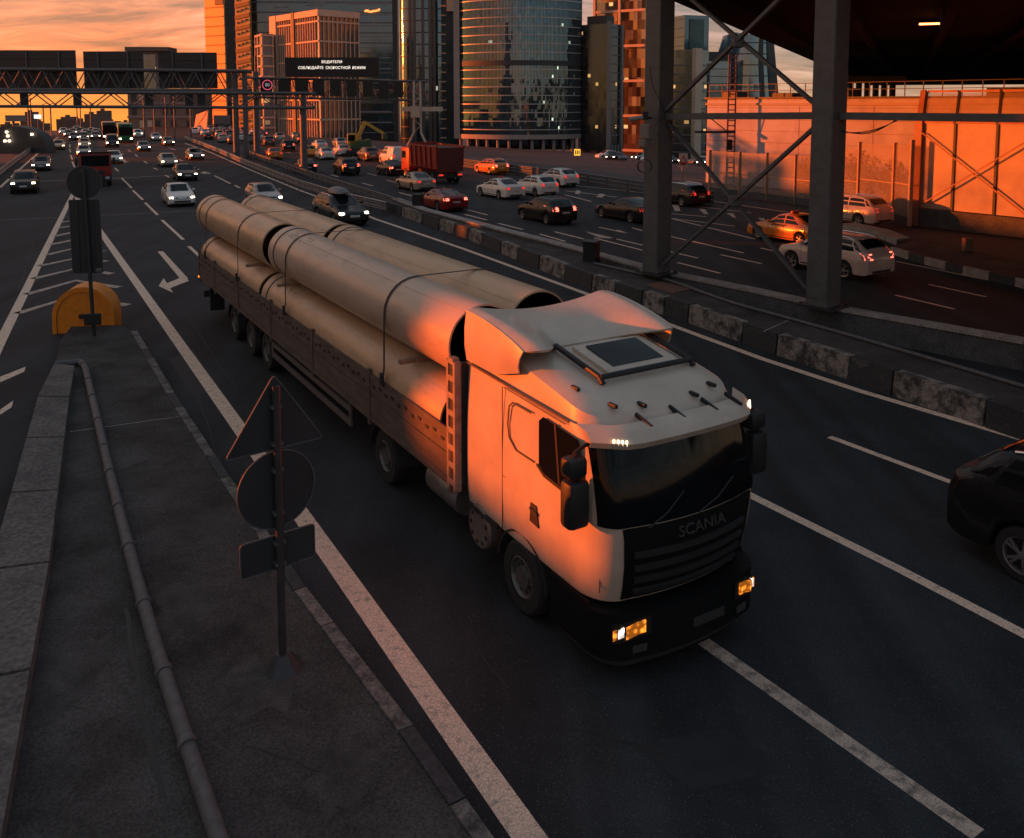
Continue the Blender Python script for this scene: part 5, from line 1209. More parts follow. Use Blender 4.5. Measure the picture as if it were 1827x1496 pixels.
put_text('Nc', 781, 195, Ym - 0.93, 0.85, 1.0, arm, off, mat('pale_letters', (0.7, 0.68, 0.65), 0.5))
a, b = D(733, 190, Ym - 0.9), D(749, 210, Ym - 0.9); MB().box(a.x + off.x, b.x + off.x, -1.2, -0.85, b.z, a.z).build('cabinet', WARM, mast)
# poles standing along the far road
for k, (px, top, Y) in enumerate(sorted([(79, 190, 190), (92, 190, 175), (139, 188, 230), (145, 188, 232), (163, 186, 240), (258, 180, 180), (276, 182, 190), (297, 178, 150), (312, 176, 170), (341, 178, 160), (52, 180, 210), (57, 180, 205)])):
    b = D(px, 240, Y); t = thing('light_pole', f'thin far pole, {NTH[k]} from the left behind the distant oncoming traffic', 'pole', (b.x, Y, 0 if Y < 225 else -0.4), group='far poles')
    h = D(px, top, Y).z + 0.4; MB().tube([(0, 0, 0), (0, 0, h)], 0.14, 6).build('shaft', STEEL, t); MB().tube([(0, 0, h), (0.9, 0, h + 0.25)], 0.06, 6).build('bracket', STEEL, t)
# unseen buildings added on the sun's side to block and shape its light (label, x of road face, y from, y to, height)
SHADE = [('added sun-blocking building out of view, level with the trailer', -70, 24.4, 33.6, 9.9, 6),
         ('tall added sun-blocking building out of view, level with the columns', -70, 34.0, 48, 30, 6),
         ('low added sun-blocking building out of view, level with the kerb blocks', -70, 48.4, 54.0, 8.5, 6),
         ('lowest added sun-blocking building out of view, beyond the kerb blocks', -70, 55.6, 60.0, 8.4, 6),
         ('added low block out of view, leaving a slit of sun between two low buildings', -70, 54.2, 55.4, 5.6, 6),
         ('long added sun-blocking building out of view, level with the traffic queue', -70, 60.4, 74, 8.6, 6),
         ('added sun-blocking building out of view, level with the orange hall', -72, 74.4, 88, 10.6, 6),
         ('low added sun-blocking block out of view, level with the gantries', -72, 88.4, 104, 5.0, 6),
         ('tall added sun-blocking building out of view, beside the viewpoint', -70, -70, 18.8, 44.0, 12),
         ('low added sun-blocking block out of view, in the sun gap between two taller ones', -70, 19.2, 24.0, 7.1, 6)]
# ------------------------------------------------------------------ buildings
def glass_mat(name, col, pw, fh, lit=0.012, litcol=(1.0, 0.55, 0.2), rough=0.06, var=0.5, tilt=0.012, estr=0.7, spec=0.5, metal=0.0, tintc=(0.55, 0.82, 1.0)):
    m = bpy.data.materials.new(name); m.use_nodes = True; nt = m.node_tree; N, Lk = nt.nodes, nt.links; b = N['Principled BSDF']
    tc = N.new('ShaderNodeTexCoord'); sp = N.new('ShaderNodeSeparateXYZ'); Lk.new(tc.outputs['Object'], sp.inputs[0])
    def mt(op, a, bb):
        n = N.new('ShaderNodeMath'); n.operation = op
        for i, x in enumerate((a, bb)):
            if x is None: continue
            if isinstance(x, (int, float)): n.inputs[i].default_value = x
            else: Lk.new(x, n.inputs[i])
        return n.outputs[0]
    u = mt('FLOOR', mt('DIVIDE', mt('ADD', sp.outputs[0], sp.outputs[1]), pw), None); v = mt('FLOOR', mt('DIVIDE', sp.outputs[2], fh), None)
    cb = N.new('ShaderNodeCombineXYZ'); Lk.new(u, cb.inputs[0]); Lk.new(v, cb.inputs[1])
    wn = N.new('ShaderNodeTexWhiteNoise'); wn.noise_dimensions = '2D'; Lk.new(cb.outputs[0], wn.inputs['Vector'])
    mr = N.new('ShaderNodeMapRange'); mr.inputs[3].default_value = 1 - var; mr.inputs[4].default_value = 1 + var; Lk.new(wn.outputs['Value'], mr.inputs[0])
    vm = N.new('ShaderNodeVectorMath'); vm.operation = 'SCALE'; vm.inputs[0].default_value = col; Lk.new(mr.outputs[0], vm.inputs['Scale']); Lk.new(vm.outputs[0], b.inputs['Base Color'])
    b.inputs['Roughness'].default_value = rough; b.inputs['Specular IOR Level'].default_value = spec; b.inputs['Specular Tint'].default_value = (*tintc, 1); b.inputs['Metallic'].default_value = metal; b.inputs['IOR'].default_value = 2.5 if spec >= 0.5 else 1.75
    # each pane sits a touch out of true
    ge = N.new('ShaderNodeNewGeometry'); sub = N.new('ShaderNodeVectorMath'); sub.operation = 'SUBTRACT'; Lk.new(wn.outputs['Color'], sub.inputs[0]); sub.inputs[1].default_value = (0.5, 0.5, 0.5)
    sc = N.new('ShaderNodeVectorMath'); sc.operation = 'SCALE'; Lk.new(sub.outputs[0], sc.inputs[0]); sc.inputs['Scale'].default_value = tilt * 2
    ad = N.new('ShaderNodeVectorMath'); Lk.new(ge.outputs['Normal'], ad.inputs[0]); Lk.new(sc.outputs[0], ad.inputs[1]); nz = N.new('ShaderNodeVectorMath'); nz.operation = 'NORMALIZE'; Lk.new(ad.outputs[0], nz.inputs[0]); Lk.new(nz.outputs[0], b.inputs['Normal'])
    if lit > 0:
        wn2 = N.new('ShaderNodeTexWhiteNoise'); wn2.noise_dimensions = '2D'; a2 = N.new('ShaderNodeVectorMath'); Lk.new(cb.outputs[0], a2.inputs[0]); a2.inputs[1].default_value = (31.7, 11.3, 0); Lk.new(a2.outputs[0], wn2.inputs['Vector'])
        g = mt('GREATER_THAN', wn2.outputs['Value'], 1 - lit); fz = mt('FRACT', mt('DIVIDE', sp.outputs[2], fh), None); g = mt('MULTIPLY', g, mt('GREATER_THAN', fz, 0.62)); es = mt('MULTIPLY', g, mt('MULTIPLY', wn.outputs['Value'], estr)); Lk.new(es, b.inputs['Emission Strength']); b.inputs['Emission Color'].default_value = (*litcol, 1)
    return m
def solve(C, d, px):
    r = ray(px, 185); k = r.x / r.y; return (k * C.y - C.x) / (d.x - k * d.y)
def block(name, label, lpx, cpx, rpx, Y, yaw, z1, core, cat='building', z0=None, deep=None):
    """box building: nearest corner at column cpx and distance Y, its two seen faces reaching columns lpx and rpx"""
    C = D(cpx, 185, Y); b = Vector((math.cos(yaw), math.sin(yaw), 0)); a = Vector((-math.sin(yaw), math.cos(yaw), 0))
    wl = solve(C, a, lpx) if lpx < cpx else (deep or 20); wr = solve(C, b, rpx)
    z0 = ground_z(C.x, C.y) - 1.5 if z0 is None else z0
    t = thing(name, label, cat, (C.x, C.y, z0), yaw); H = z1 - z0
    MB().box(0, wr, 0, wl, 0, H).build('facade', core, t); return t, wr, wl, H
def bands(t, wr, wl, H, step, th, m, proud=0.25, z_from=3.0, name='floor_band', faces='lr', every=1):
    me = {}
    if 'r' in faces: me['r'] = MB().box(-proud, wr + proud, -proud, 0.02, 0, th).mesh(name, m)
    if 'l' in faces: me['l'] = MB().box(-proud, 0.02, 0.021, wl, 0, th).mesh(name, m)
    z = z_from
    while z < H - th:
        for k in me: link(name, me[k], t, (0, 0, z))
        z += step
def fins(t, wr, wl, H, step, w, m, proud=0.35, name='fin', faces='lr', z0=0.0):
    if 'r' in faces:
        me = MB().box(-w / 2, w / 2, -proud, 0.03, z0, H).mesh(name, m); n = int(wr / step)
        for k in range(n + 1): link(name, me, t, (wr * k / n, 0, 0))
    if 'l' in faces:
        me = MB().box(-proud, 0.03, -w / 2, w / 2, z0, H).mesh(name, m); n = int(wl / step)
        for k in range(1, n + 1): link(name, me, t, (0, wl * k / n, 0))
PALE = mat('pale_cladding', (0.62, 0.46, 0.34), 0.7, var=0.1, vscale=0.5); GREYC = mat('grey_cladding', (0.20, 0.19, 0.19), 0.7, var=0.15, vscale=0.5); DARKC = mat('dark_cladding', (0.045, 0.047, 0.052), 0.6)
# sunlit gridded office block
lg, wr, wl, H = block('office_block', 'sunlit office block with a grid of pale fins behind the message board', 488, 571, 641, 240, R(42), ZA(20, 240), glass_mat('lit_block_glass', (0.05, 0.045, 0.045), 1.35, 5.2, 0.006, rough=0.12, estr=0.4))
bands(lg, wr, wl, H, 5.4, 0.45, PALE, 0.35, 1.0); fins(lg, wr, wl, H, 1.35, 0.22, PALE, 0.40)
MB().box(-0.6, wr + 0.3, -0.6, 0.4, H - 1.3, H + 0.4).build('parapet', PALE, lg); MB().box(-0.6, 0.4, 0.42, wl, H - 1.3, H + 0.4).build('parapet', PALE, lg)
MB().box(-0.75, 0.05, wl * 0.46, wl * 0.52, 0, H + 0.5).build('dark_joint', DARKC, lg); MB().box(-0.75, 0.02, wl * 0.86, wl * 1.002, 0, H + 0.45).build('corner_panel', PALE, lg)
# dark tower behind it
dt, wr, wl, H = block('tower', 'huge dark slab tower with thin ledges behind the sunlit office block', 452, 452, 706, 340, R(2), 130, glass_mat('dark_tower_glass', (0.014, 0.022, 0.030), 2.2, 3.6, 0.006, rough=0.14, spec=0.5, estr=0.6), deep=30)
bands(dt, wr, wl, H, 3.9, 0.42, mat('slate_ledge', (0.16, 0.16, 0.165), 0.6), 0.5, 4, faces='r')
for k in range(16):
    z = 60 + random.uniform(-18, 14); x = random.uniform(4, wr * 0.6); MB().box(x, x + random.uniform(5, 9), -0.55, -0.28, z, z + 0.28).build('short_ledge', mat('pale_ledge', (0.30, 0.30, 0.31), 0.5), dt)  # short pale ledges at random spots on the face
for k in range(14):
    z = 12 + k * 4.2; MB().box(wr * 0.67, wr * 0.97, -0.55, -0.28, z, z + 0.35).build('ledge', mat('pale_ledge', (0.3,) * 3), dt)
MB().box(wr * 0.985, wr + 1.0, -0.9, 6, 0, H).build('edge_fin', DARKC, dt)
sgl = mat('orange_sign_glow', (0.7, 0.2, 0.05), 0.5, emit=(1.0, 0.26, 0.06), estr=1.3); zz = ZA(20, 339) - dt.location.z
xs0 = wr * (665 - 452) / 254.0
for k, (dx, dz, ln, an) in enumerate([(-2.6, 0.1, 1.6, 0.2), (-1.2, 0.0, 1.5, -0.1), (0.2, 0.05, 1.4, 0.15), (1.5, 0.2, 1.5, 0.25), (-2.2, 0.45, 1.0, -0.4), (2.6, 0.5, 0.9, 0.5)]):
    MB().bar((xs0 + dx, -0.7, zz + dz), (xs0 + dx + ln * math.cos(an), -0.7, zz + dz + ln * math.sin(an)), 0.3, 0.75).build('sign_stroke', sgl, dt)
# two sunlit towers at the left of it
GOLDW = mat('gold_cladding', (0.62, 0.36, 0.13), 0.45, var=0.12, vscale=0.3, metal=0.2)
ta, wr, wl, H = block('tower', 'copper tower glowing in the sun, farthest over toward the open sky', 370, 404, 407, 430, R(62), 150, GOLDW)
me = MB().box(-0.3, 0.02, 0, wl, 0, 0.5).mesh('joint_band', mat('copper_band', (0.40, 0.20, 0.07), 0.5))
for k in range(30): link('joint_band', me, ta, (0, 0, 4 + k * 4.6))
MB().box(-0.5, 0.01, 0.0, wl * 0.42, H * 0.44, H).build('brown_panel', mat('brown_panel', (0.28, 0.13, 0.07), 0.6, var=0.3, vscale=0.4), ta)
tb, wr, wl, H = block('tower', 'narrow dark tower standing between the two sunlit ones', 406, 406, 424, 370, R(4), 150, glass_mat('narrow_tower_glass', (0.022, 0.022, 0.026), 1.5, 3.5, 0.02, rough=0.3, spec=0.3), deep=14)
bands(tb, wr, wl, H, 4.0, 0.35, DARKC, 0.2, 4, faces='r')
tc_, wr, wl, H = block('tower', 'yellow sunlit tower with rows of dot windows beside the dark slab tower', 424, 450, 453, 335, R(70), 150, GOLDW)
me = MB().box(-0.28, 0.02, 0, wl, 0, 1.5).mesh('diagonal_band', mat('ochre_band', (0.42, 0.20, 0.06), 0.6)); mw = MB().box(-0.32, 0.02, 0, 0.8, 0, 0.8).mesh('dot_window', DARKC)
for k in range(24):
    z = 5 + k * 4.3; o = link('diagonal_band', me, tc_, (0, 0, z)); o.rotation_euler = (R(-9), 0, 0)
    for q in range(3): link('dot_window', mw, tc_, (0, wl * (0.18 + 0.28 * q), z + 2.6 - q * 0.5))
# low lit clutter between the towers and the office block: scaffolded block
sb, wr, wl, H = block('building', 'scaffolded low block lit orange beside the sunlit office block', 460, 470, 489, 255, R(30), ZA(60, 255), glass_mat('scaffold_block', (0.12, 0.07, 0.05), 1.8, 3.2, 0.1, estr=0.8, rough=0.4))
bands(sb, wr, wl, H, 3.0, 0.5, PALE, 0.4, 1.0); fins(sb, wr, wl, H, 2.6, 0.3, PALE, 0.5)
# dark twin towers with a rounded shoulder
TG = glass_mat('teal_tower_glass', (0.018, 0.030, 0.040), 1.7, 3.6, 0.012, litcol=(0.9, 0.8, 0.7), rough=0.10, var=0.8, spec=0.5)
C = D(756, 185, 295); z0 = ground_z(C.x, C.y) - 1
te = thing('tower', 'dark glass tower with a rounded shoulder left of the glass office cylinder', 'building', (C.x, C.y, z0)); hw = (XA(798, 295) - XA(718, 295)) / 2
ring = [(hw * math.copysign(abs(math.cos(a)) ** 0.7, math.cos(a)), hw * 0.8 * math.copysign(abs(math.sin(a)) ** 0.7, math.sin(a))) for a in (2 * math.pi * k / 40 for k in range(40))]
MB().prism(ring, 0, 150).build('facade', TG, te, smooth=30)
for k in range(36):
    z = 4 + k * 3.9; P = [[Vector((x * 1.012, y * 1.012, z)) for x, y in ring + ring[:1]], [Vector((x * 1.012, y * 1.012, z + 0.35)) for x, y in ring + ring[:1]]]
    MB().grid(P).build('floor_band', DARKC, te, smooth=30)
for px in (738, 745, 760, 772, 779):
    x = XA(px, 295) - C.x; yy = -hw * 0.8 * (1 - min(1, abs(x / hw)) ** 2.6) ** (1 / 2.6) - 0.25
    MB().box(x - 0.5, x + 0.5, yy, yy + 0.5, 0, 150).build('pilaster', mat('slate_pilaster', (0.13, 0.125, 0.125), 0.5), te)
tf, wr, wl, H = block('tower', 'dark tower edge with pale ticks touching the glass office cylinder', 788, 788, 822, 270, R(3), 140, glass_mat('tick_tower_glass', (0.016, 0.018, 0.022), 1.7, 3.4, 0.006, rough=0.3, spec=0.3), deep=14)
for k in range(34): MB().box(-0.5, 1.4, -0.5, -0.02, 4 + k * 2.9, 4.35 + k * 2.9).build('tick', PALE, tf)
lo, hi = ZA(20, 268) - tf.location.z, ZA(-30, 268) - tf.location.z
MB().box(wr * 0.3, wr + 0.6, -1.6, -0.1, lo, hi).build('pale_box', PALE, tf)  # plain pale box on the front
# the glass office cylinder
YC = 228.0; xl_, xr_ = XA(821, YC), XA(1036, YC); cxm = (xl_ + xr_) / 2; z0 = ground_z(cxm, YC) - 0.5; half = (xr_ - xl_) / 2
cyl = thing('office_cylinder', 'curved glass office building with pale floor lines on a row of columns', 'building', (cxm, YC, z0))
CG = glass_mat('cylinder_glass', (0.014, 0.045, 0.058), 0.62, 2.19, 0.010, litcol=(0.8, 0.95, 0.75), rough=0.05, var=0.55, tilt=0.02, estr=1.0, spec=0.7)
Rc = half * 1.35; dd = math.sqrt(Rc * Rc - half * half); th0 = math.asin(half / Rc)
def arc(r, n=40): return [(r * math.sin(-th0 + 2 * th0 * k / n), dd - r * math.cos(-th0 + 2 * th0 * k / n)) for k in range(n + 1)]
zlow = ZA(241, YC) - z0; zhi = 75.0 - z0
A = arc(Rc); mb = MB(); mb.grid([[Vector((x, y, zlow)) for x, y in A], [Vector((x, y, zhi)) for x, y in A]]); mb.box(-half, half, dd * 0.0 + 0.02 + (dd - Rc * math.cos(th0)), 14, zlow, zhi); mb.build('facade', CG, cyl, smooth=30)
NFL = int((zhi - zlow) / 2.19)
B_, B2 = arc(Rc + 0.22), arc(Rc + 0.02)
mb = MB(); P = [[Vector((x, y, 0)) for x, y in B2], [Vector((x, y, 0)) for x, y in B_], [Vector((x, y, 0.26)) for x, y in B_], [Vector((x, y, 0.26)) for x, y in B2]]; mb.grid(P); bme = mb.mesh('floor_line', mat('floor_line', (0.42, 0.38, 0.36), 0.4, metal=0.2), 30)
for k in range(NFL): link('floor_line', bme, cyl, (0, 0, zlow + 1.4 + k * 2.19))
mb = MB()
for k in range(0, 96):
    a = -th0 + 2 * th0 * k / 95; r = Rc + 0.05; mb.box(r * math.sin(a) - 0.05, r * math.sin(a) + 0.05, dd - r * math.cos(a) - 0.06, dd - r * math.cos(a) + 0.06, zlow, zhi)
stuff(mb.build('mullions', DARKC, cyl))
FRAME = mat('frame_cladding', (0.34, 0.28, 0.25), 0.6, var=0.1, vscale=0.4)
yfr = dd - Rc - 0.0
MB().box(-half - 1.5, -half + 0.05, -0.9, 13, zlow - 0.9, zhi).build('edge_frame', FRAME, cyl)
P = [[Vector((x * s, y, zz)) for x, y in arc(Rc + q)] for q, zz, s in ((0.5, zlow - 0.9, 1.0), (0.5, zlow + 0.25, 1.0), (0.0, zlow + 0.25, 1.0))]
mb = MB(); mb.grid(P); mb.grid([[Vector((x, y, zlow - 0.9)) for x, y in arc(Rc + 0.5)], [Vector((x, 12, zlow - 0.9)) for x, y in arc(Rc + 0.5)]]); mb.build('base_frame', FRAME, cyl, smooth=30)
P_ = [[Vector((x, y, zlow + 17.9 + dz)) for x, y in arc(Rc + 0.3)] for dz in (0, 1.3)]; MB().grid(P_).build('plant_floor', DARKC, cyl, smooth=30)
colm = MB().lathe([(0.42, 0), (0.42, zlow - 0.9)], 12, 'Z').mesh('column', mat('column_grey', (0.22, 0.21, 0.22), 0.6), 40)
AA = arc(Rc - 0.3, 12)
for k in range(13): link('column', colm, cyl, (AA[k][0], AA[k][1] + 0.3, 0))
MB().box(-half + 2, half - 1, 5.5, 13, 0, zlow - 0.9).build('lobby', glass_mat('lobby_glass', (0.03, 0.035, 0.04), 1.3, 3.0, 0.05, estr=0.8), cyl)
# dark tower beside it
dg, wr, wl, H = block('tower', 'dark tower with a rooftop box right of the glass office cylinder', 1037, 1086, 1106, 222, R(52), ZA(42, 222), glass_mat('dark_side_glass', (0.015, 0.017, 0.021), 0.8, 2.2, 0.006, rough=0.16, spec=0.45, estr=0.5))
bands(dg, wr, wl, H, 2.3, 0.3, mat('bronze_band', (0.10, 0.085, 0.08), 0.5), 0.2, 6, faces='r')
MB().box(1.0, wr * 0.85, 1.5, wl * 0.88, H, H + 2.2).build('rooftop_box', DARKC, dg); MB().box(-0.5, 0.35, -0.5, 0.35, 0, H + 0.5).build('corner_post', GREYC, dg); MB().box(wr - 0.3, wr + 0.6, -0.6, 0.3, 0, H).build('corner_post', GREYC, dg)
for k in range(4): MB().box(wr * (0.1 + 0.27 * k), wr * (0.1 + 0.27 * k) + 0.5, -0.8, -0.3, 0, zlow - 0.5).build('column', GREYC, dg)
# tall sunlit tower behind it
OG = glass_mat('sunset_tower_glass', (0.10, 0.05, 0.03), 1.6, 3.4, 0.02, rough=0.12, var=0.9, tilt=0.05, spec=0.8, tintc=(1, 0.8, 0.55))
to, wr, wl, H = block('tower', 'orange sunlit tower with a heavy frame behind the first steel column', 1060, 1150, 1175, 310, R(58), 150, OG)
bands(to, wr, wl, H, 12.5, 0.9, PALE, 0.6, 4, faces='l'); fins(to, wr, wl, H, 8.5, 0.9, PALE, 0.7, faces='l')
# towers seen between the steel columns
ti, wr, wl, H = block('tower', 'tower with a green glowing screen wall seen between the steel columns', 1195, 1219, 1262, 345, R(20), ZA(27, 345), glass_mat('screen_tower_glass', (0.02, 0.024, 0.028), 1.5, 3.4, 0.03, rough=0.2))
MB().box(2.2, wr * 0.78, -0.4, -0.02, H - 13.5, H - 1.5).build('screen_wall', mat('teal_screen', (0.06, 0.13, 0.12), 0.35, var=0.4, vscale=0.12), ti); bands(ti, wr, wl, H, 3.5, 0.4, PALE, 0.25, 4, faces='l')
tj, wr, wl, H = block('office_block', 'mid-rise office with pale horizontal ribs seen left of the orange wall', 1197, 1238, 1263, 262, R(50), ZA(88, 262), glass_mat('ribbed_office_glass', (0.03, 0.03, 0.034), 1.6, 2.7, 0.03, rough=0.2))
bands(tj, wr, wl, H - 4, 2.65, 0.45, GREYC, 0.35, 3.5); fins(tj, wr, wl, H - 4, 4.6, 0.5, GREYC, 0.45)
MB().box(-0.9, 3.2, -0.9, 0.3, 0, H + 0.3).build('stair_tower', PALE, tj)
# leaning sail-shaped tower and its neighbour
SG = glass_mat('sail_glass', (0.04, 0.06, 0.085), 1.6, 2.9, 0.006, rough=0.08, var=0.6, tilt=0.02, spec=0.7)
C = D(1340, 185, 320); z0 = ground_z(C.x, C.y) - 1; ts = thing('tower', 'sail-shaped glass tower leaning over the orange wall', 'building', (C.x, C.y, z0)); P = []
for k in range(13):
    t_ = k / 12; z = (ZA(58, 320) - z0) * t_; py = 235 - (235 - 58) * t_
    xl2 = XA(1298 - 5 * math.sin(t_ * 2.2), 320) - C.x; xr2 = XA(1391 - 26 * max(0, t_ - 0.25) ** 1.15, 320) - C.x
    if t_ > 0.8: xl2 += (t_ - 0.8) * 12; 
    P.append([Vector((xl2 + (xr2 - xl2) * q / 10, -3.2 * math.sin(math.pi * q / 10), z + (0 if t_ < 0.99 else 0) - (2.6 * (q / 10) if k == 12 else 0))) for q in range(11)])
mb = MB(); mb.grid(P); mb.grid([[Vector((p.x, p.y + 18, p.z)) for p in r] for r in P]); mb.grid([[r[0] for r in P], [Vector((r[0].x, 18, r[0].z)) for r in P]]); mb.grid([[r[-1] for r in P], [Vector((r[-1].x, 18, r[-1].z)) for r in P]]); mb.grid([P[-1], [Vector((p.x, p.y + 18, p.z)) for p in P[-1]]])
mb.build('facade', SG, ts, smooth=40)
for k in range(1, 12):
    MB().grid([[Vector((p.x, p.y - 0.2, p.z - 0.15)) for p in P[k]], [Vector((p.x, p.y - 0.2, p.z + 0.2)) for p in P[k]]]).build('floor_line', DARKC, ts)
MB().grid([[Vector((r[q].x, r[q].y - 0.25, r[q].z)) for r in P] for q in (6, 7)]).build('dark_strip', DARKC, ts, smooth=40)
MB().grid([[Vector((r[q].x, r[q].y - 0.27, r[q].z)) for r in P] for q in (8, 9, 10)]).build('dark_strip', DARKC, ts, smooth=40)
tn, wr, wl, H = block('office_block', 'blue glass office with a dark crown in front of the sail-shaped tower', 1262, 1262, 1302, 285, R(6), ZA(96, 285), glass_mat('blue_office_glass', (0.075, 0.095, 0.12), 1.2, 2.4, 0.004, rough=0.1, var=0.35, spec=0.6), deep=14)
MB().box(-0.3, wr + 0.3, -0.3, 8, H - 2.4, H + 0.6).build('crown', DARKC, tn); bands(tn, wr, wl, H - 3, 2.4, 0.22, DARKC, 0.12, 3, faces='r')
# low buildings beyond the oncoming lanes
BR = mat('brown_panels', (0.24, 0.15, 0.12), 0.8, var=0.25, vscale=0.4)
lb, wr, wl, H = block('building', 'long brown low-rise behind the direction boards', 228, 228, 344, 262, R(3), ZA(166, 262), BR, deep=20)
for r_ in range(3):
    for k in range(8):
        if random.random() < 0.2: continue
        MB().box(1.0 + k * wr / 8.3, 1.0 + k * wr / 8.3 + wr / 13, -0.15, 0.02, 2.2 + r_ * 4.1, 4.6 + r_ * 4.1).build('window', DARKC if random.random() < 0.75 else PALE, lb)
for z in (5.3, 9.4): MB().box(-0.2, wr, -0.28, -0.005, z, z + 0.7).build('spandrel', mat('mauve_spandrel', (0.30, 0.22, 0.21), 0.8), lb)
pt_, wr, wl, H = block('building', 'slender pylon building with an overhanging flat roof behind the direction boards', 256, 256, 284, 275, R(3), ZA(92, 275), GREYC, deep=6)
MB().box(-4.6, wr + 4.0, -1.5, 6.5, H, H + 1.3).build('roof_slab', mat('roof_slab', (0.13, 0.10, 0.09), 0.7), pt_); MB().box(0.6, wr - 0.6, -0.2, 0.02, H * 0.25, H - 1).build('glazing', glass_mat('pylon_glass', (0.06, 0.05, 0.045), 1.0, 2.4, 0.03), pt_)
# tilted hoardings catching the sun
hb = thing('hoarding', 'slanted orange-lit hoarding beside the packed cars', 'billboard', D(362, 235, 215)); hb.location.z = 0
a, b, c, d = D(345, 232, 215), D(378, 233, 215), D(381, 197, 215), D(350, 205, 215); of = -Vector(hb.location)
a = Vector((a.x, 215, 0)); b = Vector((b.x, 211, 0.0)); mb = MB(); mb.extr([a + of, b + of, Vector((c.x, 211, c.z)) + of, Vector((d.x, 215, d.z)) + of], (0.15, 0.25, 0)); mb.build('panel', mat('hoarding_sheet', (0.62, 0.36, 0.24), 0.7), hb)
MB().bar(a + of, Vector((c.x, 211, c.z)) + of + Vector((-.1, -.1, 0)), 0.10).build('brace', STEEL, hb)
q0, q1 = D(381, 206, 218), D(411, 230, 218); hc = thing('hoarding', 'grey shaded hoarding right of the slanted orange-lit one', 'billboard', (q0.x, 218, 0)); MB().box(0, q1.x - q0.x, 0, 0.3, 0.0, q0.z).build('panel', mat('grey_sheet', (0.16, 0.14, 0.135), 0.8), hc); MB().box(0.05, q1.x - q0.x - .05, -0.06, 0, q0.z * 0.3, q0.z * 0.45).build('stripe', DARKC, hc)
# distant skyline silhouettes
SKL = mat('far_blocks', (0.16, 0.10, 0.08), 0.9, var=0.2, vscale=0.05)
for k, (x0, x1, top) in enumerate(sorted([(0, 14, 222), (14, 34, 224), (44, 53, 200), (53, 58, 214), (100, 118, 213), (108, 124, 209), (122, 134, 212), (150, 166, 204), (172, 184, 198), (186, 202, 217), (214, 226, 218), (290, 345, 208), (306, 330, 203), (330, 352, 215), (128, 150, 218), (60, 72, 221), (36, 46, 217)])):
    Y = 620 + 40 * (k % 5); a, b = D(x0, top, Y), D(x1, top, Y); z0 = ground_z(a.x, Y) - 3
    t = thing('far_building', f'pale brown skyline block, {NTH[k]} from the left beyond the oncoming road', 'building', (a.x, Y, z0), group='skyline blocks')
    MB().box(0, b.x - a.x, 0, 14, 0, a.z - z0).build('wall', SKL, t); MB().box((b.x - a.x) * 0.3, (b.x - a.x) * 0.5, 3, 8, a.z - z0, a.z - z0 + 1.6).build('roof_box', SKL, t)
# dark rounded shed with lamps beside the outer guard rail
sx0, sx1 = D(-60, 250, 120), D(68, 250, 120); t = thing('shed', 'dark round-topped shed with small lamps beyond the outer guard rail', 'building', ((sx0.x + sx1.x) / 2, 126, -0.5)); hw = (sx1.x - sx0.x) / 2; Hs = D(30, 226, 120).z + 0.5
mb = MB(); P = [[Vector((hw * math.cos(math.pi - math.pi * k / 16), y, Hs * math.sin(math.pi * k / 16) ** 0.6)) for k in range(17)] for y in (-4, -1.5)]; mb.grid(P); mb.add(P[0], [tuple(range(17))]); mb.build('shell', DARKC, t, smooth=40)
LMP = mat('shed_lamp', (0.9, 0.8, 0.6), 0.3, emit=(1, 0.75, 0.5), estr=4)
for px, py in ((11, 236), (13, 243), (8, 252), (16, 252), (56, 240)):
    c = D(px, py, 121.6) - Vector(t.location); MB().cbox((c.x, -4.3, c.z), 0.3, 0.2, 0.28, 0.03).build('lamp', LMP, t)
bl = D(10, 205, 170); t = thing('billboard', 'grey billboard on a single leg near the outer guard rail', 'billboard', (D(23, 230, 170).x, 170, 0)); a, b = D(10, 206, 170), D(46, 217, 170); MB().box(a.x - t.location.x, b.x - t.location.x, -0.2, 0.2, b.z, a.z).build('panel', GREYC, t); MB().tube([(0, 0.3, -1), (0, 0.3, b.z)], 0.25, 8).build('leg', STEEL, t)
a, b = D(61, 205, 172), D(73, 212, 172); t = thing('billboard', 'small lit white sign board left of the poles', 'billboard', (a.x, 172, 0)); MB().box(0, b.x - a.x, -0.1, 0.1, b.z, a.z).build('panel', mat('lit_sign', (0.8, 0.8, 0.8), 0.5, emit=(1, 0.95, 0.9), estr=0.8), t); MB().tube([(0.6, 0.2, -1), (0.6, 0.2, b.z)], 0.12, 8).build('leg', STEEL, t)
# ---- unseen blocks added beyond the left edge to keep the road in shade
OCC = mat('blocker_render', (0.30, 0.25, 0.22), 0.85, var=0.15, vscale=0.4)
def shade_block(label, x, y0, y1, h, depth=14):
    t = thing('sun_blocker_building', label, 'building', (x, y0, -0.1)); MB().box(-depth, 0, 0, y1 - y0, 0, h + 0.1).build('wall', OCC, t)
    n = max(1, int((y1 - y0) / 4))
    for k in range(n):
        for r_ in range(max(1, int(h / 3.6))): MB().box(-0.02, 0.06, 1.0 + k * (y1 - y0) / n, 2.6 + k * (y1 - y0) / n, 1.2 + r_ * 3.5, 2.8 + r_ * 3.5).build('window', DARKC, t)
    MB().box(-depth - 0.3, 0.3, -0.3, y1 - y0 + 0.3, h + 0.1, h + 0.5).build('cornice', OCC, t)
for a in SHADE: shade_block(*a)
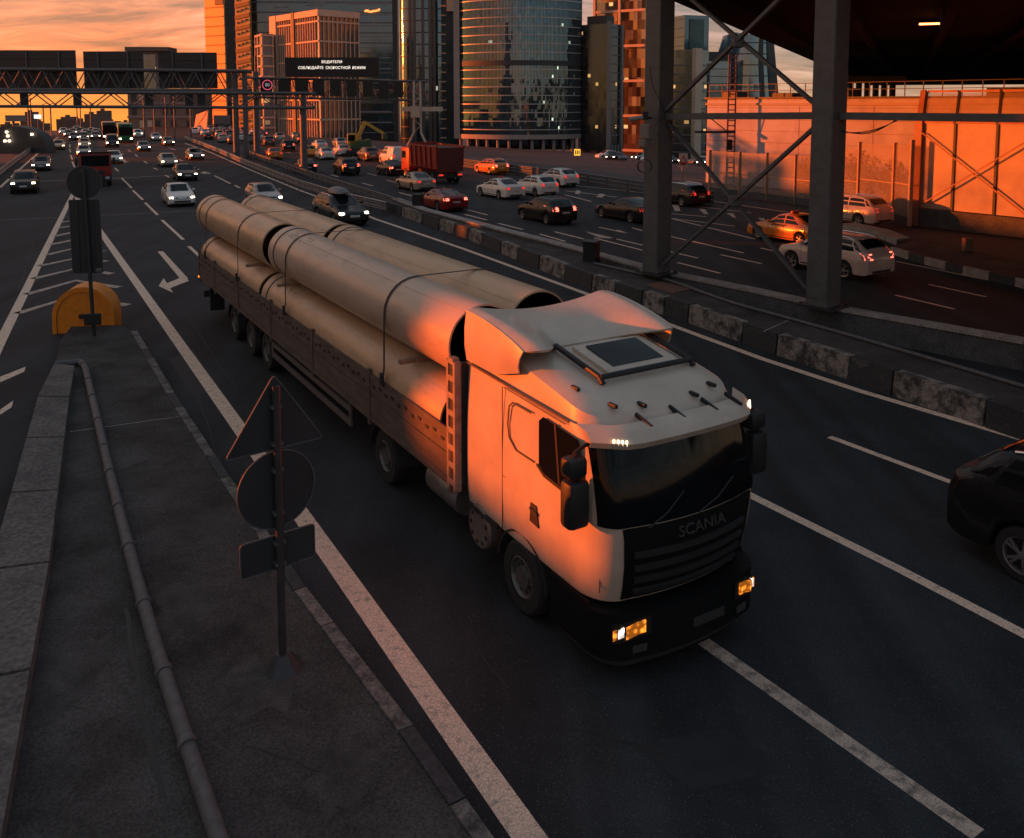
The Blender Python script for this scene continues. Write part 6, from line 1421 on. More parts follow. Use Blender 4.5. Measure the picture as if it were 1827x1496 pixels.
# ------------------------------------------------------------------ the overpass on steel columns
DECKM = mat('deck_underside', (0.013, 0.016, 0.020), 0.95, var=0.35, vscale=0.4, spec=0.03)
c1, c2 = G(1171, 486, 0.80), G(1468, 546, 0.80)
cd = (c2 - c1).normalized(); cyaw = math.atan2(cd.y, cd.x)
deck = thing('overpass', 'dark overpass deck on steel columns filling the upper corner of the picture', 'overpass', (c1.x + 20, c1.y + 20, 0)); off = -Vector(deck.location)
zd = 11.6
P0 = Vector((c1.x - 0.6, c1.y + 2.6, 0)); e1 = D(1552, 153, (zd - 7) * 1540 / 32.0); e1.z = 0
outl = [P0, e1, e1 + Vector((60, -18, 0)), Vector((175, 60, 0)), Vector((120, -30, 0)), c1 + cd * 42 + Vector((-0.7, -0.5, 0)), c1 + Vector((-0.9, -0.6, 0))]
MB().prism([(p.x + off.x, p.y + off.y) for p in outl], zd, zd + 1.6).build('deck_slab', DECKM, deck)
ed = (e1 - P0).normalized(); en = Vector((ed.y, -ed.x, 0))
for k in range(7):
    a = P0 + en * (3 + 4.2 * k) - ed * (0 if k == 0 else 0) ; a = a - ed * min(6 * k, 18); b = P0 + en * (3 + 4.2 * k) + ed * 172
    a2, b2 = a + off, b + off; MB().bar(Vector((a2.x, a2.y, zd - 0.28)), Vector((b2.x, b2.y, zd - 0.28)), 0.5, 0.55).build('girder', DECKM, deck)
MB().bar(Vector((P0.x + off.x, P0.y + off.y, zd + 1.9)), Vector((e1.x + off.x, e1.y + off.y, zd + 1.9)), 0.3, 0.6).build('parapet', DECKM, deck)
def steel_column(c, label):
    t = thing('steel_column', label, 'column', (c.x, c.y, 0.78), cyaw, 'steel columns on the low wall'); h = zd - 0.85
    MB().box(-0.36, 0.36, -0.36, 0.36, 0.06, h).build('shaft', STEEL, t)
    for z in (0.0,): MB().box(-0.58, 0.58, -0.52, 0.52, z, z + 0.07).build('base_plate', DSTEEL, t)
    for y in (-0.375, 0.345): MB().box(-0.33, 0.33, y, y + 0.03, 0.3, h - 0.2).build('cover_plate', STEEL, t)
    MB().box(-0.5, 0.5, -0.5, 0.5, h - 0.5, h).build('head', DSTEEL, t)
    for sx in (-1, 1):
        for sy in (-1, 1): MB().cbox((sx * 0.49, sy * 0.45, 0.10), 0.07, 0.07, 0.06).build('bolt', DSTEEL, t)
    return t
c3 = c1 + (c2 - c1) * 1.95
col1 = steel_column(c1, 'steel column carrying a camera and boxes, left of the X bracing'); col2 = steel_column(c2, 'steel column in front of the orange taxi, right of the X bracing'); steel_column(c3, 'steel column outside the picture at the end of the strut')
br = thing('steel_bracing', 'X bracing and strut between the two steel columns', 'bracing', (c1.x, c1.y, 0.78)); of = -Vector((c1.x, c1.y, 0.78))
def pz(c, z): return Vector((c.x, c.y, z)) + of
zs1, zs2 = D(1171, 208, c1.y).z, D(1468, 207, c2.y).z
s = cd * 0.40; f_ = Vector((-cd.y, cd.x, 0)) * 0.0
for (a, za, b, zb_, w) in ((c1, 1.15, c2, zs2 - 0.35, 0.15), (c1, zs1 - 0.25, c2, 1.05, 0.15), (c1, zs1 + 0.2, c2, zd - 0.3, 0.16), (c1, zd - 0.3, c2, zs2 + 0.25, 0.16)):
    v = Vector((cd.y, -cd.x, 0)) * (0.10 if za < zb_ else -0.10)
    MB().bar(pz(a + s, za) + v, pz(b - s, zb_) + v, w, w * 0.7).build('diagonal', STEEL, br)
MB().bar(pz(c1 + s, zs1), pz(c2 - s, zs2), 0.22, 0.22).build('strut', STEEL, br); MB().bar(pz(c2 + s, zs2), pz(c3 - s, zs2), 0.22, 0.22).build('strut', STEEL, br)
for zz in (3.75, 9.0): 
    m_ = pz((c1 + c2) / 2, zz); MB().cbox(m_, 0.34, 0.34, 0.34, 0.04).build('gusset', STEEL, br)
# cables slung along the strut
for k, sag in enumerate((0.18, 0.26, 0.34)):
    a, b = D(1500, 236, c2.y - 0.6), D(1604, 214, c2.y - 1.2)
    pts = [a.lerp(b, q / 8) + Vector((0, 0, -sag * math.sin(math.pi * q / 8) * 0.8 + k * 0.03)) for q in range(9)]
    t = tag(MB().tube([p - pts[0] for p in pts], 0.012, 5).build('cable', BLK, None, pts[0]), ['uppermost', 'middle', 'lowest'][k] + ' of the three slack cables hung right of the second column', 'cable')
pts = [D(1160, 120, c1.y - 0.7), D(1164, 150, c1.y - 0.7), D(1176, 180, c1.y - 0.75), D(1186, 205, c1.y - 0.7), D(1160, 235, c1.y - 0.7), D(1152, 280, c1.y - 0.7)]
tag(MB().tube([p - pts[0] for p in smooth_path(pts)], 0.012, 5).build('cable', BLK, None, pts[0]), 'thin cable running down the column with the camera', 'cable')
cc = D(1150, 297, c1.y - 0.75); mb = MB()
for k in range(3): mb.tube([Vector((0.26 * math.cos(a) * (1 - 0.06 * k), -0.03 * k, 0.24 * math.sin(a))) for a in (2 * math.pi * q / 24 for q in range(25))], 0.012, 5, cap=False)
tag(mb.build('cable_coil', BLK, None, cc), 'coil of cable hanging on the column with the camera', 'cable')
q = D(1137, 211, c1.y - 0.6); t = thing('surveillance_camera', 'bullet camera fixed to the first steel column', 'camera', q); MB().tube([(-0.30, 0, -0.05), (0.20, 0, 0.02)], 0.085, 10).build('body', mat('camera_case', (0.30, 0.27, 0.25), 0.5), t); MB().bar((0.1, 0, 0.0), (0.55, 0.3, 0.0), 0.07).build('bracket', BLK, t); MB().cbox((0.3, 0.1, 0.08), 0.2, 0.2, 0.3, 0.02).build('junction_box', BLK, t)
for (x0, x1, y0, y1, l) in ((1143, 1165, 222, 248, 'larger grey box on the first column below the camera'), (1142, 1158, 249, 263, 'smaller grey box on the first column below the camera')):
    a, b = D(x0, y0, c1.y - 0.75), D(x1, y1, c1.y - 0.75); t = thing('control_box', l, 'box', ((a.x + b.x) / 2, a.y, b.z), cyaw + math.pi / 2 * 0); MB().cbox((0, 0, (a.z - b.z) / 2), b.x - a.x, 0.3, a.z - b.z, 0.02).build('case', mat('box_grey', (0.22, 0.19, 0.17), 0.6), t); MB().cbox((0, -0.155, (a.z - b.z) / 2), (b.x - a.x) * 0.8, 0.02, (a.z - b.z) * 0.8).build('door', MATS['box_grey'], t)
lp = D(1660, 43, (zd - 0.25 - 7) * 1540 / 142.0); t = thing('ceiling_lamp', 'lit lamp tube under the overpass deck', 'lamp', lp, R(-20)); MB().cbox((0, 0, 0.0), 1.1, 0.16, 0.08, 0.02).build('tube', mat('sodium_tube', (1, 0.6, 0.3), 0.4, emit=(1.0, 0.30, 0.07), estr=6), t); MB().cbox((0, 0, 0.14), 1.2, 0.3, 0.16, 0.02).build('housing', DSTEEL, t)
# ------------------------------------------------------------------ sunlit wall behind the noise barrier
WALLC = mat('rendered_wall', (0.48, 0.46, 0.54), 0.85, col2=(0.27, 0.22, 0.23), vscale=0.22, thr=(0.42, 0.75), bump=0.2, bscale=6)
w0 = D(1262, 185, 80.0); w1 = D(1610, 185, 66.0); wd = (w1 - w0); wd.z = 0; wd.normalize(); w2 = w0 + wd * 62
wl_ = thing('concrete_hall', 'long windowless hall with sunlit orange walls beyond the far carriageway', 'building', (w0.x, w0.y, -0.3), math.atan2(wd.y, wd.x)); LW = 62.0; HW_ = 7.7
MB().box(0, LW, 0, 16, 0, HW_).build('wall', WALLC, wl_)
for k in range(7):
    MB().box(-0.02, LW, -0.012 - 0.004 * (k % 2), -0.001, 0.9 + k, 0.93 + k).build('panel_joint', mat('wall_joint', (0.22, 0.15, 0.12), 0.9), wl_)
MB().box(-0.15, LW, -0.12, -0.001, HW_ - 0.55, HW_ - 0.35).build('string_course', mat('string_course', (0.42, 0.33, 0.28), 0.85), wl_)
for a in (3, 9.5, 16, 22.5, 29, 35.5): MB().box(a, a + 0.03, -0.018, -0.001, 0, HW_ - 0.6).build('panel_joint', MATS['wall_joint'], wl_)
MB().box(-0.2, LW, -0.2, 0.3, HW_, HW_ + 0.15).build('roof_edge', DSTEEL, wl_)
rail = thing('roof_railing', 'steel railing along the roof edge of the orange hall', 'railing', (w0.x, w0.y, HW_ - 0.15), wl_.rotation_euler.z)
for k in range(26): MB().box(0.1 + k * 1.4, 0.16 + k * 1.4, 0.1, 0.16, 0, 1.15).build('post', DSTEEL, rail)
for z in (0.55, 1.1): MB().box(0.05, 36, 0.10, 0.15, z, z + 0.05).build('bar', DSTEEL, rail)
for a, w, h in ((1.2, 1.6, 0.5), (6.2, 2.2, 0.35), (10.5, 3.0, 0.7), (24, 5, 0.55)):
    MB().box(a, a + w, 0.6, 2.2, 0, h).build('roof_kerb', DSTEEL, rail)
pv = thing('roof_pavilion', 'dark columned pavilion on the roof of the hall', 'pavilion', D(1500, 178, 74)); pv.location.z = HW_ - 0.15; pv.location.x = D(1500, 178, 74).x
for k in range(7): MB().box(k * 0.72, k * 0.72 + 0.34, 0, 0.5, 0, 1.25).build('column', DARKC, pv)
MB().box(-0.4, 5.4, -0.3, 4, 1.25, 1.75).build('roof', mat('pavilion_roof', (0.16, 0.11, 0.09), 0.7), pv)
# lattice ladder mast
mp = D(1303, 300, 76); t = thing('ladder_mast', 'slim lattice ladder mast rising in front of the orange hall', 'mast', (mp.x, 76, 0)); hm = D(1303, 98, 76).z; RED = mat('mast_red', (0.26, 0.10, 0.08), 0.6)
for x in (-0.32, 0.32): MB().box(x - 0.06, x + 0.06, -0.06, 0.06, 0, hm).build('stile', RED, t)
for k in range(24): MB().box(-0.26, 0.26, -0.04, 0.04, 0.4 + k * 0.46, 0.5 + k * 0.46).build('rung', RED, t)
MB().box(-3.2, 0.3, -0.12, 0.12, 4.4, 4.6).build('arm', DSTEEL, t); MB().bar((-0.3, 0, 4.5), (-2.6, 0, 6.3), 0.08).build('stay', DSTEEL, t); MB().cbox((-0.2, -0.2, 3.4), 0.5, 0.3, 0.9, 0.03).build('cabinet', BLK, t)
# transparent noise barrier along the carriageway
def clear_panel(name, col, a, rough=0.25):
    if name in MATS: return MATS[name]
    m = bpy.data.materials.new(name); m.use_nodes = True; MATS[name] = m; nt = m.node_tree; N, Lk = nt.nodes, nt.links; b = N['Principled BSDF']
    b.inputs['Base Color'].default_value = (*col, 1); b.inputs['Roughness'].default_value = rough; tr = N.new('ShaderNodeBsdfTransparent'); tr.inputs[0].default_value = (1, 0.95, 0.92, 1)
    mx = N.new('ShaderNodeMixShader'); tc = N.new('ShaderNodeTexCoord'); n = N.new('ShaderNodeTexNoise'); n.inputs['Scale'].default_value = 0.7; n.inputs['Detail'].default_value = 4; Lk.new(tc.outputs['Object'], n.inputs['Vector'])
    mr = N.new('ShaderNodeMapRange'); mr.inputs[1].default_value = 0.3; mr.inputs[2].default_value = 0.7; mr.inputs[3].default_value = a * 0.7; mr.inputs[4].default_value = min(1, a * 1.3); Lk.new(n.outputs[0], mr.inputs[0])
    Lk.new(mr.outputs[0], mx.inputs[0]); Lk.new(tr.outputs[0], mx.inputs[1]); Lk.new(b.outputs[0], mx.inputs[2]); Lk.new(mx.outputs[0], N['Material Output'].inputs[0]); return m
CLEAR = clear_panel('acrylic_pane', (0.40, 0.34, 0.31), 0.32); FROST = clear_panel('frosted_pane', (0.62, 0.50, 0.44), 0.62, 0.4)
POSTB = mat('barrier_post', (0.40, 0.27, 0.18), 0.6, var=0.2)
nb = [(1266, 346, 268), (1319, 352, 271), (1367, 358, 273), (1418, 365, 276), (1478, 374, 262), (1530, 384, 254), (1592, 396, 255), (1622, 404, 250)]
g0 = G(1266, 346); t = thing('noise_barrier', 'clear noise barrier with slim posts in front of the orange hall', 'barrier', g0); of = -g0
pts = []
for x, y, ty in nb:
    g = G(x, y); pts.append((g, D(x, ty, g.y).z))
for g, h in pts: MB().box(g.x + of.x - 0.10, g.x + of.x + 0.10, g.y + of.y - 0.1, g.y + of.y + 0.1, 0, h).build('post', POSTB, t)
for (a, ha), (b, hb_) in zip(pts[:-1], pts[1:]):
    d = (b - a).normalized(); h = min(ha, hb_) - 0.06; p, q_ = a + of + d * 0.10, b + of - d * 0.10
    for z0_, z1_ in ((0.52, h * 0.5), (h * 0.5 + 0.07, h)):
        MB().bar(Vector((p.x, p.y, (z0_ + z1_) / 2)), Vector((q_.x, q_.y, (z0_ + z1_) / 2)), 0.025, z1_ - z0_).build('pane', CLEAR, t)
    MB().bar(Vector((p.x, p.y, h * 0.5 + 0.035)), Vector((q_.x, q_.y, h * 0.5 + 0.035)), 0.05, 0.06).build('rail', POSTB, t)
    MB().bar(Vector((p.x, p.y, 0.26)), Vector((q_.x, q_.y, 0.26)), 0.22, 0.50).build('plinth', DCONC, t)
# shrubs behind the clear barrier
LEAF = mat('shrub_leaf', (0.045, 0.05, 0.03), 0.8, var=0.4, vscale=3)
def shrub(px, Y, w, h, label, seed):
    b = D(px, 300, Y); t = thing('shrub', label, 'shrub', (b.x, Y, 0)); rg = random.Random(seed); mb = MB()
    for k in range(900):
        u, v, w_ = rg.gauss(0, 1), rg.gauss(0, 1), rg.gauss(0, 1); n = math.sqrt(u * u + v * v + w_ * w_); r_ = rg.random() ** 0.4; c = Vector((u / n * w * r_ * rg.uniform(.8, 1.1), v / n * w * r_, h * 0.52 + w_ / n * h * 0.5 * r_)); a = Vector((rg.gauss(0, 1), rg.gauss(0, 1), rg.gauss(0, 1))).normalized() * 0.13; e = Vector((rg.gauss(0, 1), rg.gauss(0, 1), rg.gauss(0, 1))).normalized() * 0.10
        mb.add([c - a, c + e, c + a, c - e], [(0, 1, 2, 3)])
    mb.build('crown', LEAF, t, fix=False); MB().tube([(0, 0, -0.1), (0.05, 0, h * 0.3), (0, 0, h * 0.7)], [0.09, 0.07, 0.03], 6).build('trunk', mat('bark', (0.06, 0.045, 0.035), 0.9), t)
shrub(1442, 64, 1.1, 3.0, 'dark shrub behind the clear barrier, just left of the second column', 1); shrub(1535, 61, 1.7, 3.6, 'large dark shrub behind the clear barrier, right of the second column', 2); shrub(1597, 60, 1.0, 3.0, 'dark shrub behind the yield sign', 3)
# tall bent-top screen wall at the right
ts0 = G(1634, 402); tsd = (G(1827, 452) - ts0); tsd.normalize()
tsd = Vector((0.60, -0.80, 0)).normalized(); n_ = Vector((-0.8, -0.6, 0))
sw = thing('screen_wall', 'tall frosted screen wall with crossed rods and bent-over top', 'barrier', ts0, math.atan2(tsd.y, tsd.x))
zt1 = D(1634, 212, ts0.y).z
REDP = mat('screen_post_red', (0.34, 0.16, 0.11), 0.5, var=0.3, vscale=1.5)
def sx_of(px):
    r_ = ray(px, 185); k_ = r_.x / r_.y; return (k_ * ts0.y - ts0.x) / (tsd.x - k_ * tsd.y)
xs_ = [0.0, sx_of(1707), sx_of(1783), sx_of(1850), sx_of(1910)]
for k, x in enumerate(xs_):
    w = 0.42 if k == 0 else 0.13
    MB().box(x - w / 2, x + w / 2, -0.2 if k == 0 else -0.08, 0.22 if k == 0 else 0.06, 0.0 if k == 0 else 1.02, zt1).build('post', REDP if k == 0 else DSTEEL, sw)
    # inclined top section leaning over the road
    MB().bar((x, 0.05, zt1), (x - 0.35, 1.0, zt1 + 1.55), 0.36 if k == 0 else 0.13, 0.3 if k == 0 else 0.12, (1, 0, 0)).build('bent_post', REDP if k == 0 else DSTEEL, sw)
for a, b in zip(xs_[:-1], xs_[1:]):
    a2, b2 = a + (0.23 if a == 0 else 0.08), b - 0.08
    MB().box(a2, b2, -0.012, 0.012, 1.05, zt1 - 0.26).build('pane', FROST, sw); MB().box(a2, b2, -0.10, 0.10, zt1 - 0.25, zt1 - 0.02).build('rail', REDP, sw)
    MB().extr([Vector((a2, 0.08, zt1 + 0.10)), Vector((b2, 0.08, zt1 + 0.10)), Vector((b2 - 0.33, 0.95, zt1 + 1.45)), Vector((a2 - 0.33, 0.95, zt1 + 1.45))], (0, 0.02, -0.01)).build('roof_pane', CLEAR, sw)
    MB().bar((a2 - 0.35, 1.0, zt1 + 1.55), (b2 - 0.35, 1.0, zt1 + 1.55), 0.14, 0.14).build('top_rail', REDP, sw)
xe = xs_[3]; MB().bar((0.25, -0.22, zt1 - 0.8), (xs_[3], -0.22, 1.1), 0.05, 0.07).build('cross_rod', REDP, sw); MB().bar((0.25, -0.30, 1.15), (xs_[3], -0.30, zt1 - 0.9), 0.05, 0.07).build('cross_rod', REDP, sw)
MB().box(-0.4, xs_[4] + 4, -0.18, 0.25, 0, 1.0).build('plinth', DCONC, sw)
# kerbed verge in front of the screen wall with painted blocks
kv = [G(x, y, 0.35) for x, y in [(1592, 440), (1640, 455), (1700, 470), (1827, 498), (1960, 530)]]
verge = struct(MB().prism([(p.x, p.y) for p in kv] + [(p.x + 2.6, p.y + 2.6) for p in kv[::-1]], 0.001, 0.34).build('verge', PAVE))
kp = [1592, 1625, 1652, 1690, 1722, 1770, 1815, 1880, 1950]; KX = [(1592, 440), (1640, 455), (1700, 470), (1827, 498), (1960, 530)]
for k, (a, b) in enumerate(zip(kp[:-1], kp[1:])):
    A, B = lerp_at_px(kv, KX, a + 0.5), lerp_at_px(kv, KX, b - 0.5); MB().bar(A + Vector((-.03, -.05, -0.17)), B + Vector((-.03, -.05, -0.17)), 0.16, 0.34).build('kerb_block', CONC if k % 2 == 0 else BPEEL, verge)
bq = G(1726, 448, 0.35); t = thing('bollard_box', 'small brown cabinet at the foot of the screen wall', 'box', (bq.x, bq.y, 0.34)); MB().cbox((0, 0, 0.3), 0.4, 0.3, 0.6, 0.03).build('case', mat('brown_case', (0.16, 0.09, 0.06), 0.7), t); MB().cbox((0, -0.16, 0.3), 0.3, 0.02, 0.45).build('door', mat('brown_door', (0.13, 0.075, 0.05), 0.7), t)
sk = [G(x, y, 0.3) for x, y in [(1500, 400), (1560, 412), (1600, 428)]]
dv = thing('divider_block', 'low concrete divider beside the white crossover', 'barrier', (sk[0].x, sk[0].y, 0)); MB().prism([(p.x - sk[0].x, p.y - sk[0].y) for p in sk] + [(p.x - sk[0].x + 0.9, p.y - sk[0].y + 0.5) for p in sk[::-1]], 0, 0.32).build('block', CONC, dv)
# signs beside the barrier
SW = mat('sign_white', (0.55, 0.48, 0.42), 0.5); SR = mat('sign_red', (0.40, 0.05, 0.04), 0.5); SY = mat('sign_yellow', (0.55, 0.33, 0.08), 0.5)
def face(t, pts, m, y, name): return MB().extr([Vector((a, y, b)) for a, b in pts], (0, 0.02, 0)).build(name, m, t)
def scl(pts, s, c): return [(c[0] + (a - c[0]) * s, c[1] + (b - c[1]) * s) for a, b in pts]
g = G(1590, 372); t = thing('road_sign', 'priority diamond above an inverted triangle on one pole by the noise barrier', 'traffic sign', g, R(-25)); MB().tube([(0, 0.06, 0), (0, 0.06, D(1590, 277, g.y).z)], 0.04, 8).build('pole', GALV, t)
zc = D(1590, 290, g.y).z; dm = [(-0.36, zc), (0, zc - 0.45), (0.36, zc), (0, zc + 0.45)]; face(t, dm, SW, 0.0, 'diamond_plate'); face(t, scl(dm, 0.72, (0, zc)), SY, -0.022, 'diamond_face')
z2 = D(1590, 313, g.y).z; tr_ = [(-0.36, z2 + 0.3), (0, z2 - 0.34), (0.36, z2 + 0.3)]; face(t, tr_, SR, 0.0, 'yield_plate'); face(t, scl(tr_, 0.68, (0, z2 + 0.08)), SW, -0.022, 'yield_face')
face(t, [(0.3 * math.cos(a) * .8, z2 - 0.85 + 0.3 * math.sin(a)) for a in (2 * math.pi * k / 20 for k in range(20))], mat('sign_blue', (0.03, 0.05, 0.12), 0.5), 0.0, 'disc_plate')
g = G(1496, 378); t = thing('road_sign', 'red diamond sign half hidden by the second column', 'traffic sign', g, R(-20)); MB().tube([(0, 0.06, 0), (0, 0.06, D(1496, 300, g.y).z)], 0.04, 8).build('pole', GALV, t); zc = D(1490, 320, g.y).z
dm = [(-0.45, zc), (0, zc - 0.62), (0.45, zc), (0, zc + 0.62)]; face(t, dm, SR, 0.0, 'diamond_plate'); face(t, scl(dm, 0.7, (0, zc)), mat('sign_orange', (0.5, 0.17, 0.06), 0.5), -0.022, 'diamond_face'); face(t, [(0.42 * math.cos(a), zc - 1.3 + 0.5 * math.sin(a)) for a in (2 * math.pi * k / 24 for k in range(24))], SIGNB, 0.0, 'disc_plate')
g = G(1217, 322); t = thing('road_sign', 'white board with a red warning triangle beyond the first column', 'traffic sign', g); MB().tube([(0, 0.06, 0), (0, 0.06, D(1220, 274, g.y).z)], 0.05, 8).build('pole', GALV, t)
a, b = D(1212, 274, g.y) - g, D(1227, 298, g.y) - g; bx = MB().box(a.x, b.x, 0, 0.03, b.z, a.z).build('board', SW, t); m_ = ((a.x + b.x) / 2, a.z - 0.55); tr_ = [(m_[0] - 0.4, m_[1] - 0.35), (m_[0] + 0.4, m_[1] - 0.35), (m_[0], m_[1] + 0.35)]; face(t, tr_, SR, -0.025, 'triangle'); face(t, scl(tr_, 0.6, (m_[0], m_[1] - 0.1)), SW, -0.047, 'triangle_face'); MB().box(a.x + 0.15, b.x - 0.15, -0.02, 0.0, b.z + 0.15, b.z + 0.5).build('caption', SR, bx)
# traffic signals and a lit yellow board below the glass office cylinder
g = D(1030, 262, 140); z0 = ground_z(g.x, 140); t = thing('lit_board', 'small lit yellow board beneath the glass office cylinder', 'sign', (g.x, 140, z0)); zb_ = D(1030, 278, 140).z - z0; MB().box(-0.5, 0.5, -0.08, 0.08, zb_, zb_ + 1.05).build('panel', mat('yellow_board', (0.6, 0.4, 0.05), 0.5, emit=(1.0, 0.55, 0.06), estr=0.7), t); MB().tube([(0, 0.1, 0), (0, 0.1, zb_)], 0.06, 6).build('pole', DSTEEL, t)
for k in range(3): MB().box(-0.36 + 0.28 * k, -0.2 + 0.28 * k, -0.1, -0.08, zb_ + 0.2, zb_ + 0.85).build('glyph', BLK, t)
for k, (px, py, Y) in enumerate(sorted([(1112, 288, 150), (1130, 284, 160), (1150, 290, 150), (1205, 288, 150), (1232, 286, 155), (1250, 290, 150), (1088, 290, 150), (1065, 286, 160)])):
    z0 = ground_z(D(px, py, Y).x, Y); d = TYPES['hatch']; t = thing('parked_car', f'small parked car, {NTH[k]} from the left below the towers beyond the guard rail', 'car', (D(px, py, Y).x, Y, z0), R(25 + 40 * (k % 3)), 'parked cars below the towers'); pm = paint(['white', 'black', 'grey', 'silver'][k % 4])
    o = link('body', d['body'], t); o.material_slots[0].link = 'OBJECT'; o.material_slots[0].material = pm
    for nm, me in d['parts']:
        if nm in ('windscreen', 'rear_window', 'side_window'): link(nm, me, t)
        if nm == 'headlight':
            o = link(nm, me, t); o.material_slots[0].link = 'OBJECT'; o.material_slots[0].material = HEADL if k % 2 else HEADO
# ------------------------------------------------------------------ lorries, buses and plant
def frame_at(px, py, vx, away, L):
    h = heading(vx); p = G(px, py)
    return (p, math.atan2(h.y, h.x)) if not away else (p + h * L, math.atan2(-h.y, -h.x))
def wheels(t, xs, hw, r, w=0.3):
    ty, rm, dk = car_wheel(r, w)
    for x in xs:
        for sg in (-1, 1):
            q = link('wheel', None, t, (x, sg * (hw - w / 2), r)); q.rotation_euler = (0, 0, 0 if sg < 0 else math.pi); link('tyre', ty, q); link('rim', rm, q)
# red tipper lorry leaving
L = 8.6; p, rz = frame_at(805, 330, 60, True, L); REDM = mat('tipper_red', (0.30, 0.02, 0.018), 0.5, var=0.2, vscale=1.5)
t = thing('dump_truck', 'red tipper lorry with a ribbed body on the far carriageway', 'truck', p, rz)
MB().cbox((0.95, 0, 1.85), 1.9, 2.4, 2.2, 0.10).build('cab', REDM, t, smooth=40); MB().box(0.2, 1.2, -1.215, 1.215, 1.95, 2.6).build('cab_window', GLASSD, t); MB().box(-0.012, 0.0, -1.0, 1.0, 1.95, 2.7).build('windscreen', GLASSD, t)
MB().box(0.3, 8.4, -0.45, 0.45, 0.75, 1.05).build('chassis', CHAS, t)
prof = [(-1.25, 3.25), (-1.15, 1.35), (-0.9, 1.1), (0.9, 1.1), (1.15, 1.35), (1.25, 3.25)]
mb = MB(); mb.shell([[Vector((x, y, z + (0.0))) for y, z in prof] for x in (2.3, 8.5)], 0.06); mb.build('tipper_body', REDM, t)
MB().box(8.42, 8.52, -1.2, 1.2, 1.15, 3.2).build('tailgate', mat('tailgate_red', (0.10, 0.016, 0.014), 0.7, var=0.3), t); MB().box(2.25, 2.35, -1.25, 1.25, 1.2, 3.45).build('front_wall', REDM, t)
for x in (2.6, 3.7, 4.8, 5.9, 7.0, 8.3):
    for sg in (-1, 1): MB().bar((x, sg * 1.22, 1.45), (x, sg * 1.31, 3.25), 0.22, 0.10, (0, 1, 0)).build('rib', REDM, t)
for sg in (-1, 1): MB().box(2.25, 8.55, sg * 1.29 - 0.08, sg * 1.29 + 0.08, 3.2, 3.36).build('top_rail', REDM, t)
MB().box(2.4, 8.4, -1.12, 1.12, 2.6, 3.18).build('load', mat('earth_load', (0.10, 0.07, 0.05), 0.95, bump=0.8, bscale=6), t); MB().box(8.3, 8.5, -1.15, 1.15, 0.55, 0.75).build('bumper', CHAS, t)
for sg in (-1, 1): MB().box(8.5, 8.53, sg * 0.9 - 0.2, sg * 0.9 + 0.2, 0.78, 0.92).build('tail_light', TAILL, t)
wheels(t, (1.2, 5.9, 7.25), 1.22, 0.52)
# red lorry coming
p, rz = frame_at(172, 334, 130, False, 8); t = thing('lorry', 'red flat-nosed lorry driving behind the island nose sign', 'truck', p, rz)
MB().cbox((0.95, 0, 1.75), 1.9, 2.45, 2.3, 0.12).build('cab', REDM, t, smooth=40); MB().box(-0.015, 0.0, -1.05, 1.05, 1.75, 2.65).build('windscreen', GLASSD, t); MB().box(0.25, 1.3, -1.235, 1.235, 1.85, 2.6).build('cab_window', GLASSD, t); MB().box(-0.12, 0.25, -1.2, 1.2, 0.45, 0.95).build('bumper', BLK, t); MB().box(-0.03, 0.0, -0.7, 0.7, 1.05, 1.35).build('grille', BLK, t); MB().box(-0.1, 0.5, -1.22, 1.22, 2.85, 2.97).build('roof_visor', BLK, t)
for sg in (-1, 1): MB().box(-0.14, -0.1, sg * 0.88 - 0.16, sg * 0.88 + 0.16, 0.66, 0.86).build('headlight', HEADL if sg > 0 else HEADO, t); MB().cbox((0.1, sg * 1.42, 2.15), 0.15, 0.22, 0.6, 0.04).build('mirror', BLK, t)
MB().box(2.2, 7.8, -1.22, 1.22, 1.0, 2.2).build('load_bed', mat('bed_dark_red', (0.16, 0.02, 0.018), 0.7), t); MB().box(0.3, 7.6, -0.45, 0.45, 0.65, 0.98).build('chassis', CHAS, t); wheels(t, (1.2, 5.6), 1.2, 0.5)
# buses far back
def bus(px, py, label, col, name='bus', h=3.1):
    p, rz = frame_at(px, py, 160, False, 11); t = thing(name, label, 'bus', p, rz); m = mat('bus_' + label.split()[0], col, 0.4, coat=0.3)
    MB().cbox((5.5, 0, 0.35 + h / 2), 11, 2.5, h, 0.14).build('body', m, t, smooth=40); MB().box(-0.015, 0.0, -1.1, 1.1, 1.35, 2.85).build('windscreen', GLASSD, t)
    for sg in (-1, 1):
        for k in range(6): MB().box(0.8 + k * 1.65, 2.2 + k * 1.65, sg * 1.255 - 0.008, sg * 1.255 + 0.008, 1.55, 2.75).build('side_window', GLASSD, t)
        MB().box(-0.03, -0.005, sg * 0.9 - 0.18, sg * 0.9 + 0.18, 0.7, 0.9).build('headlight', HEADL, t)
    MB().box(-0.02, -0.002, -0.7, 0.7, 2.9, 3.2).build('route_sign', BLK, t); wheels(t, (2.5, 8.3), 1.22, 0.48)
bus(196, 251, 'dark bus far back behind the black van', (0.03, 0.028, 0.028)); bus(225, 256, 'green bus far back in the middle lanes', (0.03, 0.16, 0.07))
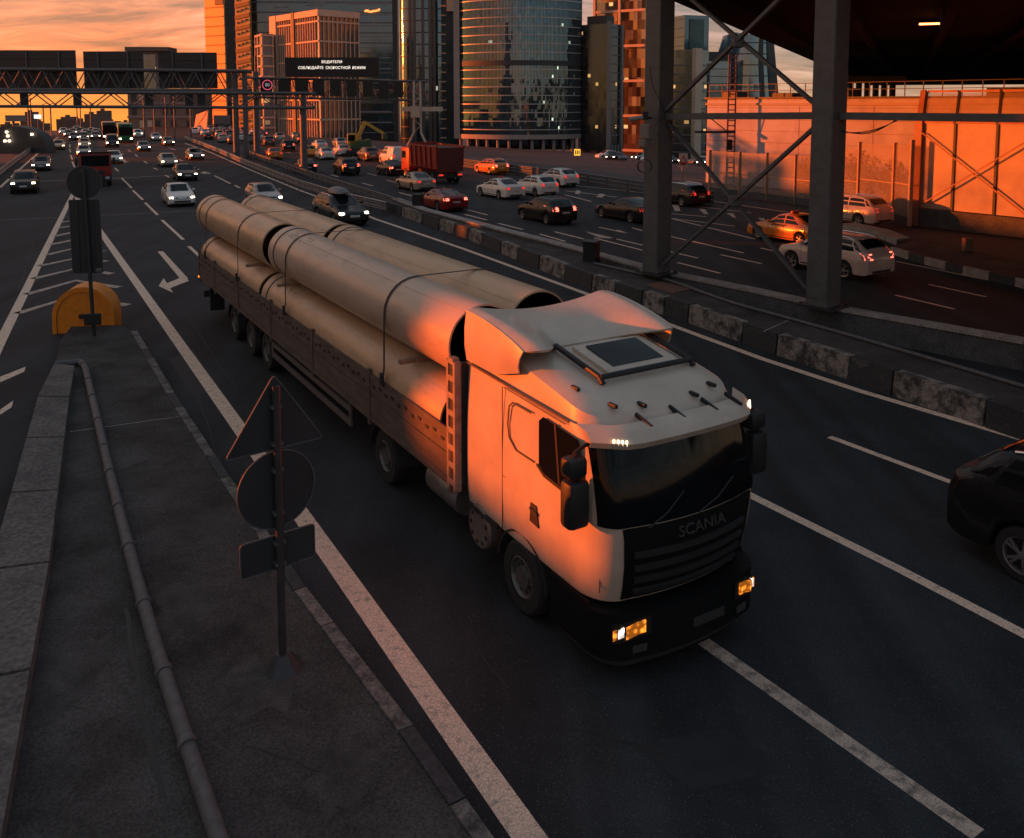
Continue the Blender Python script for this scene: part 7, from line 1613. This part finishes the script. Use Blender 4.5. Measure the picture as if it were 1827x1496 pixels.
# excavator beside the road
Ye = 116.0; e = D(640, 262, Ye); t = thing('excavator', 'green excavator with a raised yellow boom beyond the trio of white cars', 'excavator', (e.x, Ye, ground_z(e.x, Ye)), R(12)); GRN = mat('excavator_green', (0.05, 0.09, 0.03), 0.6); YLB = mat('boom_yellow', (0.55, 0.33, 0.04), 0.5)
for sg in (-1, 1): MB().cbox((0, sg * 1.0, 0.45), 3.4, 0.5, 0.9, 0.2).build('track', BLK, t)
MB().cbox((0.2, 0, 1.6), 2.8, 2.3, 1.1, 0.1).build('body', GRN, t); MB().cbox((-0.9, -0.7, 2.35), 1.2, 0.9, 1.5, 0.08).build('cab', YLB, t); MB().cbox((-0.95, -1.16, 2.5), 0.9, 0.03, 0.8).build('cab_window', GLASSD, t); MB().cbox((1.3, 0, 1.7), 0.6, 2.2, 1.2, 0.1).build('counterweight', GRN, t)
MB().bar((-0.2, 0.2, 2.2), (0.9, 0.2, 4.6), 0.35, 0.5, (1, 0, 0)).build('boom', YLB, t); MB().bar((0.8, 0.2, 4.6), (3.4, 0.2, 3.0), 0.3, 0.4).build('stick', YLB, t); MB().cbox((3.5, 0.2, 2.6), 0.7, 0.9, 0.8, 0.08).build('bucket', GRN, t)
# the dark off-roader leaving the picture at the right edge
d = TYPES['suv']; h = heading(-90); SCL = 1.13; p = G(1678, 978); org = p - h * (d['ct'].L * SCL) + Vector((h.y, -h.x, 0)) * 0.93 * SCL
t = thing('car', 'black off-roader cut off by the picture edge, overtaking the lorry', 'car', org, math.atan2(h.y, h.x), FC); t.scale = (SCL,) * 3
def putm(nm, me, par, m=None):
    o = link(nm, me, par)
    if m is not None: o.material_slots[0].link = 'OBJECT'; o.material_slots[0].material = m
    return o
putm('body', d['body'], t, paint('black'))
for nm, me in d['parts']:
    m_ = {'headlight': HEADO, 'tail_light': mat('tail_lamp_dim', (0.10, 0.006, 0.006), 0.3), 'mirror': paint('black'), 'door_handle': paint('black')}.get(nm); putm(nm, me, t, m_)
for c in d['ct'].wheels:
    for sg in (-1, 1):
        w = link('wheel', None, t, (c, sg * (d['ct'].W / 2 - 0.115), d['r'])); w.rotation_euler = (0, 0, 0 if sg < 0 else math.pi)
        for nm, me in zip(('tyre', 'rim', 'brake_disc'), d['wheel']): link(nm, me, w)
